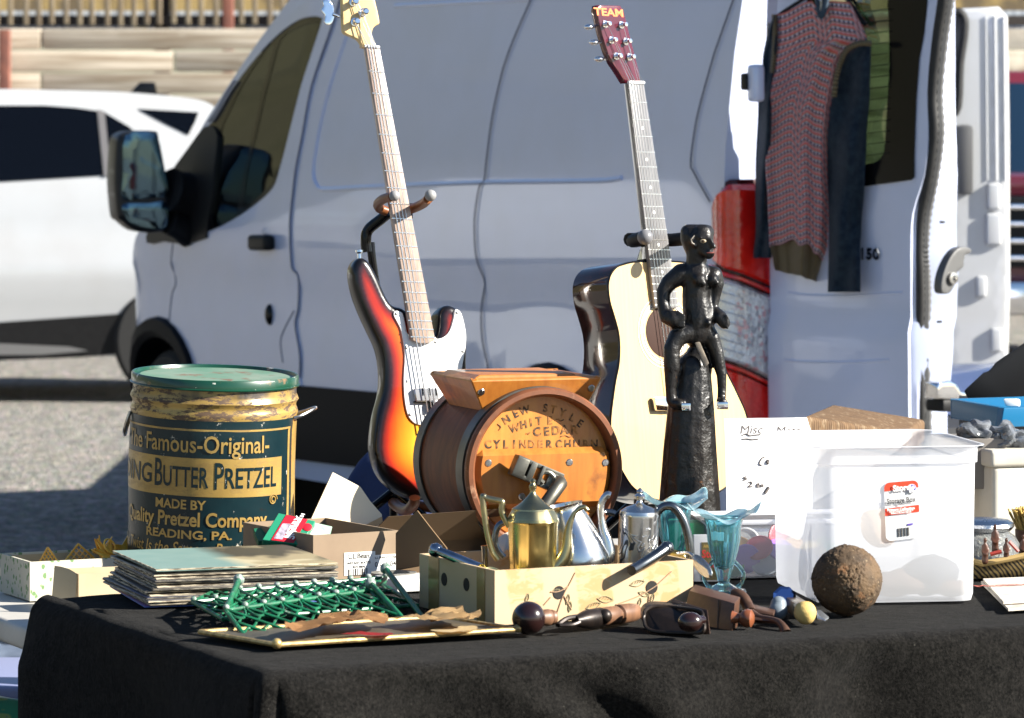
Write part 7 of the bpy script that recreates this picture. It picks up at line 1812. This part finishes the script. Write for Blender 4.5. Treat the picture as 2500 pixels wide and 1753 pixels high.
# dim things inside
m_in = [mat("inside_brown", (.10, .06, .04), .8), mat("inside_dark", (.03, .035, .05), .7), mat("inside_peach", (.62, .42, .26), .7), mat("inside_tan", (.40, .30, .20), .8)]
for i, (x, y, z, s, k, lb2) in enumerate(((.05, .045, .022, (.04, .035, .022), 1, "dark round lump seen dimly at the left of the storage box floor"), (.075, .03, .014, (.014, .014, .012), 3, "small pale ring like piece at the front left inside the storage box"), (.15, .045, .022, (.055, .03, .022), 0, "brown bundle seen dimly behind the rusty ball in the storage box"), (.205, .05, .034, (.05, .035, .032), 1, "dark long shape seen dimly at the right inside the storage box"), (.24, .04, .014, (.04, .03, .014), 0, "low brown strip along the front right of the storage box floor"), (.12, .06, .115, (.034, .03, .034), 2, "peach round shape seen dimly through the middle of the storage box"))):
    bm = B(); sph(bm, 1, (0, 0, 0), *s, seg=18); jitter(bm, .008, 40, i); bm.transform(SBM @ Matrix.Translation((x, y, z + .006))); solo("stored_item", bm, m_in[k], lb2, "stored item", "dim items inside the storage box")
# long brown box behind
def Pq(px, d): return [P(*p, d) for p in px]
t = thing("brown_case", "long brown canvas covered case lying behind the storage box", "case", Vec((P(2120, 0, 7.75).x, 7.75, T2Z)))
q = NT("brown_canvas"); v = q.coord(rot=(0, 0, -.35)); wv = q.n("ShaderNodeTexWave"); wv.inputs["Scale"].default_value = 60; q.l(v, wv.inputs[0])
c = q.mix(q.ramp(q.noise(30, q.coord((1, 5, 1), rot=(0, 0, -.35)), 6), [(.4, 0.), (.6, 1.)]), (.14, .08, .036), (.09, .05, .022)); c = q.mix(q.math('MULTIPLY', q.ramp(q.noise(45, q.coord((3, 1, 1)), 7), [(.55, 0.), (.7, 1.)]), .8), c, (.26, .19, .115)); q.set(Base_Color=c, Roughness=.85); q.bump(wv.outputs["Fac"], .4, .002); m_canvas = q.m
a0_, a1_, a2_, a3_ = P(2020, 987, 7.95), P(2255, 1022, 8.05), P(2205, 1064, 7.62), P(1960, 1016, 7.55)
zt_ = max(p.z for p in (a0_, a3_)); 
A = G(1960, 1016, 1.03); 
pts = [P(1962, 1016, 7.55), P(2215, 1055, 7.72), P(2258, 1024, 7.98), P(2030, 987, 7.88)]
bm = B(); prism(bm, pts, (0, .0, -.045), .008, 3); mk("lid", bm, m_canvas, t, world=True)
bm = B(); prism(bm, [p + Vec((.004 if i in (0, 3) else -.006, .004 if i < 2 else -.004, -.047)) for i, p in enumerate(pts)], (0, 0, -.045)); mk("body", bm, mat("canvas_dark", (.10, .065, .04), .85), t, world=True)
# ================================================================ clutter at the right
TB = lambda U, d, z=T2Z: Vec((P(U, 0, d).x, d, z))
# crates and supports that lift the case and the tray
bm = B(); box(bm, (.30, .26, .235), (0, 0, .1175), fr2(TB(2120, 7.82, T2Z + .001), (.95, .2, 0)), .006); solo("support_crate", bm, mat("crate_grey", (.14, .14, .14), .7), "plain grey crate hidden under the brown case behind the storage box", "crate")
t = thing("milk_crate", "black plastic crate under the blue tray at the right", "crate", fr2(TB(2440, 8.35), (.95, .25, 0)))
bm = B(); tray(bm, .40, .30, .20, .006, Matrix.Translation((-.12, -.12, 0)))
mk("crate", bm, m_black, t)
bm = B()
for k in range(4): box(bm, (.40, .012, .014), (.08, -.124, .03 + .045 * k))
mk("slat", bm, m_black, t)
def quadbox(name, px, d, off, m, label, cat, bev=.004):
    bm = B(); prism(bm, [P(*p[:2], d + (p[2] if len(p) > 2 else 0)) for p in px], off, bev, 2); return solo(name, bm, m, label, cat)
# blue tray
kb = crop(2300, 900, .2484)
t = thing("blue_tray", "bright blue plastic tray resting on the black crate", "tray", TB(2440, 8.3, .93))
m_bluep = mat("blue_plastic", (.003, .12, .26), .35)
def pz(x, y, d): return P(*kb(x, y)[0], d)
L1, L2, L3, L4 = pz(90, 300, 8.35), pz(610, 385, 8.1), pz(580, 578, 8.1), pz(90, 490, 8.35)
bm = B(); prism(bm, [L1, L2, L3, L4], (.012, .012, 0), .003, 2); prism(bm, [L2, L2 + Vec((.34, .16, 0)), L3 + Vec((.34, .16, 0)), L3], (-.012, .012, 0), .003, 2)
prism(bm, [L4 + Vec((0, 0, .004)), L3 + Vec((0, 0, .004)), L3 + Vec((.34, .16, .004)), L4 + Vec((.34, .16, .004))], (0, 0, .006)); mk("tray", bm, m_bluep, t, world=True)
bm = B(); prism(bm, [L1, L1 + Vec((.34, .16, 0)), L4 + Vec((.34, .16, 0)), L4], (0, .012, 0)); prism(bm, [L1 + Vec((.34, .16, 0)), L2 + Vec((.34, .16, 0)), L3 + Vec((.34, .16, 0)), L4 + Vec((.34, .16, 0))], (.0, .012, 0)); mk("back_wall", bm, m_bluep, t, world=True)
quadbox("paper_pad", [pz(600, 295, 8.28)[:0] or (kb(600, 295)[0][0], kb(600, 295)[0][1]), kb(750, 295)[0], kb(752, 372)[0], kb(620, 372)[0]], 8.24, (.01, .05, -.004), m_white, "white paper pad lying in the blue tray", "paper")
# black lid leaning behind the tray
quadbox("case_lid", [kb(205, 220)[0], kb(400, 40)[0], kb(455, 25)[0], kb(520, -60)[0] , (2640, 740), (2640, 985), kb(600, 300)[0], kb(250, 300)[0]], 8.75, (.02, .05, 0), mat("black_case", (.008, .008, .009), .6), "open black case lid slanting up behind the blue tray", "case lid", .006)
bm = B(); prism(bm, [P(2350, 985, 8.7), P(2640, 985, 8.7), P(2640, 1290, 8.7), P(2350, 1290, 8.7)], (.02, .25, 0)); solo("black_case", bm, mat("black_case2", (.010, .010, .011), .7), "black case standing under its open lid at the right", "case")
# crumpled clear wrap
for i, (x, y, r_, lb2) in enumerate(((350, 625, .028, "small crumple of clear plastic wrap beside the storage box rim"), (620, 690, .034, "large crumple of clear plastic wrap on the white tub"), (470, 740, .030, "flat crumple of clear plastic wrap between the two others"))):
    bm = B(); bmesh.ops.create_icosphere(bm, subdivisions=4, radius=r_)
    for v in bm.verts: v.co = Vec((v.co.x * 1.3, v.co.y, v.co.z * .8)) + v.co.normalized() * r_ * .55 * mnoise.noise(v.co * 55 + Vec((i, 0, 0)))
    bm.transform(Matrix.Translation(pz(x, y, 8.02))); solo("plastic_wrap", bm, mat("wrap", (.34, .36, .40), .15, trans=.5, col2=(.10, .11, .12), ns=40), lb2, "plastic wrap", "crumples of plastic wrap", ang=20)
bm = B(); box(bm, (.14, .12, .10), (0, 0, 0), Matrix.Translation(pz(250, 660, 8.05) - Vec((0, 0, .05))), .006); solo("dull_box", bm, mat("dull_grey", (.20, .18, .16), .6), "dull grey box just behind the storage box rim", "box")
# white tub
p0 = pz(490, 1340, 7.95); p1 = pz(500, 800, 7.95)
t = thing("white_tub", "square white plastic tub with a lid and a yellowed front", "tub", fr2((p0.x, p0.y, T2Z), (.95, .30, 0)))
m_tub = mat("tub_white", (.60, .57, .50), .5, col2=(.52, .48, .40), ns=12)
ht = p1.z - T2Z
bm = B(); box(bm, (.22, .20, ht - .03), (.112, .10, (ht - .03) / 2), None, .012, 3); mk("tub", bm, m_tub, t)
bm = B(); box(bm, (.232, .212, .034), (.112, .10, ht - .017), None, .008, 3); mk("lid", bm, m_tub, t)
# items in front of the tub on the felt
bm = B(); box(bm, (.26, .12, .012), (0, 0, .006), fr2(G(2420, 1305, T2Z + .05), (.97, .2, 0)), .003); solo("pale_tray", bm, mat("beige", (.52, .47, .38), .6), "pale beige flat tray behind the glass jar", "tray")
bm = B(); box(bm, (.22, .10, .05), (0, 0, .025), fr2(G(2420, 1312, T2Z), (.97, .2, 0)), .003); solo("grey_block", bm, mat("greyb", (.2, .2, .2), .7), "low grey block carrying the beige tray", "box")
b0_ = Vec((P(2400, 0, 7.42).x, 7.42, CT)); mp = 7.42 / F; hz = lambda V: CZ - (V - VH) * mp - CT
t = thing("glass_jar", "round cut glass jar with an embossed silver lid", "jar", b0_)
q = NT("jar_glass"); q.set(Base_Color=(.85, .88, .88), Roughness=.05, Transmission_Weight=.85, IOR=1.3); q.bump(q.voro(90), .5, .004)
bm = B(); lathe(bm, [(0, 0), (.05, 0), (.064, .02), (.066, .045), (.058, hz(1308)), (.048, hz(1298)), (.047, hz(1292)), (.0435, hz(1294)), (.054, hz(1308)), (.061, .045), (.058, .02), (0, .006)], 48); mk("jar", bm, q.m, t)
bm = B(); lathe(bm, [(.050, hz(1294)), (.0565, hz(1284)), (.055, hz(1276)), (.045, hz(1268)), (.02, hz(1264)), (0, hz(1263))], 48, None, lambda a, z: 1 + .01 * math.cos(40 * a)); mk("lid", bm, mat("lid_silver", (.62, .62, .62), .2, 1, bump=.6, bs=260, bd=.002), t)
# carved boat with figures
kx = crop(2100, 950, .3416)
t = thing("carved_boat", "carved wooden canoe model with small seated wooden figures", "model boat", G(2430, 1405, CT))
def pb(x, y, d): return P(*kx(x, y)[0], d)
yb_ = 7.22
bm = B(); prof_t = [pb(780, 1235, yb_), pb(870, 1262, yb_), pb(960, 1245, yb_), pb(1080, 1222, yb_), pb(1200, 1195, yb_), pb(1330, 1150, yb_)]
def boat(u, v):
    i = u * 5; k = min(4, int(i)); f = i - k; c = prof_t[k].lerp(prof_t[k + 1], f); a = v * PI; w_ = .032 * (1 - .3 * abs(u - .6)); return Vec((c.x, c.y + .03 - w_ * math.cos(a), max(CT + .002, c.z - .042 * math.sin(a) ** .7)))
bm = grid(40, 16, boat); bmesh.ops.solidify(bm, geom=bm.faces[:], thickness=.003)
q = NT("boat_basket"); v = q.coord(); ch = q.n("ShaderNodeTexWave", bands_direction='DIAGONAL'); ch.inputs["Scale"].default_value = 75; ch.inputs["Distortion"].default_value = 3; q.l(v, ch.inputs[0])
q.set(Base_Color=q.mix(q.ramp(ch.outputs["Fac"], [(.5, 0.), (.6, 1.)]), (.34, .24, .09), (.03, .025, .02)), Roughness=.6); mk("hull", bm, q.m, t, world=True)
bm = tube(B(), [p + Vec((0, -.002, .003)) for p in prof_t], .0055, 8); mk("gunwale", bm, mat("gunwale", (.40, .28, .11), .5), t, world=True)
m_figb = mat("carved_brown", (.075, .026, .012), .4, col2=(.04, .015, .008), ns=40)
def mini(x, y0, y1, d, lean=0):
    top, bot = pb(x, y0, d), pb(x + lean, y1, d); h = (top - bot).length; bm = B()
    M_ = lambda f, dx=0, dy=0: bot.lerp(top, f) + Vec((dx * h, dy * h, 0))
    capsule(bm, M_(.0), M_(.35), .16 * h, .13 * h, 10); capsule(bm, M_(.35), M_(.72), .13 * h, .10 * h, 10); sph(bm, .10 * h, M_(.92), 1, 1, 1.15, seg=12); capsule(bm, M_(.74), M_(.84), .05 * h, .05 * h, 8)
    for s in (-1, 1): capsule(bm, M_(.68, s * .12), M_(.42, s * .17, -.08), .045 * h, .04 * h, 8); capsule(bm, M_(.42, s * .17, -.08), M_(.30, s * .04, -.18), .04 * h, .035 * h, 8)
    return remeshed("carved_figure", bm, m_figb, t, .0022, world=True, smooth=3)
mini(893, 1065, 1230, 7.20); mini(965, 970, 1150, 7.26); mini(1045, 1065, 1215, 7.22); mini(1165, 1040, 1200, 7.24)
bm = tube(B(), [pb(930, 1180, 7.22), pb(1010, 1160, 7.22)], .004, 6); tube(bm, [pb(1065, 1090, 7.2), pb(1130, 1160, 7.2)], .0035, 6); mk("paddle", bm, mat("red_paddle", (.28, .04, .03), .35), t, world=True)
# yellow bristle brush
ya, yb2 = pb(1085, 810, 7.5), pb(1110, 1010, 7.5)
t = thing("bristle_brush", "brush with dense yellow bristles standing at the right edge behind the boat", "brush", Vec((ya.x + .05, 7.52, CT)))
bm = B(); c = Vec(((ya.x + .06), 7.52, (ya.z + yb2.z) / 2)); h = (ya.z - yb2.z)
for k in range(420):
    a = rnd.random() * 2 * PI; r_ = .062 * math.sqrt(rnd.random()); s = .85 + .3 * rnd.random(); tube(bm, [(c.x + r_ * .8 * math.cos(a), c.y + r_ * .6 * math.sin(a), c.z - h * .5), (c.x + r_ * s * math.cos(a) + rnd.uniform(-.003, .003), c.y + r_ * s * .7 * math.sin(a), c.z + h * .5 + .008 * (rnd.random() - 1.2) - .5 * r_ * .4)], .0016, 4, caps=False)
mk("bristles", bm, mat("bristle_yellow", (.42, .27, .06), .8, col2=(.56, .40, .13), ns=50), t, world=True)
bm = B(); lathe(bm, [(0, CT), (.05, CT), (.052, c.z - h * .5), (0, c.z - h * .5)], 28, Matrix.Translation((c.x, c.y, 0))); mk("block", bm, m_turned, t, world=True)
# magazines on the cloth
def magazine(px, z, m, label):
    pts = [G(*p, z) for p in px]; c = sum(pts, Vec((0, 0, 0))) / 4; t = thing("magazine", label, "magazine", c, "old magazines on the felt at the right")
    bm = B(); prism(bm, pts, (0, 0, .004)); mk("pages", bm, m, t, world=True); return t, pts
m_mag = mat("newsprint", (.56, .51, .43), .7, col2=(.34, .30, .26), ns=16, lo=.5, hi=.62)
magazine([(2395, 1425), (2462, 1492), (2700, 1478), (2640, 1412)], CT + .001, m_mag, "lower old magazine, its pages fanned under the upper one")
tm, pts = magazine([(2400, 1418), (2450, 1475), (2700, 1462), (2640, 1408)], CT + .007, m_mag, "upper old magazine with faded red title at the right edge of the felt")
ex = (pts[3] - pts[0]).normalized(); ey = Vec((-ex.y, ex.x, 0)); Mx = Matrix((ex, ey, Vec((0, 0, 1)))).transposed().to_4x4(); Mx.translation = G(2460, 1428, CT + .0118)
b = text_bm("Massasoit", .032, 1, .0006); b.transform(Mx); mk("title", b, mat("faded_red", (.42, .10, .07), .6), tm, world=True)
bm = B(); bmesh.ops.create_icosphere(bm, subdivisions=3, radius=.03)
for v in bm.verts: v.co.z *= .35
bm.transform(Matrix.Translation(G(2420, 1412, CT) + Vec((0, .02, .004)))); solo("felt_scrap", bm, m_felt, "small rolled scrap of black felt under the boat", "cloth scrap")

# ================================================================ lower left: things on the ground
def ground_px(U, V, z=0): return G(U, V, z)
kq = crop(0, 1300, .2813)
# tarp in the van's shade
pts = [G(*p, .0) for p in ((-260, 1600), (-40, 1592), (40, 1602), (200, 1600), (320, 1690), (-260, 1720))]
c = sum(pts, Vec((0, 0, 0))) / len(pts); out = crv([((p - c).x, (p - c).y) for p in pts], 3); v2, fs, L = cdt(out, (), .035); bm = B()
vs = [bm.verts.new((x, y, .02 + .035 * mnoise.noise(Vec((x * 4, y * 4, 0))) + .03 * mnoise.noise(Vec((x * 9, y * 9, 5))))) for x, y in v2]
for f in fs: bm.faces.new([vs[i] for i in f])
bmesh.ops.solidify(bm, geom=bm.faces[:], thickness=.003); bm.transform(Matrix.Translation(c)); solo("tarpaulin", bm, mat("blue_grey_tarp", (.30, .36, .46), .6), "wrinkled blue grey tarpaulin on the shaded ground at the lower left", "tarpaulin")
tp = P(82, 1664, 8.6); z = tp.z
t = thing("plastic_tote", "pale lavender plastic tote with a rim, standing on the ground at the lower left", "tote", Vec((tp.x - .3, tp.y + .1, 0)))
bm = B(); box(bm, (.62, .42, z - .03), (tp.x - .34, tp.y + .16, (z - .03) / 2), None, .03, 3); mk("tote", bm, mat("lavender_plastic", (.17, .18, .30), .4), t, world=True)
bm = B(); box(bm, (.68, .48, .03), (tp.x - .34, tp.y + .16, z - .015), None, .01, 3); mk("lid", bm, mat("lavender_plastic2", (.22, .24, .38), .35), t, world=True)
bp_ = P(60, 1712, 7.6)
bm = B(); sph(bm, .2, (0, 0, 0), 1.2, .7, .8, seg=28); jitter(bm, .04, 9, 8); bm.transform(Matrix.Translation((bp_.x - .12, 7.65, bp_.z - .155)))
q = NT("printed_bag"); q.set(Base_Color=q.mix(q.ramp(q.noise(9, None, 3), [(.45, 0.), (.52, 1.)], 'CONSTANT'), (.02, .16, .42), q.mix(q.ramp(q.noise(14, q.coord((1, 1, 2)), 2), [(.5, 0.), (.55, 1.)]), (.05, .32, .18), (.32, .46, .16))), Roughness=.3); m_pbag = q.m
solo("printed_bag", bm, m_pbag, "blue and green printed plastic bag in front of the lavender tote", "bag")
bm = B(); box(bm, (.5, .34, bp_.z - .30), (bp_.x - .14, 7.68, (bp_.z - .30) / 2), None, .01); solo("bag_carton", bm, m_card, "plain carton standing on the ground beneath the printed bag", "box")
